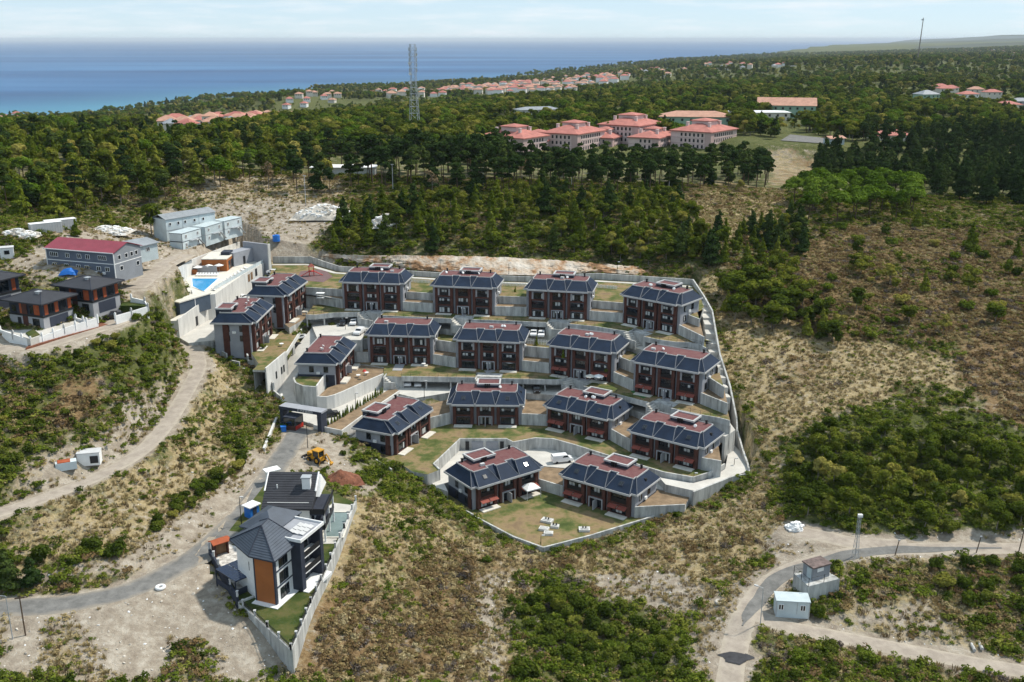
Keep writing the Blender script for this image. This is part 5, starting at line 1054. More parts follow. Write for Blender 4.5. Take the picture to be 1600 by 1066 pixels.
for k in range(2):
    p = G(442+k, 668+k*6); bb = thing('waste_bin', ['blue waste bin beside the road below the gate','dark green waste bin behind the blue bin at the gate'][1-k], 'bin', tuple(p), R(20)); ob('body', MB().box(-.6,.6,-.5,.5,0,1.2), M['blue'] if k else M['turf'], bb); ob('lid', MB().box(-.65,.65,-.55,.55,1.2,1.32), M['blue'] if k else M['black'], bb)
bwall([(412,700,-88),(425,668,-87.6),(437,640,-87.5),(440,615,-86.5)], 'curved pale concrete wall lining the road below the gate', .5, 3.5, 'concrete_white')
# stepped walls down the left flank of the estate
stp = [(336,530,-76.6),(352,538,-77.4),(368,541,-78.0),(386,554,-79.8),(388,565,-81),(405,570,-81.6),(416,590,-83.6),(428,612,-85.6),(440,628,-86.6)]
t = thing('stepped_wall', 'stepped pale concrete wall descending the left flank of the estate', 'wall', tuple(P3(*stp[0])), 0); o0 = P3(*stp[0])
for i in range(len(stp)-1):
    p = P3(*stp[i])-o0; q = P3(*stp[i+1])-o0; ob('wall_step', MB().wallstrip([p, q], .4, [q[2]-4]*2, [p[2]+.4]*2), M['concrete'], t)
stp = [(330,536,-77.6),(343,547,-79),(355,562,-80.6),(375,575,-82.2),(395,590,-84.2),(408,612,-86)]
t = thing('stepped_wall', 'lower thin stepped wall on the scrub slope left of the estate', 'wall', tuple(P3(*stp[0])), 0); o0 = P3(*stp[0])
for i in range(len(stp)-1):
    p = P3(*stp[i])-o0; q = P3(*stp[i+1])-o0; ob('wall_step', MB().wallstrip([p, q], .35, [q[2]-4]*2, [p[2]+.1]*2), M['concrete'], t)

# --- transformer station and container at the lower right
pc = [np.array(P3(a_, b__, -91.2)) for a_, b__ in ((1240,896),(1263.6,916.5),(1312.5,904.7),(1288,889.5))]; c0 = pc[1]
t = thing('concrete_platform', 'tall concrete base carrying the transformer kiosk', 'platform', (c0[0], c0[1], -94.6), 0); ob('block', MB().prism([tuple((q-c0)[:2]) for q in pc], -1, 3.4), M['concrete'], t)
pts = [tuple((q-c0)[:2]) for q in pc]
for i in range(4):
    for u in (0, .5):
        q = np.array(pts[i])*(1-u)+np.array(pts[(i+1) % 4])*u; q *= .97; ob('fence_post', MB().box(-.04,.04,-.04,.04,3.3,5.0), M['black'], t, (q[0], q[1]+.1, 0))
for i in range(4):
    a_, b__ = np.array(pts[i])*.97+(0,.1), np.array(pts[(i+1) % 4])*.97+(0,.1); ob('fence_wire', MB().tube((*a_,4.9),(*b__,4.9),.02,4).tube((*a_,4.1),(*b__,4.1),.02,4), M['black'], t)
k0, k1, k2 = [np.array(P3(a_, b__, -91.2)) for a_, b__ in ((1257.7,899.6),(1269.5,908),(1295.7,900.5))]; a = math.atan2(*(k2-k1)[[1,0]]); L = float(np.hypot(*(k2-k1)[:2])); Dk = 2.6
t = thing('transformer_kiosk', 'grey transformer kiosk with rusty flat roof on the concrete base', 'kiosk', (k1[0], k1[1], -91.2), a); ob('wall', MB().box(0,L,0,Dk,0,2.4), M['dorm_light'], t); ob('roof', MB().box(-.2,L+.2,-.2,Dk+.2,2.4,2.65), mat('rusty_roof', (.16,.12,.11), .9, .25, 1.2), t); ob('door', MB().box(-.06,.0,.4,1.5,.1,2.1), M['bluewhite'], t); ob('sign_plate', MB().box(.9,2.3,-.06,.0,1.5,2.2), M['white'], t)
k1, k2 = np.array(P3(1212.4,958,-94.7)), np.array(P3(1264,961,-94.7)); a = math.atan2(*(k2-k1)[[1,0]]); L = float(np.hypot(*(k2-k1)[:2]))
t = thing('office_container', 'pale blue office container with two windows below the transformer base', 'container', tuple(k1), a); ob('body', MB().box(0,L,0,2.9,-.8,2.35), M['sheet'], t); ob('roof', MB().box(-.12,L+.12,-.12,3.02,2.35,2.5), M['bluewhite'], t); ob('corner_trim', MB().box(-.06,.08,-.06,.08,-.5,2.35).box(L-.08,L+.06,-.06,.08,-.5,2.35).box(L*.62,L*.62+.08,-.05,.02,0,2.35), M['steel'], t)
swin(t, 'x', L*.14, .7, .9, 1.1, 2, 'white', 'glass', -.04); swin(t, 'x', L*.8, .7, .9, 1.1, 2, 'white', 'glass', -.04)
# ------------------------------------------------------------ vehicles
def make_car(kind):
    L, Wd, H = {'sedan': (4.5,1.8,1.45), 'suv': (4.6,1.9,1.7), 'van': (5.0,1.95,2.0)}[kind]
    prof = {'sedan': [(-.5,.28),(-.5,.6),(-.44,.68),(-.25,.72),(-.12,1.0),(.2,1.0),(.36,.72),(.5,.66),(.5,.28)], 'suv': [(-.5,.25),(-.5,.55),(-.46,.64),(-.24,.68),(-.12,1.0),(.38,1.0),(.47,.66),(.5,.6),(.5,.25)], 'van': [(-.5,.2),(-.5,.45),(-.45,.55),(-.34,.6),(-.22,1.0),(.48,1.0),(.5,.9),(.5,.2)]}[kind]
    b = MB(); n = len(prof); ys = [(-.5,1),(.5,1)]
    vs = []
    for y in (-.5, .5):
        for x, z in prof: vs.append((x*L, y*Wd*(1 if z < .7 else .86), z*H))
    b.add(vs, [tuple(range(n))[::-1], tuple(range(n, 2*n))]+[(i, (i+1) % n, n+(i+1) % n, n+i) for i in range(n)])
    g = MB(); i = [k for k in range(n) if prof[k][1] == 1.0]; a, c = prof[i[0]-1], prof[i[0]]; d, e = prof[i[1]], prof[i[1]+1]
    def sl(p, q, u0, u1, sh): return [(p[0]+(q[0]-p[0])*u)*L+sh for u in (u0, u1)], [(p[1]+(q[1]-p[1])*u)*H for u in (u0, u1)]
    xs, zs = sl(a, c, .1, .9, -.03); g.add([(xs[0],-.42*Wd,zs[0]+.03),(xs[0],.42*Wd,zs[0]+.03),(xs[1],.38*Wd,zs[1]+.03),(xs[1],-.38*Wd,zs[1]+.03)], [(0,3,2,1)])
    xs, zs = sl(d, e, .1, .8, .03); g.add([(xs[0],-.38*Wd,zs[0]+.02),(xs[0],.38*Wd,zs[0]+.02),(xs[1],.42*Wd,zs[1]+.02),(xs[1],-.42*Wd,zs[1]+.02)], [(0,3,2,1)])
    x1 = {'van': -.02}.get(kind, d[0])
    s = MB()
    for sy in (-1, 1): s.add([((a[0]+.06)*L,sy*(.487*Wd),.72*H),((x1+.05)*L,sy*.487*Wd,.72*H),((x1-.02)*L,sy*.442*Wd,.93*H),((c[0]+.02)*L,sy*.442*Wd,.93*H)], [(0,1,2,3)])
    w = MB(); w.tube((0,-.11,0),(0,.11,0),.32,12)
    return b, g, s, w, L, Wd, H
CARS = {}
for k_ in ('sedan','suv','van'):
    b, g, s, w, L, Wd, H = make_car(k_); CARS[k_] = ({c: b.mesh('body', M[c]) for c in ('carwhite','carblack','carsilver')}, g.mesh('windscreen', M['glass']), s.mesh('side_window', M['glass']), w.mesh('wheel', M['tyre']), L, Wd, H)
def car(kind, col, loc, rz, label):
    B, g, s, w, L, Wd, H = CARS[kind]; t = thing('parked_car' if kind != 'van' else 'parked_van', label, 'car' if kind != 'van' else 'van', loc, rz)
    ob('body', B[col], None, t); ob('windscreen', g, None, t); ob('side_window', s, None, t)
    for sx in (-.31, .31):
        for sy in (-.45, .45): ob('wheel', w, None, t, (sx*L, sy*Wd, .32))
    for sy in (-.36, .36):
        ob('headlight', shared('hl', lambda: MB().box(-.04,.04,-.16,.16,-.08,.08).mesh('headlight', M['sheet'])), None, t, (-.5*L, sy*Wd, H*.5)); ob('tail_light', shared('tl', lambda: MB().box(-.03,.03,-.14,.14,-.1,.1).mesh('tail_light', M['red'])), None, t, (.5*L, sy*Wd, H*.52))
    return t
def carp(kind, col, px, py, z, rz, label): return car(kind, col, (*XY(px, py, z), z+.03), R(rz), label)
carp('van','carwhite',878,722,zR3,195,'white van parked on the lower estate road behind the front blocks')
carp('suv','carwhite',637,601.5,zR2,95,'white car, left of the pair in the garage below the second row'); carp('sedan','carwhite',653,602,zR2,95,'white car, right of the pair in the garage below the second row')
carp('sedan','carwhite',834,524,zR1,85,'white car, left of the pair in the garage below the back row'); carp('sedan','carwhite',846,525,zR1,85,'white car, right of the pair in the garage below the back row')
carp('sedan','carwhite',553,506.5,zR1,90,'white car under the curved deck at the left of the back row'); carp('sedan','carblack',536,507,zR1,90,'dark car under the curved deck beside a white one')
carp('suv','carwhite',562,522,-79.6,75,'white car with black roof glass parked beside the turned block'); carp('sedan','carwhite',468,530,-81.4,40,'white car in the garage along the left ramp'); carp('sedan','carblack',459,543,-82.4,40,'black car in the garage along the left ramp, nearest the gate')
carp('suv','carblack',515,651,zR2,205,'black car just inside the entrance gate'); carp('sedan','carblack',838,612,zR2,95,'dark car in the wide garage below the umbrella terrace')
carp('sedan','carwhite',428,428,-72.6,170,'white car by the playground beside the grey club end wall'); carp('sedan','carwhite',378,468,-76.6,60,'white car half hidden between the club wall and the left block'); carp('suv','carwhite',470,499,-79.2,80,'white car on the garden court beside the sideways block')
p = G(131,512); car('suv','carsilver', (p[0], p[1], p[2]+.05), R(15), 'silver car parked on the brick lane outside the white wall'); p = G(178,498); car('suv','carblack', (p[0], p[1], p[2]+.05), R(20), 'black car at the end of the brick lane by the scrub')
carp('sedan','carsilver',965,640,zR2,150,'grey car in the shade under the right-hand second-row deck')
# scooters by the wall: five small bikes
for i in range(5):
    q = P3(152+i*9, 492-i*2.2, -63.0); t = thing('motor_scooter', f'white and black scooter in the row before the grey house, {["first","second","third","fourth","fifth"][i]} from the left', 'scooter', tuple(q), R(60+i*9))
    ob('body', MB().prism([(-.8,-.2),(.7,-.2),(.7,.2),(-.8,.2)], .35, .75).box(.3,.7,-.22,.22,.75,1.15), M['white'] if i % 2 == 0 else M['black'], t); ob('seat', MB().box(-.7,.1,-.16,.16,.75,.9), M['black'], t); ob('handlebar', MB().tube((.6,-.35,1.25),(.6,.35,1.25),.04,5), M['black'], t)
    for x in (-.6, .75): ob('wheel', shared('scw', lambda: MB().tube((0,-.06,0),(0,.06,0),.28,10).mesh('wheel', M['tyre'])), None, t, (x, 0, .28))
# backhoe loader
p = G(496,722); t = thing('backhoe_loader', 'yellow backhoe loader working beside the red soil heap', 'excavator', tuple(p), R(-35))
ob('chassis', MB().box(-2.4,1.6,-.7,.7,.7,1.5), M['yellow'], t); ob('engine_hood', MB().box(-2.5,-.6,-.6,.6,1.5,2.1), M['yellow'], t); cb = ob('cab', MB().box(-.5,1.3,-.8,.8,1.5,2.9), M['glass'], t); ob('cab_roof', MB().box(-.65,1.45,-.95,.95,2.9,3.08), M['yellow'], cb)
for sx, sy in ((-.5,-.8),(1.3,-.8),(-.5,.8),(1.3,.8)): ob('cab_post', MB().box(sx-.07,sx+.07,sy-.07,sy+.07,1.5,2.9), M['yellow'], cb)
for x, r_ in ((-1.7,.55),(.9,.85)):
    for sy in (-1, 1): wv = ob('wheel', MB().tube((x,sy*.75,r_),(x,sy*1.15,r_),r_,16), M['tyre'], t); ob('hub', MB().tube((x,sy*1.15,r_),(x,sy*1.2,r_),r_*.5,10), M['yellow'], wv)
ob('loader_arm', MB().tube((-1.2,-.75,1.7),(-3.4,-.75,.7),.13,6).tube((-1.2,.75,1.7),(-3.4,.75,.7),.13,6), M['black'], t); ob('front_bucket', MB().add([(-3.3,-1.2,.1),(-4.3,-1.2,.1),(-3.5,-1.2,1.1),(-3.3,1.2,.1),(-4.3,1.2,.1),(-3.5,1.2,1.1)], [(0,1,2),(5,4,3),(0,3,4,1),(0,2,5,3)]), M['black'], t)
ob('rear_boom', MB().tube((1.6,0,1.3),(3.0,0,2.6),.2,6), M['yellow'], t); ob('dipper', MB().tube((3.0,0,2.6),(4.3,0,1.0),.16,6), M['yellow'], t); ob('rear_bucket', MB().add([(4.1,-.4,1.1),(4.7,-.4,.9),(4.2,-.4,.2),(4.1,.4,1.1),(4.7,.4,.9),(4.2,.4,.2)], [(0,1,2),(5,4,3),(0,3,4,1),(1,4,5,2)]), M['yellow'], t)
for sy in (-1, 1): ob('stabiliser', MB().tube((1.6,sy*.7,1.0),(1.9,sy*1.3,.05),.1,5), M['yellow'], t)
def heap(name, label, cat, loc, rx, ry, h, m, seed, rz=0):
    mb = MB(); n = 22; vs = []
    for j in range(n):
        for i in range(n):
            u, v = i/(n-1)*2-1, j/(n-1)*2-1; d = math.hypot(u, v); k = max(0, 1-d)
            vs.append((u*rx, v*ry, h*(k**.8)*(.7+.7*float(fbm(i*1.0, j*1.0, 5, seed)))+.35*(float(vnoise(i, j, 1.3, seed))-.5)*(k > 0)-.3*(k <= 0)))
    mb.add(vs, [(j*n+i, j*n+i+1, j*n+n+i+1, j*n+n+i) for j in range(n-1) for i in range(n-1)]); o = tag(ob(name, mb, m, None, loc, rz), label, cat)
    r_ = random.Random(seed); c = MB()
    for q in range(0 if name == 'soil_heap' else 260 if rx > 3 else 60):
        u, v = r_.uniform(-.85, .85), r_.uniform(-.85, .85); i, j = int((u+1)/2*(n-1)), int((v+1)/2*(n-1)); z = vs[j*n+i][2]; w = r_.uniform(.15, .55)*(1 if rx > 3 else .6); a = r_.uniform(0, 6.3); tz = r_.uniform(-.3, .3)
        ca, sa = math.cos(a), math.sin(a); c.add([(u*rx+ca*x*w*1.5-sa*y*w, v*ry+sa*x*w*1.5+ca*y*w, z+zz*w*.5+tz*x*w) for x in (-1, 1) for y in (-1, 1) for zz in (-1, 1)], [(0,1,3,2),(4,6,7,5),(0,4,5,1),(2,3,7,6),(0,2,6,4),(1,5,7,3)], 0 if r_.random() < .6 else 1)
    if c.v: ob('rubble_pieces', c, [M['white'] if name != 'soil_heap' else m, m], o)['kind'] = 'stuff'
    return o
heap('soil_heap', 'heap of dark red soil beside the backhoe loader', 'soil heap', tuple(G(532,752)), 4.6, 3.2, 2.3, M['red_soil'], 4, .4)
heap('rubble_heap', 'large pale rubble heap before the pine grove', 'rubble heap', tuple(G(505,338)), 11, 7, 4.5, M['stone'], 9); heap('rubble_heap', 'white rubble heap half hidden by young conifers', 'rubble heap', tuple(G(603,352)), 6, 5, 3.6, M['stone'], 12)
heap('rubble_heap', 'rubble scatter left of the white barracks', 'rubble heap', tuple(G(165,362)), 8, 5, 1.6, M['stone'], 14); heap('rubble_heap', 'pale rubble on the dirt yard left of the storage containers', 'rubble heap', tuple(G(28,368)), 6, 3, 1.4, M['stone'], 15)
heap('stone_pile', 'pile of white stone blocks at the end of the upper track', 'stone pile', tuple(G(1242,827)), 1.8, 1.4, 1.5, M['white'], 21)
# ------------------------------------------------------------ masts, poles, street lamps
def lattice(name, label, cat, base, h, w0, w1, n, dishes=(), m='steel', r=.09):
    t = thing(name, label, cat, base, R(20)); lv = [(h*(i/n)**.92, w0+(w1-w0)*min(1, i/n/.55)) for i in range(n+1)]
    for sx, sy in ((-1,-1),(1,-1),(1,1),(-1,1)):
        mb = MB()
        for (z0, a0), (z1, a1) in zip(lv, lv[1:]): mb.tube((sx*a0,sy*a0,z0),(sx*a1,sy*a1,z1),r,4)
        ob('leg', mb, M[m], t)
    for (z0, a0), (z1, a1) in zip(lv, lv[1:]):
        mb = MB(); c = [(-1,-1),(1,-1),(1,1),(-1,1)]
        for i in range(4):
            p, q = c[i], c[(i+1) % 4]; mb.tube((p[0]*a0,p[1]*a0,z0),(q[0]*a1,q[1]*a1,z1),r*.55,4); mb.tube((p[0]*a1,p[1]*a1,z1),(q[0]*a1,q[1]*a1,z1),r*.7,4)
        ob('bracing', mb, M[m], t)
    for z, dx in dishes: ob('dish', MB().tube((dx,-.3,z),(dx,.5,z),.9,12,.6), M['white'], t)
    return t
b = PD(648,200,620.0); b[2] = hz(b[0], b[1]); lattice('radio_mast', 'tall grey lattice radio mast above the pine wood', 'mast', tuple(b), 53, 2.9, 1.5, 14, ((42,-2.2),(36,-2.0),(47,2.0),(31,-2.2)), r=.15)
for z in (37,40,43,46,49):
    m_ = bpy.data.objects['radio_mast']; ob('antenna', MB().box(-2.5,-2.1,-.3,.3,z,z+2.2).box(2.1,2.5,-.3,.3,z,z+2.2), M['lightgrey'], m_)
b = PD(1436,73,2600.0); b[2] = hz(b[0], b[1])-2; t = thing('wind_mast', 'thin dark mast on the far wooded ridge against the sky', 'mast', tuple(b), 0); hm_ = float(PD(1438,28,2600)[2]-b[2]); ob('pole', MB().tube((0,0,0),(3,0,hm_),1.5,6,.9), M['bark_pale'], t); ob('sensor', MB().box(-1.2,4.4,-1,1,hm_-6,hm_-3), M['steel'], t)
def lamp(px, py, h, label, arm=1.2, ang=0, m='steel', name='street_lamp', z=None):
    p = G(px, py) if z is None else np.array((*XY(px, py, z), z)); t = thing(name, label, 'lamp post', tuple(p), R(ang)); ob('pole', MB().tube((0,0,-.3),(0,0,h),.09,6,.06), M[m], t)
    ob('arm', MB().tube((0,0,h),(arm,0,h+.15),.05,5), M[m], t); ob('lamp_head', MB().box(arm-.1,arm+.55,-.16,.16,h+.08,h+.24), M['lightgrey'], t)
lamp(1188,976,7.0,'grey street lamp beside the pale office container',1.0,150); lamp(20,999,7.5,'grey street lamp at the lower left roadside',1.2,180); lamp(481,700,6.0,'dark lamp post at the roadside below the gate',.4,0,'black'); lamp(378,826,6.5,'dark post at the roadside beside the blue cabin',.2,0,'black')
for i, (px, py, z, h) in enumerate(((556,640,zR2,4.2),(663,620,zR2,4.2),(540,520,-79.6,4.2),(845,860,None,3.2),(1146,742,None,4),(1083,766,None,4),(688,428,-71.2,4.5),(795,434,-71.2,4.5),(964,432,-71.2,4.5))):
    lamp(px, py, h, f'slim garden lamp post {["along the hedge drive","in the court below the second row","in the court by the turned block","at the front corner of the estate","at the front right road wall","beside the right front garden wall","at the back wall left of centre","at the back wall in the centre","at the back wall on the right"][i]}', .25, 0, 'black', 'garden_lamp', z)
p = G(40,993); t = thing('utility_pole', 'wooden utility pole with crossarm at the lower left', 'pole', tuple(p), R(15)); ob('pole', MB().tube((0,0,-.3),(0,0,7.2),.13,6,.09), M['bark'], t); ob('crossarm', MB().box(-.7,.7,-.08,.08,6.5,6.7), M['bark'], t)
p = G(1336,872); lattice('power_pylon', 'small lattice power pole with white lamp at the valley road', 'pole', tuple(p), 8.5, .45, .22, 8, r=.045); q = thing('flood_lamp', 'white flood lamp on top of the small lattice pole', 'lamp', tuple(p+np.array((.1,0,8.5))), 0); ob('lamp_head', MB().box(-.4,.4,-.3,.3,0,.5), M['white'], q); ob('bracket', MB().box(-.05,.05,-.05,.05,-.3,0), M['steel'], q)
for i, (px, py, h) in enumerate(((1398,868,3.2),(1525,864,3.4),(1590,868,5.5))):
    p = G(px, py); t = thing('roadside_post', f'leaning dark post beside the right road, {["leftmost","middle","rightmost"][i]} of three', 'post', tuple(p), 0); ob('post', MB().tube((0,0,-.3),(.5,0,h),.1,6,.08), M['bark'], t); ob('insulator', MB().box(.3,.7,-.1,.1,h-.1,h+.1), M['steel'], t)
for i, (px, py, h) in enumerate(((478,322,11),(614,298,10),(893,292,10),(1045,300,9),(1156,268,10),(755,292,9))):
    p = G(px, py); t = thing('floodlight_pole', f'tall thin pale pole at the edge of the pine grove, {["first","second","fourth","fifth","sixth","third"][i]} from the left', 'pole', tuple(p), 0); ob('pole', MB().tube((0,0,-.3),(0,0,h),.14,6,.1), M['lightgrey'], t); ob('lamp_head', MB().box(-.5,.5,-.2,.2,h-.1,h+.15), M['steel'], t)
# ------------------------------------------------------------ things in the estate gardens
c = XY(828,775,zD); t = thing('garden_tent', 'white canopy tent on the front garden lawn', 'tent', (*c, zD), R(30)); tn = MB(); e = 1.75
tn.add([(-e,-e,2.3),(e,-e,2.3),(e,e,2.3),(-e,e,2.3),(0,0,3.2),(-e,-e,2.05),(e,-e,2.05),(e,e,2.05),(-e,e,2.05)], [(0,1,4),(1,2,4),(2,3,4),(3,0,4),(5,6,1,0),(6,7,2,1),(7,8,3,2),(8,5,0,3)]); ob('canopy', tn, M['white'], t)
for sx in (-1, 1):
    for sy in (-1, 1): ob('leg', MB().box(sx*e-.05,sx*e+.05,sy*e-.05,sy*e+.05,0,2.3), M['lightgrey'], t)
for i, (px, py, w) in enumerate(((855,815,2.4),(850,828,2.0),(867,824,1.7),(857,835,1.9),(913,829,2.3))):
    t = thing('concrete_pit', f'pale concrete pit cover on the front garden, {["rearmost","left","right","front one","apart near the fence"][i]}', 'pit', (*XY(px, py, zD), zD), R(-25+i*6)); ob('curb', MB().box(-w/2,w/2,-w*.35,w*.35,-.2,.5), M['concrete_white'], t); ob('lid', MB().box(-w*.38,w*.38,-w*.25,w*.25,.5,.56), M['concrete'], t)
    if i in (0, 2, 4):
        for q in (-.3, .3): ob('pipe', MB().tube((q,0,.5),(q,0,1.0),.14,7), M['black'], t)
def tableset(px, py, z, n, label, col='white'):
    t = thing('patio_table', label, 'table', (*XY(px, py, z), z), random.random()*3); ob('top', MB().tube((0,0,.7),(0,0,.76),.6,10), M[col], t); ob('stem', MB().tube((0,0,0),(0,0,.7),.08,6), M['steel'], t)
    return t
for px, py, z, l in ((560,590,-85.8,'on the paved patio of the turned block, left one'),(573,586,-85.8,'on the paved patio of the turned block, right one'),(440,541,zL,'before the left sideways block'),(905,497,zA,'at the third back-row block'),(795,572,zB,'under the white parasol of the second row'),(932,596,zB,'under the yellow parasol of the second row'),(662,572,zB,'on the terrace of the leftmost second-row block')): tableset(px, py, z, 4, 'round white patio table '+l)
def parasol(px, py, z, label, m='white', r_=1.5):
    t = thing('parasol', label, 'parasol', (*XY(px, py, z), z), 0); ob('pole', MB().tube((0,0,0),(0,0,2.5),.04,6), M['steel'], t); cv = MB(); cv.add([(r_*math.cos(k*math.pi/4), r_*math.sin(k*math.pi/4), 2.1) for k in range(8)]+[(0,0,2.7),(0,0,2.2)], [(k, (k+1) % 8, 8) for k in range(8)]+[((k+1) % 8, k, 9) for k in range(8)]); ob('canopy', cv, M[m], t)
parasol(797,577,zB,'lavender white parasol before the second block of the second row'); parasol(922,600,zB,'cream parasol before the third block of the second row','patio',1.4); parasol(935,600,zB,'white parasol beside the cream one in the second row','white',1.4); parasol(1001,613,zB,'white parasol on green turf before the rightmost second-row block','white',1.1); parasol(570,592,-85.8,'red folded parasol on the patio above the drive','red',.6); parasol(470,492,-79.2,'white parasol on the court beside the sideways block','white',1.6)
struct('turf_mat', MB().prism(W_([(985,612),(1000,606),(1020,616),(1005,623)], zB), zB, zB+.05), [M['turf']])
# playground slide
c = XY(487,431,-71.2); t = thing('playground_slide', 'red playground slide tower at the back left of the estate', 'slide', (*c, -71.2), R(15))
for sx in (-1, 1):
    for sy in (-1, 1): ob('post', MB().box(sx*.7-.08,sx*.7+.08,sy*.7-.08,sy*.7+.08,0,3.0), M['red'], t)
ob('platform', MB().box(-.8,.8,-.8,.8,1.4,1.55), M['red'], t); ob('roof', MB().add([(-1,-1,3),(1,-1,3),(1,1,3),(-1,1,3),(0,0,4)], [(0,1,4),(1,2,4),(2,3,4),(3,0,4),(3,2,1,0)]), M['awning'], t)
for sx in (-1, 1): ob('chute', MB().add([(sx*.8,-.35,1.5),(sx*.8,.35,1.5),(sx*3.4,.35,.1),(sx*3.4,-.35,.1),(sx*.8,-.35,1.35),(sx*.8,.35,1.35),(sx*3.4,.35,0),(sx*3.4,-.35,0)], [(0,1,2,3),(7,6,5,4),(0,3,7,4),(1,5,6,2)]), M['red'], t)
struct('play_surface', MB().prism(W_([(462,437),(470,424),(506,420),(520,432),(505,441)], -71.2), -71.5, -71.2), [mat('rubber_mat', (.16,.1,.1), .95, .1)])
p = G(432,377); t = thing('blue_tank', 'blue water tank on the slope behind the back wall', 'tank', tuple(p), 0); ob('shell', MB().tube((0,0,0),(0,0,2.0),1.2,14), M['blue'], t); ob('lid', MB().tube((0,0,2.0),(0,0,2.2),.5,10), M['blue'], t)
c = XY(501,468,-73.1); t = thing('garden_swing', 'white garden swing seat on the stepped lawn left of the back row', 'swing', (*c, -73.1), R(-5)); ob('roof', MB().box(-1.2,1.2,-.7,.7,1.9,2.0), M['white'], t); ob('seat', MB().box(-1,1,-.35,.35,.45,.55), M['white'], t)
for sx in (-1, 1): ob('frame', MB().tube((sx*1.1,-.6,0),(sx*1.1,0,1.95),.05,5).tube((sx*1.1,.6,0),(sx*1.1,0,1.95),.05,5), M['steel'], t)
# wrecks on the left slope, pipes, tyre, culvert pieces
p = G(140,722); t = thing('dumped_container', 'dumped white box body above the dirt track', 'container', tuple(p), R(12)); ob('body', MB().box(-2.0,2.2,-1.2,1.2,-.3,2.3), M['white'], t); ob('opening', MB().box(.4,1.9,-1.3,-1.18,.2,1.7), M['frame'], t); ob('roof_panel', MB().box(-2.1,2.3,-1.3,1.3,2.3,2.42), M['lightgrey'], t)
p = G(104,731); t = thing('dumped_cab', 'dumped rusty roofed cab lying beside the white box body', 'wreck', tuple(p), R(25)); o = ob('body', MB().prism([(-1.9,-.9),(1.9,-.9),(1.9,.9),(-1.9,.9)], -.2, 1.4), M['sheet'], t); ob('rusty_roof', MB().box(-1.5,.8,-.85,.85,1.4,1.52), M['rust'], t); ob('window', MB().box(-1.95,-1.88,-.7,.7,.7,1.25), M['glass'], t)
p = G(251,920); tr_ = MB(); n1_, n2_ = 18, 8
for i in range(n1_):
    for j in range(n2_): a_, b__ = 2*math.pi*i/n1_, 2*math.pi*j/n2_; tr_.add([((.62+.28*math.cos(b__))*math.cos(a_), (.62+.28*math.cos(b__))*math.sin(a_), .28+.28*math.sin(b__))], [])
tr_.f = [[i*n2_+j, ((i+1) % n1_)*n2_+j, ((i+1) % n1_)*n2_+(j+1) % n2_, i*n2_+(j+1) % n2_] for i in range(n1_) for j in range(n2_)]; tr_.m = [0]*len(tr_.f)
tag(ob('old_tyre', tr_, M['white'], None, tuple(p)), 'white painted tyre lying on the dirt beside the road', 'tyre'); p = G(1124,943); tag(ob('old_tyre', tr_.mesh('old_tyre', M['stone']), None, None, tuple(p)), 'grey tyre lying left of the valley road', 'tyre')
for i in range(2):
    p = G(1520+i*12, 1014-i*2); t = tag(ob('concrete_pipe', MB().tube((-.15,-.9,.3),(.15,1.0,.3),.28,12), M['concrete'], None, tuple(p)), ['concrete pipe lying on the field, left of the two','concrete pipe lying on the field, right of the two'][i], 'pipe')
p = G(860,1016); tag(ob('rusty_drum', MB().tube((-1.0,0,.5),(1.0,.3,.5),.5,12), M['bark'], None, tuple(p)), 'dark rusty drum lying at the edge of the thicket', 'drum')

def picket(pxs, z, label, h=1.0):
    p = [np.array(XY(a, b, z)) for a, b in pxs]; t = thing('picket_fence', label, 'fence', (*p[0], z), 0); d = p[-1]-p[0]; L = np.linalg.norm(d); d /= L; mb = MB(); a = math.atan2(d[1], d[0])
    for i in range(int(L/.45)): q = d*(i+.5)*.45; mb.obox(q, a, .24, .06, 0, h)
    o = ob('pales', mb, M['white'], t); o['kind'] = 'stuff'; ob('rail', MB().obox(d*L/2, a, L, .05, h*.6, h*.7), M['white'], t)
picket([(642,441),(674,443)], -71.2, 'white picket fence on the back lawn between the first and second blocks'); picket([(783,446),(822,448)], -71.2, 'white picket fence on the back lawn between the second and third blocks'); picket([(925,449),(966,452)], -71.2, 'white picket fence on the back lawn between the third and fourth blocks')
picket([(820,537),(862,540)], -80.2, 'row of white pales behind the garden gap of the second row', 1.5)

q0 = G(1150,1027); pm = MB(); pm.add([(0,0,.12)]+[(math.cos(k*.4)*(1.4+2.0*float(vnoise(k*3, 1, 1.1, 6))), math.sin(k*.4)*(.9+1.6*float(vnoise(k*3, 7, 1.1, 6))), .1) for k in range(16)], [(0, 1+k, 1+(k+1) % 16) for k in range(16)]); o = struct('road_repair', pm, [mat('fresh_asphalt', (.05,.05,.055), .9, .2, 1)]); o.location = tuple(q0)
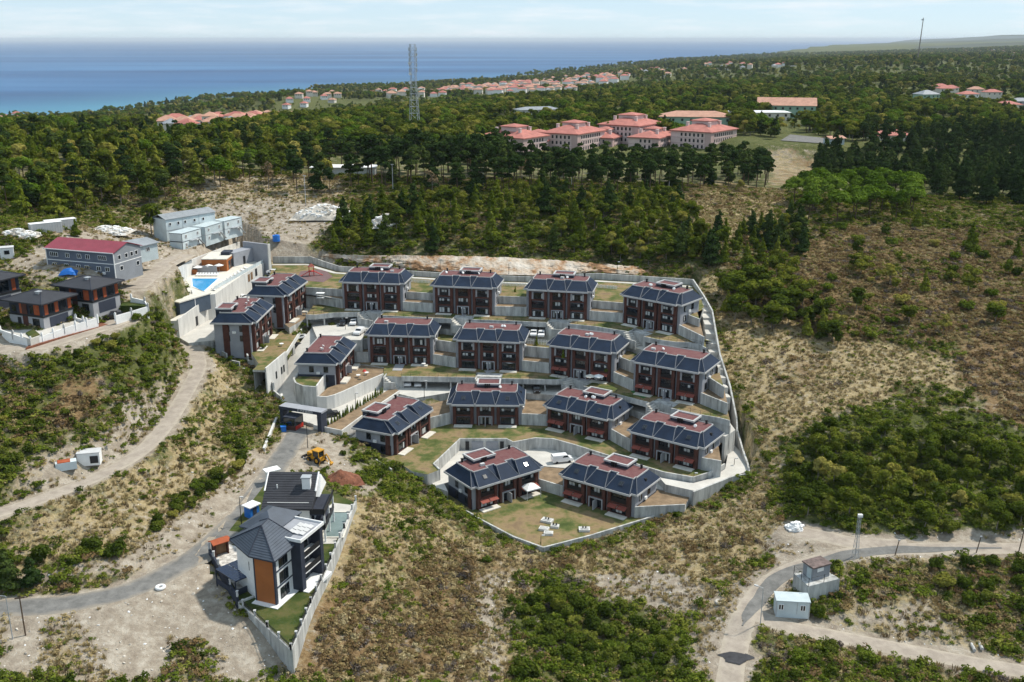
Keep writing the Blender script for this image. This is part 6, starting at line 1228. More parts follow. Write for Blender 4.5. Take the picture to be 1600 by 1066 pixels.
# ------------------------------------------------------------ pink blocks on the plateau
def pink_block(label, e0, e1, e2, z, h=12.4, rh=4.2):          # eave corners in pixels: left, front, right, at eave height z
    a0, a1, a2 = [np.array(P3(*p, z)) for p in (e0, e1, e2)]; ang = math.atan2(*(a2-a1)[[1,0]]); L = float(np.hypot(*(a2-a1)[:2])); D = float(np.hypot(*(a0-a1)[:2])); L = min(max(L, 16), 34); D = min(max(D, 16), 34)
    t = thing('apartment_block', label, 'building', (a1[0], a1[1], z-h), ang, 'pink blocks with terracotta roofs'); e = .9
    ob('wall', MB().box(e,L-e,e,D-e,-6,h), M['pinkwall'], t); ob('corner_bay', MB().box(e-.4,e+3.4,e-.4,e+3.4,-6,h-.1), M['pinkdark'], t)
    for s in range(1, 4): ob('floor_band', MB().box(e-.12,L-e+.12,e-.12,D-e+.12,h-.5-s*3.1,h-.25-s*3.1), M['pinkdark'], t)
    rf = ob('roof', hiproof(0,L,0,D,h+.3,rh,.5), M['terracotta'], t); w = min(L, D)*.2
    ob('lantern_wall', MB().box(L/2-w,L/2+w,D/2-w,D/2+w,h+rh*.5,h+rh+1.0), M['pinkwall'], rf); ob('lantern_roof', hiproof(L/2-w-.8,L/2+w+.8,D/2-w-.8,D/2+w+.8,h+rh+1.2,1.3,.3), M['terracotta'], rf)
    for u, v in ((.28,.24),(.74,.3),(.24,.72)): ob('chimney', shared('pch', lambda: MB().box(-.7,.7,-.7,.7,-1.5,2.6).box(-.85,.85,-.85,.85,2.6,2.9).mesh('chimney', M['pinkwall'])), None, rf, (L*u, D*v, h+rh*.45))
    wm = shared('pwin', lambda: MB().box(-.55,.55,-.08,.08,0,1.7).mesh('window', M['frame']))
    for s in range(4):
        zz = h-2.6-s*3.1
        for i in range(int((L-9)/2.6)): ob('window', wm, None, t, (6+i*2.6, e-.04, zz))
        for i in range(int((D-9)/2.6)): ob('window', wm, None, t, (e-.04, 6+i*2.6, zz), math.pi/2)
    return t
pink_block('pink four-storey block with terracotta roof, rightmost and nearest of the group', (1060,202.5), (1112,208), (1161,200.5), -49.5)
pink_block('pink block with terracotta roof and white chimneys, leftmost of the group', (779,210), (818,217.5), (860,212), -51)
pink_block('pink block with terracotta roof, second from the left behind the pines', (861,206), (903,211), (953,203), -50)
pink_block('pink block with terracotta roof, tallest looking, behind the centre of the group', (950,193), (998,198), (1047,190.5), -48)
pink_block('low pink wing with terracotta roof between the two right-hand blocks', (1015,212), (1030,217), (1062,209), -53, 9, 3)
pink_block('low pink wing with terracotta roof joining the two left-hand blocks', (842,216), (856,221), (876,215), -54, 9, 3)
pink_block('low pink wing with terracotta roof before the tallest block', (944,212), (958,217), (984,210), -54, 9, 3)
def flat_house(label, name, px, py, y, lx, ly, h, ang, wm, rm, rh, kind='hip', cat='building', win=True):
    p = PD(px, py, y); z = float(hz(p[0], p[1])); t = thing(name, label, cat, (p[0], p[1], z), R(ang)); ob('wall', MB().box(-lx/2,lx/2,-ly/2,ly/2,-4,h), M[wm], t)
    ob('roof', hiproof(-lx/2-.8,lx/2+.8,-ly/2-.8,ly/2+.8,h+.2,rh) if kind == 'hip' else gableroof(-lx/2-.8,lx/2+.8,-ly/2-.8,ly/2+.8,h+.2,rh), M[rm], t)
    if win:
        for i in range(max(2, int(lx/5))): ob('window', shared('fwin', lambda: MB().box(-.7,.7,-.1,.1,0,1.5).mesh('window', M['frame'])), None, t, (-lx/2+lx*(i+.5)/max(2, int(lx/5)), -ly/2-.03, h-2.5))
    return t
flat_house('long hall with pale terracotta roof behind the pink blocks', 'hall', 1085, 210, 640, 44, 20, 8, -8, 'greenwall', 'terracotta2', 3)
flat_house('white flat-roofed hall among the trees on the plateau', 'hall', 1185, 186, 690, 38, 16, 5, 0, 'cream', 'white', .8); flat_house('green gabled hall with terracotta roof on the plateau', 'hall', 1228, 176, 740, 40, 24, 9, -14, 'greenwall', 'terracotta2', 5, 'gable')
flat_house('low house with terracotta roof at the edge of the dark wood', 'house', 1385, 214, 600, 24, 14, 4, 5, 'cream', 'terracotta', 3); flat_house('blue-grey shed beside the car park on the plateau', 'shed', 1302, 230, 540, 9, 6, 3, 20, 'bluewhite', 'terracotta2', 1.2, 'gable')
flat_house('grey roofed low building in the wood right of the mast', 'hall', 840, 168, 800, 34, 14, 6, 20, 'lightgrey', 'grey_roof', 2); flat_house('white canopy roof among the dark pines', 'hall', 538, 258, 425, 26, 9, 3.0, 0, 'white', 'white', .6, win=False); flat_house('white roofed hall behind the left wood', 'hall', 345, 222, 900, 34, 14, 5, 0, 'white', 'white', 1, win=False)
flat_house('large house with terracotta gable roof in the left valley', 'house', 446, 200, 1150, 34, 18, 9, 6, 'cream', 'terracotta2', 5, 'gable'); flat_house('white house with red roof in the left valley', 'house', 395, 210, 1080, 26, 14, 7, 8, 'white', 'terracotta', 4)
flat_house('green house with grey roof on the right hillside lane', 'house', 1447, 152, 1050, 20, 16, 12, 15, 'greenwall', 'grey_roof', 4)
for i, (px, py, y, w, wmat, rmat) in enumerate(((1470,130,1250,17,'cream','terracotta'),(1478,136,1200,18,'cream','terracotta'),(1486,133,1220,15,'cream','terracotta'),(1512,142,1130,20,'white','terracotta'),(1525,137,1190,16,'cream','terracotta2'),(1550,142,1150,18,'cream','terracotta'),(1573,164,950,22,'cream','terracotta'),(1596,154,1020,22,'plaster','grey_roof'))):
    flat_house(f'{["small cream","broad cream","narrow cream","white","pale roofed","lone red roofed","large cream three-storey","grey roofed"][i]} house on the right hillside settlement', 'hillside_house', px, py, y, w, w*.7, 7, -10+i*9 % 30, wmat, rmat, 3, cat='house')
cpk = [tuple(PD(a, b, y)[:2]) for a, b, y in ((1220,213,556),(1285,218,540),(1300,211,566),(1235,206,592))]; cpm = MB(); n_ = 12
cpm.add([(*(np.array(cpk[0])*(1-u)*(1-v)+np.array(cpk[1])*u*(1-v)+np.array(cpk[2])*u*v+np.array(cpk[3])*(1-u)*v),) for v in np.linspace(0, 1, n_) for u in np.linspace(0, 1, n_)] and [(*q, float(hz(*q))+.35) for v in np.linspace(0, 1, n_) for u in np.linspace(0, 1, n_) for q in [tuple(np.array(cpk[0])*(1-u)*(1-v)+np.array(cpk[1])*u*(1-v)+np.array(cpk[2])*u*v+np.array(cpk[3])*(1-u)*v)]], [(j*n_+i, j*n_+i+1, j*n_+n_+i+1, j*n_+n_+i) for j in range(n_-1) for i in range(n_-1)]); struct('car_park', cpm, [M['asphalt']])
# ------------------------------------------------------------ far houses of the coastal town and the valley settlement
HP = []
for i in range(6):
    w, d, h = [(11,9,6),(13,10,7),(9,8,6),(15,10,8),(10,10,9),(12,8,5)][i]
    HP.append((MB().box(-w/2,w/2,-d/2,d/2,-6,h).mesh('wall', M['white' if i % 3 == 0 else 'cream']), hiproof(-w/2-.7,w/2+.7,-d/2-.7,d/2+.7,h+.1,2.8).mesh('roof', M[['terracotta','terracotta2','grey_roof','terracotta','terracotta2','terracotta2'][i]]), MB().box(-.7,.7,-.12,.12,0,1.6).mesh('window', M['frame']), w, d, h))
def far_house(x, y, i, label, group, win=False):
    label = label.replace('@', ['white house with a terracotta roof','cream house with a pale terracotta roof','cream house with a grey roof','white house with a bright terracotta roof','cream house with a pale hip roof','low cream house with a pale roof'][i])
    z = float(hz(x, y))
    if z < -178: return
    a, b, c, w, d, h = HP[i]; t = thing('far_house', label, 'house', (x, y, z), random.uniform(-.5, .5), group); t.scale = (1.2,)*3 if y > 1800 else (1,)*3; ob('wall', a, None, t); ob('roof', b, None, t)
    if win:
        for q in (-.28, .0, .28): ob('window', c, None, t, (w*q, -d/2-.03, h-2.6))
def town(px0, py0, px1, py1, n, sp, label, group, win=False, bias=None):
    k = 0; tries = 0; pts = []
    while k < n and tries < n*30:
        tries += 1; u = random.random(); px = px0+(px1-px0)*u; yl = np.interp(px, [b[0] for b in bias], [b[1] for b in bias]); py = yl+random.uniform(0, np.interp(px, [b[0] for b in bias], [b[2] for b in bias])); p = G(px, py)
        if p[1] > 12000 or any(math.hypot(p[0]-q[0], p[1]-q[1]) < sp for q in pts): continue
        pts.append(p); far_house(float(p[0]), float(p[1]), random.choice([0,0,1,1,2,3,4,5]), label, group, win); k += 1
town(690, 0, 960, 0, 190, 17, 'small @ in the coastal town', 'houses of the coastal town', False, [(700,139,8),(780,134,14),(850,127,20),(900,121,22),(960,117,14)])
town(960, 0, 1240, 0, 34, 34, 'small @ among the trees along the right coast ridge', 'houses along the coast ridge', False, [(960,115,14),(1100,102,14),(1240,98,8)])
town(262, 0, 430, 0, 60, 17, 'small @ in the left valley settlement', 'houses of the valley settlement', True, [(262,194,16),(330,186,22),(430,182,12)])
town(440, 0, 530, 0, 14, 26, 'small @ near the left shore ridge', 'houses by the shore ridge', True, [(440,152,22),(530,148,14)])
town(1490, 0, 1600, 0, 30, 30, 'small @ in the far right settlement', 'houses of the far right settlement', False, [(1500,78,14),(1600,80,14)])
town(0, 0, 40, 0, 6, 24, 'small @ on the left headland by the sea', 'houses on the left headland', False, [(0,180,14),(40,184,8)])
town(570, 0, 700, 0, 30, 22, 'small @ on the green point beside the town', 'houses on the green point', False, [(580,144,10),(700,142,10)])
# ------------------------------------------------------------ rock cutting behind the back wall
bot = [np.array(P3(a, b, z)) for a, b, z in ((500,402,-68.6),(560,415,-69.8),(630,421,-70),(690,425,-70.2),(760,429,-70.2),(831,431,-70.3),(894,427,-70.2),(933,426,-70.2),(1010,431,-70.3),(1085,435,-70.4))]
top = [np.array(P3(a, b, z)) for a, b, z in ((510,397,-67.4),(560,399,-66.5),(630,399,-66.2),(690,400,-66.4),(760,401,-66.6),(831,404,-67.0),(894,408,-67.6),(933,412,-68.3),(1010,417,-69),(1090,416,-68.6))]
mb = MB(); NU, NV = 260, 16; vs = []; li = len(bot)-1
for i in range(NU):
    u = i/(NU-1)*li; k = min(int(u), li-1); f = u-k; b = bot[k]*(1-f)+bot[k+1]*f; t_ = top[k]*(1-f)+top[k+1]*f
    for j in range(NV):
        v = j/(NV-1); p = b*(1-v)+t_*v; bulge = (float(fbm(i*.9, j*2.2, 9, 41))-.5)*2.6*math.sin(math.pi*min(1, v+.12)); p = p+np.array((0, -bulge-.5*math.sin(math.pi*v), (float(fbm(i*1.3, j, 6, 43))-.5)*.9*(v > .05))); vs.append(p+np.array((0, .6*(1-v), 0)))
mb.add(vs, [(i*NV+j, (i+1)*NV+j, (i+1)*NV+j+1, i*NV+j+1) for i in range(NU-1) for j in range(NV-1)])
rm_ = bpy.data.materials.new('cut_rock'); rm_.use_nodes = True; nt = rm_.node_tree; N = nt.nodes; L = nt.links; bs = N['Principled BSDF']; bs.inputs['Roughness'].default_value = .95
gp = N.new('ShaderNodeNewGeometry'); rk = N.new('ShaderNodeMapping'); rk.inputs['Scale'].default_value = (1, 1, .4); L.new(gp.outputs['Position'], rk.inputs[0])
n_ = N.new('ShaderNodeTexNoise'); n_.inputs['Scale'].default_value = .16; n_.inputs['Detail'].default_value = 7; n_.inputs['Roughness'].default_value = .66; L.new(rk.outputs[0], n_.inputs['Vector'])
L.new(ramp(n_.outputs['Fac'], [(.34, (.13,.07,.03)), (.44, (.32,.18,.09)), (.52, (.42,.34,.26)), (.68, (.56,.52,.46))]), bs.inputs['Base Color']); bp = N.new('ShaderNodeBump'); bp.inputs['Strength'].default_value = .9; bp.inputs['Distance'].default_value = .6; n2_ = N.new('ShaderNodeTexNoise'); n2_.inputs['Scale'].default_value = .9; n2_.inputs['Detail'].default_value = 6; L.new(gp.outputs['Position'], n2_.inputs['Vector']); L.new(n2_.outputs['Fac'], bp.inputs['Height']); L.new(bp.outputs[0], bs.inputs['Normal'])
struct('rock_cutting', mb, [rm_])
# ------------------------------------------------------------ trees
def leaves(centres, n, size, rs, flat=.0, up=.35):        # n leaf clumps (quads) on/in ellipsoid lobes: (cx,cy,cz,rx,ry,rz)
    mb = MB(); wts = np.array([c[3]*c[4]+c[3]*c[5] for c in centres]); wts = wts/wts.sum()
    k = rs.choice(len(centres), n, p=wts); C = np.array(centres)[k]; d = rs.normal(size=(n, 3)); d /= np.linalg.norm(d, axis=1)[:, None]
    d[:, 2] = np.where(d[:, 2] < -.3, -d[:, 2]*.6, d[:, 2]); r = rs.uniform(.55, 1.06, n)**.6; pos = C[:, :3]+d*C[:, 3:6]*r[:, None]
    nn = d+rs.normal(size=(n, 3))*.38+np.array((0, 0, up)); nn /= np.linalg.norm(nn, axis=1)[:, None]
    a = np.cross(nn, rs.normal(size=(n, 3))); a /= np.linalg.norm(a, axis=1)[:, None]; b = np.cross(nn, a); s = size*rs.uniform(.55, 1.3, n)[:, None]; q = rs.uniform(.5, 1, n)[:, None]
    V4 = np.stack([pos-a*s-b*s*q*.6, pos+a*s*.9-b*s*q, pos+a*s+b*s*q*.7, pos-a*s*.7+b*s*q], 1).reshape(-1, 3)
    me = bpy.data.meshes.new('crown'); me.from_pydata(V4.tolist(), [], np.arange(4*n).reshape(-1, 4).tolist()); return me
def trunk_mesh(h, r, limbs, rs, m):
    mb = MB(); p = np.array((0, 0, -.6)); n = 4
    for i in range(n):
        q = np.array((rs.normal()*.12*h*.12, rs.normal()*.12*h*.12, h*(i+1)/n)); mb.tube(p, q, r*(1-.75*i/n), 6, r*(1-.75*(i+1)/n)); p = q
    for c in limbs: mb.tube((0, 0, min(h*.95, max(h*.45, c[2]-c[5]*1.2))), (c[0]*.85, c[1]*.85, c[2]), r*.4, 4, r*.12)
    return mb.mesh('trunk', m)
PROTO = {}
def proto(kind, i):
    rs = np.random.default_rng(hash((kind, i)) % 1000 if False else sum(map(ord, kind))*7+i); c = []
    if kind == 'pine':                       # tall bare stem, ragged dark crown in tiers
        H = 17
        for k in range(9): a = rs.uniform(0, 6.28); z = rs.uniform(.46, .97)*H; w = (1.15-abs(z/H-.68)*1.6); c.append((math.cos(a)*rs.uniform(.2, 2.2)*w, math.sin(a)*rs.uniform(.2, 2.2)*w, z, 2.3*w, 2.3*w, 1.15))
        n, s, m, th, tr, tm = 1500, .42, 'pine', H*.93, .26, 'bark'
    elif kind == 'stone_pine':               # umbrella
        H = 11
        for k in range(9): a = k*.7+rs.uniform(0, .5); q = rs.uniform(.8, 3.2) if k else 0; c.append((math.cos(a)*q, math.sin(a)*q, H*.74+rs.uniform(-.8, 1.2)-q*.35, 2.2, 2.2, 1.75))
        n, s, m, th, tr, tm = 1700, .36, 'bright', H*.75, .24, 'bark'
    elif kind == 'conifer':                  # young pointed pine
        H = 7.5
        for k in range(11): v = k/10; w = (1-v)*1.75+.22; a = rs.uniform(0, 6.28); c.append((math.cos(a)*.35*w, math.sin(a)*.35*w, .8+v*(H-1.2), w, w, .75))
        n, s, m, th, tr, tm = 1300, .27, 'olive', H*.8, .13, 'bark'
    elif kind == 'dark_conifer':
        H = 12
        for k in range(11): v = k/10; w = (1-v)**.7*2.5+.5; a = rs.uniform(0, 6.28); c.append((math.cos(a)*.45*w, math.sin(a)*.45*w, 1.8+v*(H-2.2), w, w, 1.1))
        n, s, m, th, tr, tm = 1700, .37, 'pine', H*.85, .2, 'bark'
    elif kind == 'broadleaf':
        H = 9.5
        for k in range(11): a = rs.uniform(0, 6.28); q = rs.uniform(.3, 2.5); z = H*rs.uniform(.38, .88); c.append((math.cos(a)*q, math.sin(a)*q, z, 1.7, 1.7, 1.4))
        n, s, m, th, tr, tm = 1900, .33, 'broad', H*.6, .2, 'bark_pale'
    elif kind == 'autumn':
        H = 8.5
        for k in range(9): a = rs.uniform(0, 6.28); q = rs.uniform(.3, 2.1); z = H*rs.uniform(.4, .86); c.append((math.cos(a)*q, math.sin(a)*q, z, 1.55, 1.55, 1.3))
        n, s, m, th, tr, tm = 1600, .32, 'yellowish', H*.6, .18, 'bark_pale'
    elif kind == 'bare':
        H = 9
        for k in range(9): a = rs.uniform(0, 6.28); q = rs.uniform(.5, 1.9); z = H*rs.uniform(.45, .92); c.append((math.cos(a)*q, math.sin(a)*q, z, 1.2, 1.2, 1.2))
        n, s, m, th, tr, tm = 420, .2, 'dryleaf', H*.7, .17, 'bark_pale'
    elif kind == 'bush':
        H = 2.6
        for k in range(8): a = rs.uniform(0, 6.28); q = rs.uniform(.2, 1.3); c.append((math.cos(a)*q, math.sin(a)*q, rs.uniform(.5, 1.7), .85, .85, .75))
        n, s, m, th, tr, tm = 1300, .16, 'bushdark', H*.4, .07, 'bark'
    elif kind == 'light_bush':
        H = 2.4
        for k in range(8): a = rs.uniform(0, 6.28); q = rs.uniform(.2, 1.2); c.append((math.cos(a)*q, math.sin(a)*q, rs.uniform(.4, 1.6), .8, .8, .75))
        n, s, m, th, tr, tm = 1000, .17, 'yellowish' if i == 2 else 'scrubgreen', H*.4, .06, 'bark'
    elif kind == 'cypress':
        H = 3.2
        for k in range(7): v = k/6; c.append((0, 0, .4+v*(H-.6), .5*(1-v)+.14, .5*(1-v)+.14, .45))
        n, s, m, th, tr, tm = 500, .13, 'scrubgreen', 2.0, .06, 'bark'
    me = leaves(c, n, s, rs); me.materials.append(M[m]); return me, trunk_mesh(th, tr, c, rs, M[tm]), H
for k_ in ('pine','stone_pine','conifer','dark_conifer','broadleaf','autumn','bare','bush','light_bush','cypress'): PROTO[k_] = [proto(k_, i) for i in range(4)]
CATN = {'pine': ('pine_tree','tree'), 'stone_pine': ('umbrella_pine','tree'), 'conifer': ('young_conifer','tree'), 'dark_conifer': ('dark_conifer','tree'), 'broadleaf': ('broadleaf_tree','tree'), 'autumn': ('yellowing_tree','tree'), 'bare': ('bare_tree','tree'), 'bush': ('bush','bush'), 'light_bush': ('light_bush','bush'), 'cypress': ('cypress','shrub')}
def tree(kind, x, y, h, label, group, z=None, wide=1.0, var=None):
    cr_, tk, H = PROTO[kind][random.randrange(4) if var is None else var]; z = float(hz(x, y)) if z is None else z
    t = thing(CATN[kind][0], label, CATN[kind][1], (float(x), float(y), z), random.uniform(0, 6.28), group); s = h/H; t.scale = (s*wide*random.uniform(.88, 1.14), s*wide*random.uniform(.88, 1.14), s)
    ob('trunk', tk, None, t); ob('crown', cr_, None, t); return t
TAKEN = []
def poisson(poly, sp, maxn=100000, rs=rng, keepout=()):
    xs = [p[0] for p in poly]; ys = [p[1] for p in poly]; A = (max(xs)-min(xs))*(max(ys)-min(ys)); n = min(60000, int(A/sp/sp*5)); X = rs.uniform(min(xs), max(xs), n); Y = rs.uniform(min(ys), max(ys), n); m = inpoly(X, Y, poly); X, Y = X[m], Y[m]; cell = {}; out = []
    for x, y in zip(X, Y):
        i, j = int(x//sp), int(y//sp); ok = True
        for a in (-1, 0, 1):
            for b in (-1, 0, 1):
                for q in cell.get((i+a, j+b), ()):
                    if (q[0]-x)**2+(q[1]-y)**2 < sp*sp: ok = False
        if ok: cell.setdefault((i, j), []).append((x, y)); out.append((x, y))
        if len(out) >= maxn: break
    return out
BLD = []                                   # building footprints to keep clear
for o_ in list(COL.objects):
    if o_.type == 'EMPTY' and o_.get('category') in ('building','house','container','shed','cabin'): BLD.append((o_.location.x, o_.location.y, 9 if o_.get('category') != 'building' else 16))
RDL = [(ln, w) for ln, w, _ in ROADS.values()]
cutmask = np.zeros(GX.shape, bool)
for poly, z in CUT:
    xs = [p[0] for p in poly]; ys = [p[1] for p in poly]; i0, i1 = np.searchsorted(gx, (min(xs)-3, max(xs)+3)); j0, j1 = np.searchsorted(gy, (min(ys)-3, max(ys)+3)); X = GX[j0:j1, i0:i1]; Y = GY[j0:j1, i0:i1]
    if X.size: d_, _ = dseg(X, Y, list(poly)+[poly[0]]); cutmask[j0:j1, i0:i1] |= inpoly(X, Y, poly) | (d_ < 1.0)
def free(x, y, rad=2.5):
    for ln, w in RDL:
        if ln[:, 0].min()-8 < x < ln[:, 0].max()+8 and np.min(np.hypot(ln[:, 0]-x, ln[:, 1]-y)) < w/2+rad*.6: return False
    i = min(max(np.searchsorted(gx, x)-1, 0), len(gx)-1); j = min(max(np.searchsorted(gy, y)-1, 0), len(gy)-1)
    if cutmask[j, i]: return False
    return not any((x-a)**2+(y-b)**2 < r*r for a, b, r in BLD)
KN = {'pine':'dark pine','stone_pine':'umbrella pine','conifer':'young green conifer','dark_conifer':'dark conifer','broadleaf':'green broadleaf tree','autumn':'yellowing broadleaf tree','bare':'bare tree','bush':'dark green bush','light_bush':'light green bush','cypress':'small cypress'}
def wood(px, sp, kinds, hs, label, group, world=None, maxn=1000, rad=2.5):
    pts = [q for q in poisson(world or GW(px), sp, maxn) if free(*q, rad)]
    if not pts: return
    A = np.array(pts); ax = A[:, 0]/A[:, 1]; x0, x1 = np.quantile(ax, (.33, .67)); ym = np.median(A[:, 1])
    for x, y in pts:
        k = random.choices(list(kinds), list(kinds.values()))[0]; lo, hi = hs.get(k, hs['*']); h = random.uniform(lo, hi); u = (h-lo)/(hi-lo)
        pos = ('front' if y < ym else 'rear')+' '+('left' if x/y < x0 else 'right' if x/y > x1 else 'middle')
        tree(k, x, y, h, ('low ' if u < .33 else 'tall ' if u > .67 else 'medium ')+label.format(KN[k])+', '+pos, group)
wood([(560,296),(700,303),(790,305),(795,264),(600,264)], 6.2, {'pine': 10, 'dark_conifer': 1, 'bare': .5}, {'pine': (14,20), 'dark_conifer': (9,14), '*': (8,11)}, '{} in the tall grove before the pink blocks', 'pine grove before the pink blocks')
wood([(790,305),(900,306),(1060,302),(1205,294),(1200,270),(1000,272),(795,272)], 6.2, {'pine': 10, 'dark_conifer': 1, 'bare': .4}, {'pine': (11,15.5), 'dark_conifer': (8,11), '*': (7,10)}, '{} in the right grove before the pink blocks', 'right half of the pine grove')
wood([(455,302),(560,304),(600,264),(470,250)], 6.6, {'pine': 5, 'dark_conifer': 1, 'autumn': 1.2}, {'pine': (11,16), '*': (8,11)}, '{} in the open stand left of the grove', 'open stand left of the grove')
wood([(505,388),(555,398),(650,398),(900,400),(1060,408),(1105,408),(1060,312),(900,312),(640,312),(545,345)], 4.3, {'conifer': 3.6, 'dark_conifer': 1.1, 'broadleaf': 3, 'autumn': .9, 'bush': 1.2, 'light_bush': 1.2}, {'conifer': (5,10), 'dark_conifer': (7,12), 'broadleaf': (5,8.5), 'autumn': (4.5,7), '*': (1.8,3.4)}, '{} on the slope above the rock cutting', 'young wood above the rock cutting')
wood([(1060,408),(1120,425),(1260,400),(1240,350),(1120,372),(1065,366)], 4.4, {'conifer': 3, 'dark_conifer': 3, 'broadleaf': 2}, {'conifer': (5,8), 'dark_conifer': (7,11), '*': (5,8)}, '{} in the belt below the dry meadow', 'tree belt below the dry meadow')
wood([(0,345),(110,335),(200,322),(240,335),(270,325),(285,292),(440,285),(460,245),(440,232),(0,228)], 6.3, {'pine': 2, 'conifer': 3, 'broadleaf': 4, 'autumn': 1, 'dark_conifer': 1, 'stone_pine': .6}, {'pine': (11,15), 'conifer': (9,13), 'stone_pine': (9,12), '*': (8.5,13)}, '{} in the left wood above the dirt yard', 'left wood above the dirt yard')
wood([(1265,285),(1420,300),(1620,330),(1640,215),(1460,215),(1290,250)], 8.2, {'dark_conifer': 6, 'pine': 3}, {'*': (11,16)}, '{} in the dark wood on the right', 'dark wood on the right')
wood([(1232,345),(1300,350),(1440,345),(1425,310),(1290,300),(1235,310)], 7, {'stone_pine': 6, 'conifer': 1, 'bush': 1}, {'stone_pine': (10,13.5), 'conifer': (6,9), '*': (2,3)}, '{} in the stand right of the dry meadow', 'stand right of the dry meadow')
wood([(1120,470),(1150,505),(1230,520),(1300,540),(1290,480),(1240,430),(1150,425)], 4.3, {'broadleaf': 6, 'bush': 2, 'light_bush': 1, 'conifer': .6}, {'broadleaf': (5.5,8.5), 'conifer': (5,7), '*': (2,3.5)}, '{} in the thicket beside the right boundary wall', 'thicket beside the right boundary wall')
wood([(1240,500),(1300,545),(1420,530),(1400,450),(1330,420),(1260,440)], 8, {'broadleaf': 2, 'bush': 2, 'light_bush': 3, 'autumn': 1}, {'broadleaf': (4,7), 'autumn': (4,6), '*': (1.8,3.4)}, '{} scattered on the bracken slope at the right', 'scattered growth on the right slope')
wood([(1228,722),(1300,680),(1400,685),(1520,700),(1600,742),(1700,740),(1700,828),(1500,835),(1330,822),(1245,805)], 3.5, {'broadleaf': 6, 'bush': 2.4, 'autumn': .9, 'light_bush': .7, 'bare': .3}, {'broadleaf': (4,7), 'autumn': (4,6), '*': (2.2,3.6)}, '{} in the dense thicket above the valley road', 'dense thicket above the valley road')
wood([(815,955),(850,915),(900,940),(1000,965),(1045,995),(1035,1050),(960,1060),(850,1010)], 2.5, {'bush': 5, 'light_bush': 1, 'broadleaf': .5}, {'broadleaf': (2.8,4.2), '*': (1.6,3)}, '{} in the thicket at the bottom centre', 'thicket at the bottom centre', rad=1.5)
wood([(1450,885),(1600,875),(1680,900),(1680,1010),(1560,960),(1470,930)], 3.6, {'bush': 4, 'broadleaf': 1, 'light_bush': 1}, {'broadleaf': (3.5,5), '*': (1.6,3)}, '{} in the green patch right of the transformer', 'green patch right of the transformer', rad=1.5)
wood([(1190,1005),(1300,1015),(1440,1050),(1420,1090),(1190,1090)], 4.2, {'light_bush': 3, 'bush': 1.5}, {'*': (1.2,2.4)}, '{} on the bank below the field track', 'bank below the field track', rad=1.5)
wood([(240,815),(290,770),(340,740),(385,705),(393,722),(340,765),(280,812),(245,832)], 2.4, {'bush': 4, 'light_bush': 1}, {'*': (1.5,2.6)}, '{} in the hedge row above the main road', 'hedge row above the main road', rad=1)
wood([(0,930),(0,880),(60,860),(200,845),(205,868),(120,895),(60,915)], 3.6, {'bush': 3, 'light_bush': 1, 'dark_conifer': .3}, {'dark_conifer': (4,6), '*': (1.5,3)}, '{} on the bank left of the main road', 'bank left of the main road', rad=1.5)
wood([(90,560),(200,525),(270,520),(278,560),(240,590),(200,585),(120,590)], 3.0, {'bush': 4, 'light_bush': 3}, {'*': (1.3,2.4)}, '{} on the green slope below the brick lane', 'green slope below the brick lane', rad=1.5)
wood([(0,790),(0,600),(80,580),(90,640),(180,600),(250,590),(240,640),(150,690),(60,720)], 4.0, {'bush': 4, 'light_bush': 1.5, 'bare': .3}, {'bare': (2,3.5), '*': (1.0,2.1)}, '{} on the scrub hillside at the left', 'scrub hillside at the left', rad=1.5)
wood([(500,690),(560,700),(640,745),(700,790),(680,810),(600,760),(530,712)], 4.0, {'light_bush': 4, 'bush': 1}, {'*': (.8,1.6)}, '{} on the bank below the estate wall', 'bank below the estate wall', rad=1)
wood([(1270,345),(1500,350),(1700,380),(1700,520),(1480,540),(1420,460),(1300,410)], 10.5, {'bush': 3, 'light_bush': 4, 'broadleaf': 1.2, 'conifer': .8, 'autumn': .4}, {'broadleaf': (4,7), 'conifer': (5,8), 'autumn': (3.5,6), '*': (1.6,3.6)}, '{} standing apart on the bracken hillside', 'lone growth on the bracken hillside')
for px, py, k, h, l in ((1512,458,'broadleaf',8,'large round dark tree on the bracken hillside'),(1485,440,'bush',4,'round bush leaning on the large dark hillside tree'),(1390,445,'autumn',6.5,'pale yellow-green tree in the middle of the bracken slope'),(1515,395,'conifer',10,'tall slender conifer on the right hillside'),(1560,490,'light_bush',4,'yellow-green bush near the right picture edge'),(1575,430,'broadleaf',5,'pale tree near the right picture edge'),(237,368,'broadleaf',11,'big green tree standing behind the low shed'),(1155,300,'autumn',5,'bright yellow tree on top of the dry meadow'),(955,398,'autumn',7.5,'pale yellowish round tree above the rock cutting'),(420,295,'bare',11,'grey bare tree in the clearing'),(345,292,'stone_pine',12,'bright green umbrella pine in the clearing'),(305,262,'autumn',11,'yellow tree in the left wood'),(462,262,'autumn',12,'large yellow tree at the edge of the clearing'),(865,952,'broadleaf',4.5,'small upright tree at the top of the bottom thicket'),(815,1052,'bush',3.4,'round dark bush left of the rusty drum'),(12,920,'dark_conifer',7,'dark spruce at the lower left edge'),(1280,960,'bush',2.2,'round bush beside the office container'),(95,705,'bare',3,'grey shrub behind the dumped box body'),(1255,905,'bush',1.6,'low bush beside the concrete platform'),(735,905,'bare',4,'purplish dry shrub below the estate'),(760,880,'light_bush',1.6,'green tuft below the estate corner'),(186,868,'bush',3.2,'dark bush on the main road bank'),(120,370,'conifer',5,'bright conifer behind the storage containers'),(170,352,'conifer',6,'bright conifer right of the storage containers')):
    p = G(px, py); tree(k, p[0], p[1], h, l, None)
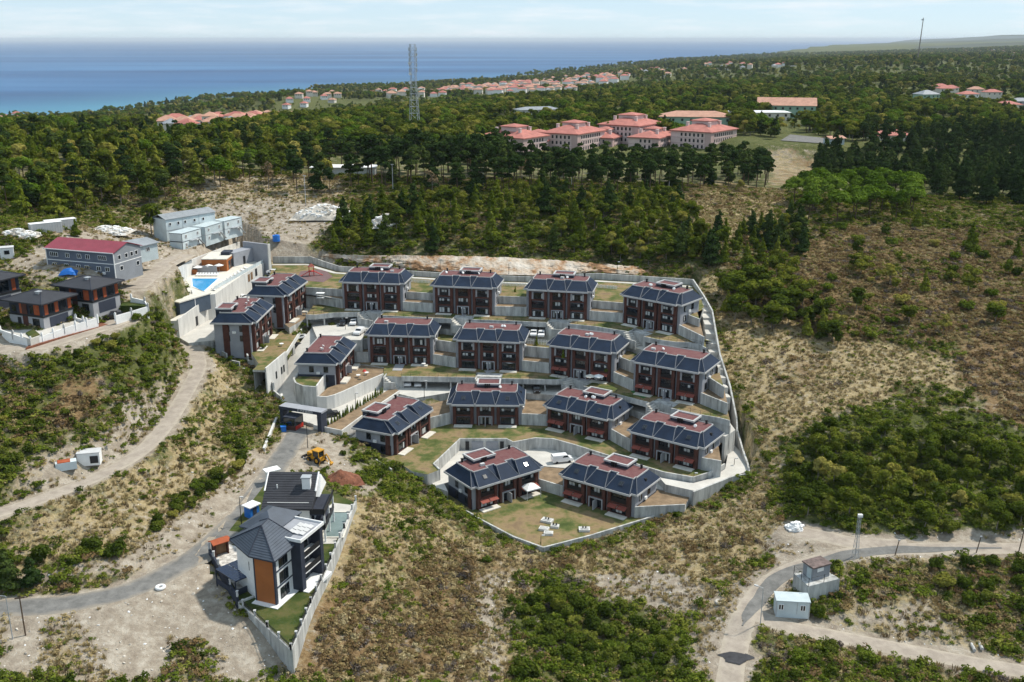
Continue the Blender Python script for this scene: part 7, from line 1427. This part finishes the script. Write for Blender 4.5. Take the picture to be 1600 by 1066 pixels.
for i, (px, py, h, w_) in enumerate(((1148,468,8.5,1.35),(1180,482,9,1.4),(1216,492,8,1.4),(1172,452,8,1.3),(1240,486,7.5,1.3),(1300,532,6.5,1.4),(1205,515,6,1.4),(1262,512,6.5,1.3),(1345,430,6.5,1.3),(1420,505,5.5,1.4),(1555,505,6,1.4))):
    p = G(px, py); tree('broadleaf', p[0], p[1], h, ['broad crowned tree nearest the back corner of the boundary wall','largest rounded tree of the thicket by the right wall','rounded tree at the right end of the wall thicket','rounded tree at the rear of the wall thicket','spreading tree right of the wall thicket','spreading tree at the lower end of the bracken slope','low spreading tree beside the straw slope','low spreading tree below the wall thicket','rounded tree high on the bracken slope','spreading green tree in the middle of the bracken slope','spreading green tree near the right edge'][i], None, wide=w_)
# hedge of small cypresses along the drive inside the gate, garden shrubs
for i in range(22):
    u = i/21; q = np.array(XY(514,664,-88.5))*(1-u)+np.array(XY(598,614,-88.5))*u; tree('cypress', q[0]+random.uniform(-.2,.2), q[1], random.uniform(1.5,2.4), 'small cypress in the hedge along the inner drive', 'cypress hedge along the inner drive', z=-88.55)
for px, py, z, h in ((600,520,-79.6,2.6),(1043,470,-73.1,1.6),(805,466,-73.1,3.2),(838,540,-80.2,2.6),(880,560,-80.2,2.4),(520,512,-79.6,2),(470,487,-77.4,2.2),(410,545,-79.2,1.6),(560,470,-73,1.5),(660,480,-75.5,1.2),(947,582,-82.9,1.2)): q = XY(px, py, z); tree('bush' if h < 2.1 else 'cypress', q[0], q[1], h, 'small green garden shrub between the estate blocks', 'garden shrubs of the estate', z=z)
wood(None, 2.0, {'light_bush': 2, 'bush': 1}, {'*': (.9,1.7)}, '{} in the planted strip above the pool', 'planted strip above the pool', world=[XY(252,440,-65), XY(258,446,-66), XY(300,420,-67), XY(296,410,-66)])

# ------------------------------------------------------------ uncountable cover: far woods, scrub, dry grass, stones (scattered by geometry nodes)
def scatter(name, pts, scl, kid, protos, label, cat, tilt=0.0):
    pts = np.asarray(pts, float); n = len(pts); me = bpy.data.meshes.new(name); me.vertices.add(n); me.vertices.foreach_set('co', pts.ravel())
    for an, ty, val in (('scl', 'FLOAT_VECTOR', np.asarray(scl, np.float32)), ('rot', 'FLOAT_VECTOR', np.c_[rng.normal(0, tilt, n), rng.normal(0, tilt, n), rng.uniform(0, 6.28, n)].astype(np.float32)), ('kid', 'INT', np.asarray(kid, np.int32))):
        a = me.attributes.new(an, ty, 'POINT'); a.data.foreach_set('vector' if ty == 'FLOAT_VECTOR' else 'value', val.ravel())
    o = bpy.data.objects.new(name, me); COL.objects.link(o); o['kind'] = 'stuff'; o['label'] = label; o['category'] = cat
    pc_ = bpy.data.collections.new(name+'_kinds')
    for i, m_ in enumerate(protos): q = bpy.data.objects.new(f'{name}_{i:02d}', m_); pc_.objects.link(q)
    ng = bpy.data.node_groups.new(name, 'GeometryNodeTree'); ng.interface.new_socket('Geometry', in_out='INPUT', socket_type='NodeSocketGeometry'); ng.interface.new_socket('Geometry', in_out='OUTPUT', socket_type='NodeSocketGeometry')
    gi = ng.nodes.new('NodeGroupInput'); gu = ng.nodes.new('NodeGroupOutput'); ip = ng.nodes.new('GeometryNodeInstanceOnPoints'); ci = ng.nodes.new('GeometryNodeCollectionInfo'); ci.inputs[0].default_value = pc_; ci.inputs['Separate Children'].default_value = True; ci.inputs['Reset Children'].default_value = True
    def attr(nm, ty): q = ng.nodes.new('GeometryNodeInputNamedAttribute'); q.data_type = ty; q.inputs['Name'].default_value = nm; return q.outputs[0]
    ip.inputs['Pick Instance'].default_value = True; ng.links.new(gi.outputs[0], ip.inputs['Points']); ng.links.new(ci.outputs[0], ip.inputs['Instance']); ng.links.new(attr('kid', 'INT'), ip.inputs['Instance Index']); ng.links.new(attr('scl', 'FLOAT_VECTOR'), ip.inputs['Scale'])
    er = ng.nodes.new('FunctionNodeEulerToRotation'); ng.links.new(attr('rot', 'FLOAT_VECTOR'), er.inputs[0]); ng.links.new(er.outputs[0], ip.inputs['Rotation']); ng.links.new(ip.outputs[0], gu.inputs[0])
    md = o.modifiers.new('scatter', 'NODES'); md.node_group = ng; return o
def joined(kind, i):                        # crown and trunk as one mesh for the far woods
    cr_, tk, H = PROTO[kind][i]; mb = MB(); me = bpy.data.meshes.new('far_tree'); v1 = [tuple(v.co) for v in cr_.vertices]; f1 = [tuple(p.vertices) for p in cr_.polygons]; v2 = [tuple(v.co) for v in tk.vertices]; f2 = [tuple(k+len(v1) for k in p.vertices) for p in tk.polygons]
    me.from_pydata(v1+v2, [], f1+f2); me.materials.append(cr_.materials[0]); me.materials.append(tk.materials[0]); me.polygons.foreach_set('material_index', [0]*len(f1)+[1]*len(f2)); return me, H
FK = ['broadleaf','broadleaf','dark_conifer','stone_pine','autumn','pine','conifer']; FW = np.array([.3,.17,.13,.15,.11,.08,.06]); FM = [joined(k, i % 4) for i, k in enumerate(FK)]
far_pts = []; hh = []
def farwood(x0, x1, y0, y1, n, size):
    X = rng.uniform(x0, x1, n); Y = rng.uniform(y0, y1, n); ok = np.abs(X) < Y*.62+120; X, Y = X[ok], Y[ok]; Z = hz(X, Y); cl = fbm(X, Y, 130, 61)
    ok = (Z > -176) & (cl > .33); X, Y, Z = X[ok], Y[ok], Z[ok]
    m = np.ones(len(X), bool)
    for a, b, r in BLD: m &= (X-a)**2+(Y-b)**2 > (r*1.3+(b > 900)*6)**2
    for o_ in FARH: m &= (np.abs(X-o_[0]) > 11) | (Y > o_[1]+8) | (Y < o_[1]-o_[2])
    sh_ = np.ones(len(X))
    for o_ in FARH: sh_[(np.abs(X-o_[0]) < 16) & (Y < o_[1]+14) & (Y > o_[1]-o_[2]*6)] = .38
    far_pts.append(np.c_[X, Y, Z][m]); hh.append(size*sh_[m])
FARH = [(o_.location.x, o_.location.y, 26 if o_.location.y < 2600 else 45) for o_ in COL.objects if o_.type == 'EMPTY' and o_.name.startswith('far_house')]+[(o_.location.x, o_.location.y, 13) for o_ in COL.objects if o_.type == 'EMPTY' and o_.name.startswith(('hall','hillside_house','apartment_block','house'))]
farwood(-420, 480, 470, 1000, 7600, 10.5); farwood(-900, 1000, 1000, 2000, 9500, 11.5); farwood(-1500, 2000, 2000, 3600, 11000, 14); farwood(-200, 4200, 3600, 8000, 20000, 16)
FP = np.vstack(far_pts); FH = np.concatenate(hh)
keepm = ~inpoly(FP[:, 0], FP[:, 1], [tuple(p) for p in GW([(1195,292),(1190,235),(1270,228),(1320,255),(1300,292)])])
for zn in ([(1265,285),(1420,300),(1620,330),(1640,215),(1460,215),(1290,250)],): keepm &= ~inpoly(FP[:, 0], FP[:, 1], GW(zn))
keepm &= ~inpoly(FP[:, 0], FP[:, 1], [tuple(PD(a, b, y)[:2]) for a, b, y in ((1205,220,540),(1300,226,505),(1320,210,570),(1225,203,620))])
keepm &= ~inpoly(FP[:, 0], FP[:, 1], [tuple(PD(a, 250, y)[:2]) for a, y in ((740,440),(1200,440),(1185,585),(760,560))])
FP, FH = FP[keepm], FH[keepm]; kk = rng.choice(len(FK), len(FP), p=FW/FW.sum()); hs_ = np.array([q[1] for q in FM])[kk]; sc_ = FH*rng.uniform(.65, 1.15, len(FP))/hs_
scatter('far_woods', FP, np.c_[sc_*1.15, sc_*1.15, sc_], kk, [q[0] for q in FM], 'mixed green woods covering the far hills down to the coast', 'woods')
def tuft(mname, n, h, w, seed, blade=.05):
    rs = np.random.default_rng(seed); mb = MB()
    for k in range(n):
        a = rs.uniform(0, 6.28); r0 = rs.uniform(0, w*.45); b = np.array((math.cos(a)*r0, math.sin(a)*r0, -.05)); l = np.array((math.cos(a)*rs.uniform(.1, .5)*h, math.sin(a)*rs.uniform(.1, .5)*h, h*rs.uniform(.5, 1))); s = np.array((-math.sin(a), math.cos(a), 0))*blade*rs.uniform(.6, 1.5)
        mb.add([b-s, b+s, b+l+s*.5, b+l-s*.5], [(0,1,2,3)])
    return mb.mesh('tuft', M[mname])
def lowbush(mname, n, r, h, seed, size):
    rs = np.random.default_rng(seed); c = [(rs.normal()*r*.45, rs.normal()*r*.45, h*rs.uniform(.2, .6), r*.5, r*.5, h*.42) for _ in range(5)]; me = leaves(c, n, size, rs, up=.6); me.materials.append(M[mname]); return me
def cover_pts(n, chan, thr, x0=-175, x1=210, y0=118, y1=420, seed=1, patch=14):
    X = rng.uniform(x0, x1, n); Y = y0+(y1-y0)*rng.uniform(0, 1, n)**1.25; i = np.clip(np.searchsorted(gx, X)-1, 0, nx-1); j = np.clip(np.searchsorted(gy, Y)-1, 0, ny-1); w = cov[j, i, chan]*(.35+1.3*fbm(X, Y, patch, seed)); ok = (w > thr*rng.uniform(.5, 1.5, n)) & ~cutmask[j, i] & (np.abs(X) < Y*.6+25)
    for ln, wd in RDL:
        d_, _ = dseg(X, Y, ln); ok &= d_ > wd/2+.3
    X, Y = X[ok], Y[ok]; return np.c_[X, Y, hz(X, Y)]
def sc3(n, lo, hi): s = rng.uniform(lo, hi, n); return np.c_[s, s, s*rng.uniform(.7, 1.2, n)]
p_ = cover_pts(130000, 0, .42, seed=71); scatter('dry_grass', p_, sc3(len(p_), .5, 1.5), rng.choice(4, len(p_), p=(.34,.2,.28,.18)), [tuft('straw', 26, .6, .9, 1), tuft('dryleaf', 22, .45, 1.2, 2), lowbush('straw', 70, .6, .5, 3, .09), lowbush('olive', 60, .5, .4, 4, .08)], 'dry straw-coloured grass on the slopes', 'grass', .12)
p_ = cover_pts(90000, 1, .52, seed=81, patch=11); scatter('green_scrub', p_, sc3(len(p_), .5, 1.8), rng.integers(0, 4, len(p_)), [lowbush('scrubgreen', 110, .8, .8, 5, .12), lowbush('scrubgreen', 90, .6, .5, 6, .1), lowbush('bushdark', 110, .9, .9, 7, .12), lowbush('olive', 80, .6, .6, 8, .1)], 'low green scrub and weeds on the slopes', 'scrub', .1)
p_ = cover_pts(60000, 3, .45, seed=91, patch=12); scatter('bracken', p_, sc3(len(p_), .5, 1.8), rng.choice(3, len(p_), p=(.5,.14,.36)), [lowbush('bracken', 90, .8, .7, 9, .12), lowbush('purple', 90, .8, .7, 10, .1), lowbush('straw', 70, .6, .5, 11, .1)], 'brown bracken and dead scrub on the slopes', 'bracken', .1)
rs_ = np.random.default_rng(5)
def stone_mesh(seed):
    rs = np.random.default_rng(seed); mb = MB(); d = rs.normal(size=(14, 3)); d /= np.linalg.norm(d, axis=1)[:, None]; d *= rs.uniform(.7, 1.1, (14, 1))*np.array((.5, .4, .3)); import bmesh
    bm = bmesh.new(); [bm.verts.new(tuple(q)) for q in d]; bmesh.ops.convex_hull(bm, input=bm.verts); me = bpy.data.meshes.new('stone'); bm.to_mesh(me); bm.free(); me.materials.append(M['stone' if seed % 2 else 'white']); return me
p_ = cover_pts(26000, 2, .55, seed=101, patch=7); scatter('loose_stones', p_, sc3(len(p_), .15, .75)*np.random.default_rng(3).uniform(.5, 1.2, (len(p_), 1)), rng.integers(0, 4, len(p_)), [stone_mesh(q) for q in (1, 3, 5, 8)], 'loose pale stones and rubble on the bare ground', 'stones', .5)
# ------------------------------------------------------------ air
hzb = MB().box(-170000, 170000, -3000, 240000, -215, 60); ho = ob('haze', hzb, None); ho.data.materials.clear()
hmt = bpy.data.materials.new('haze'); hmt.use_nodes = True; nt = hmt.node_tree; nt.nodes.clear(); pv = nt.nodes.new('ShaderNodeVolumePrincipled'); pv.inputs['Color'].default_value = (.80,.88,.97,1); pv.inputs['Density'].default_value = 2.5e-5; mo = nt.nodes.new('ShaderNodeOutputMaterial'); nt.links.new(pv.outputs[0], mo.inputs['Volume']); ho.data.materials.append(hmt); ho['kind'] = 'stuff'; ho['label'] = 'thin blue summer haze over land and sea'; ho['category'] = 'haze'
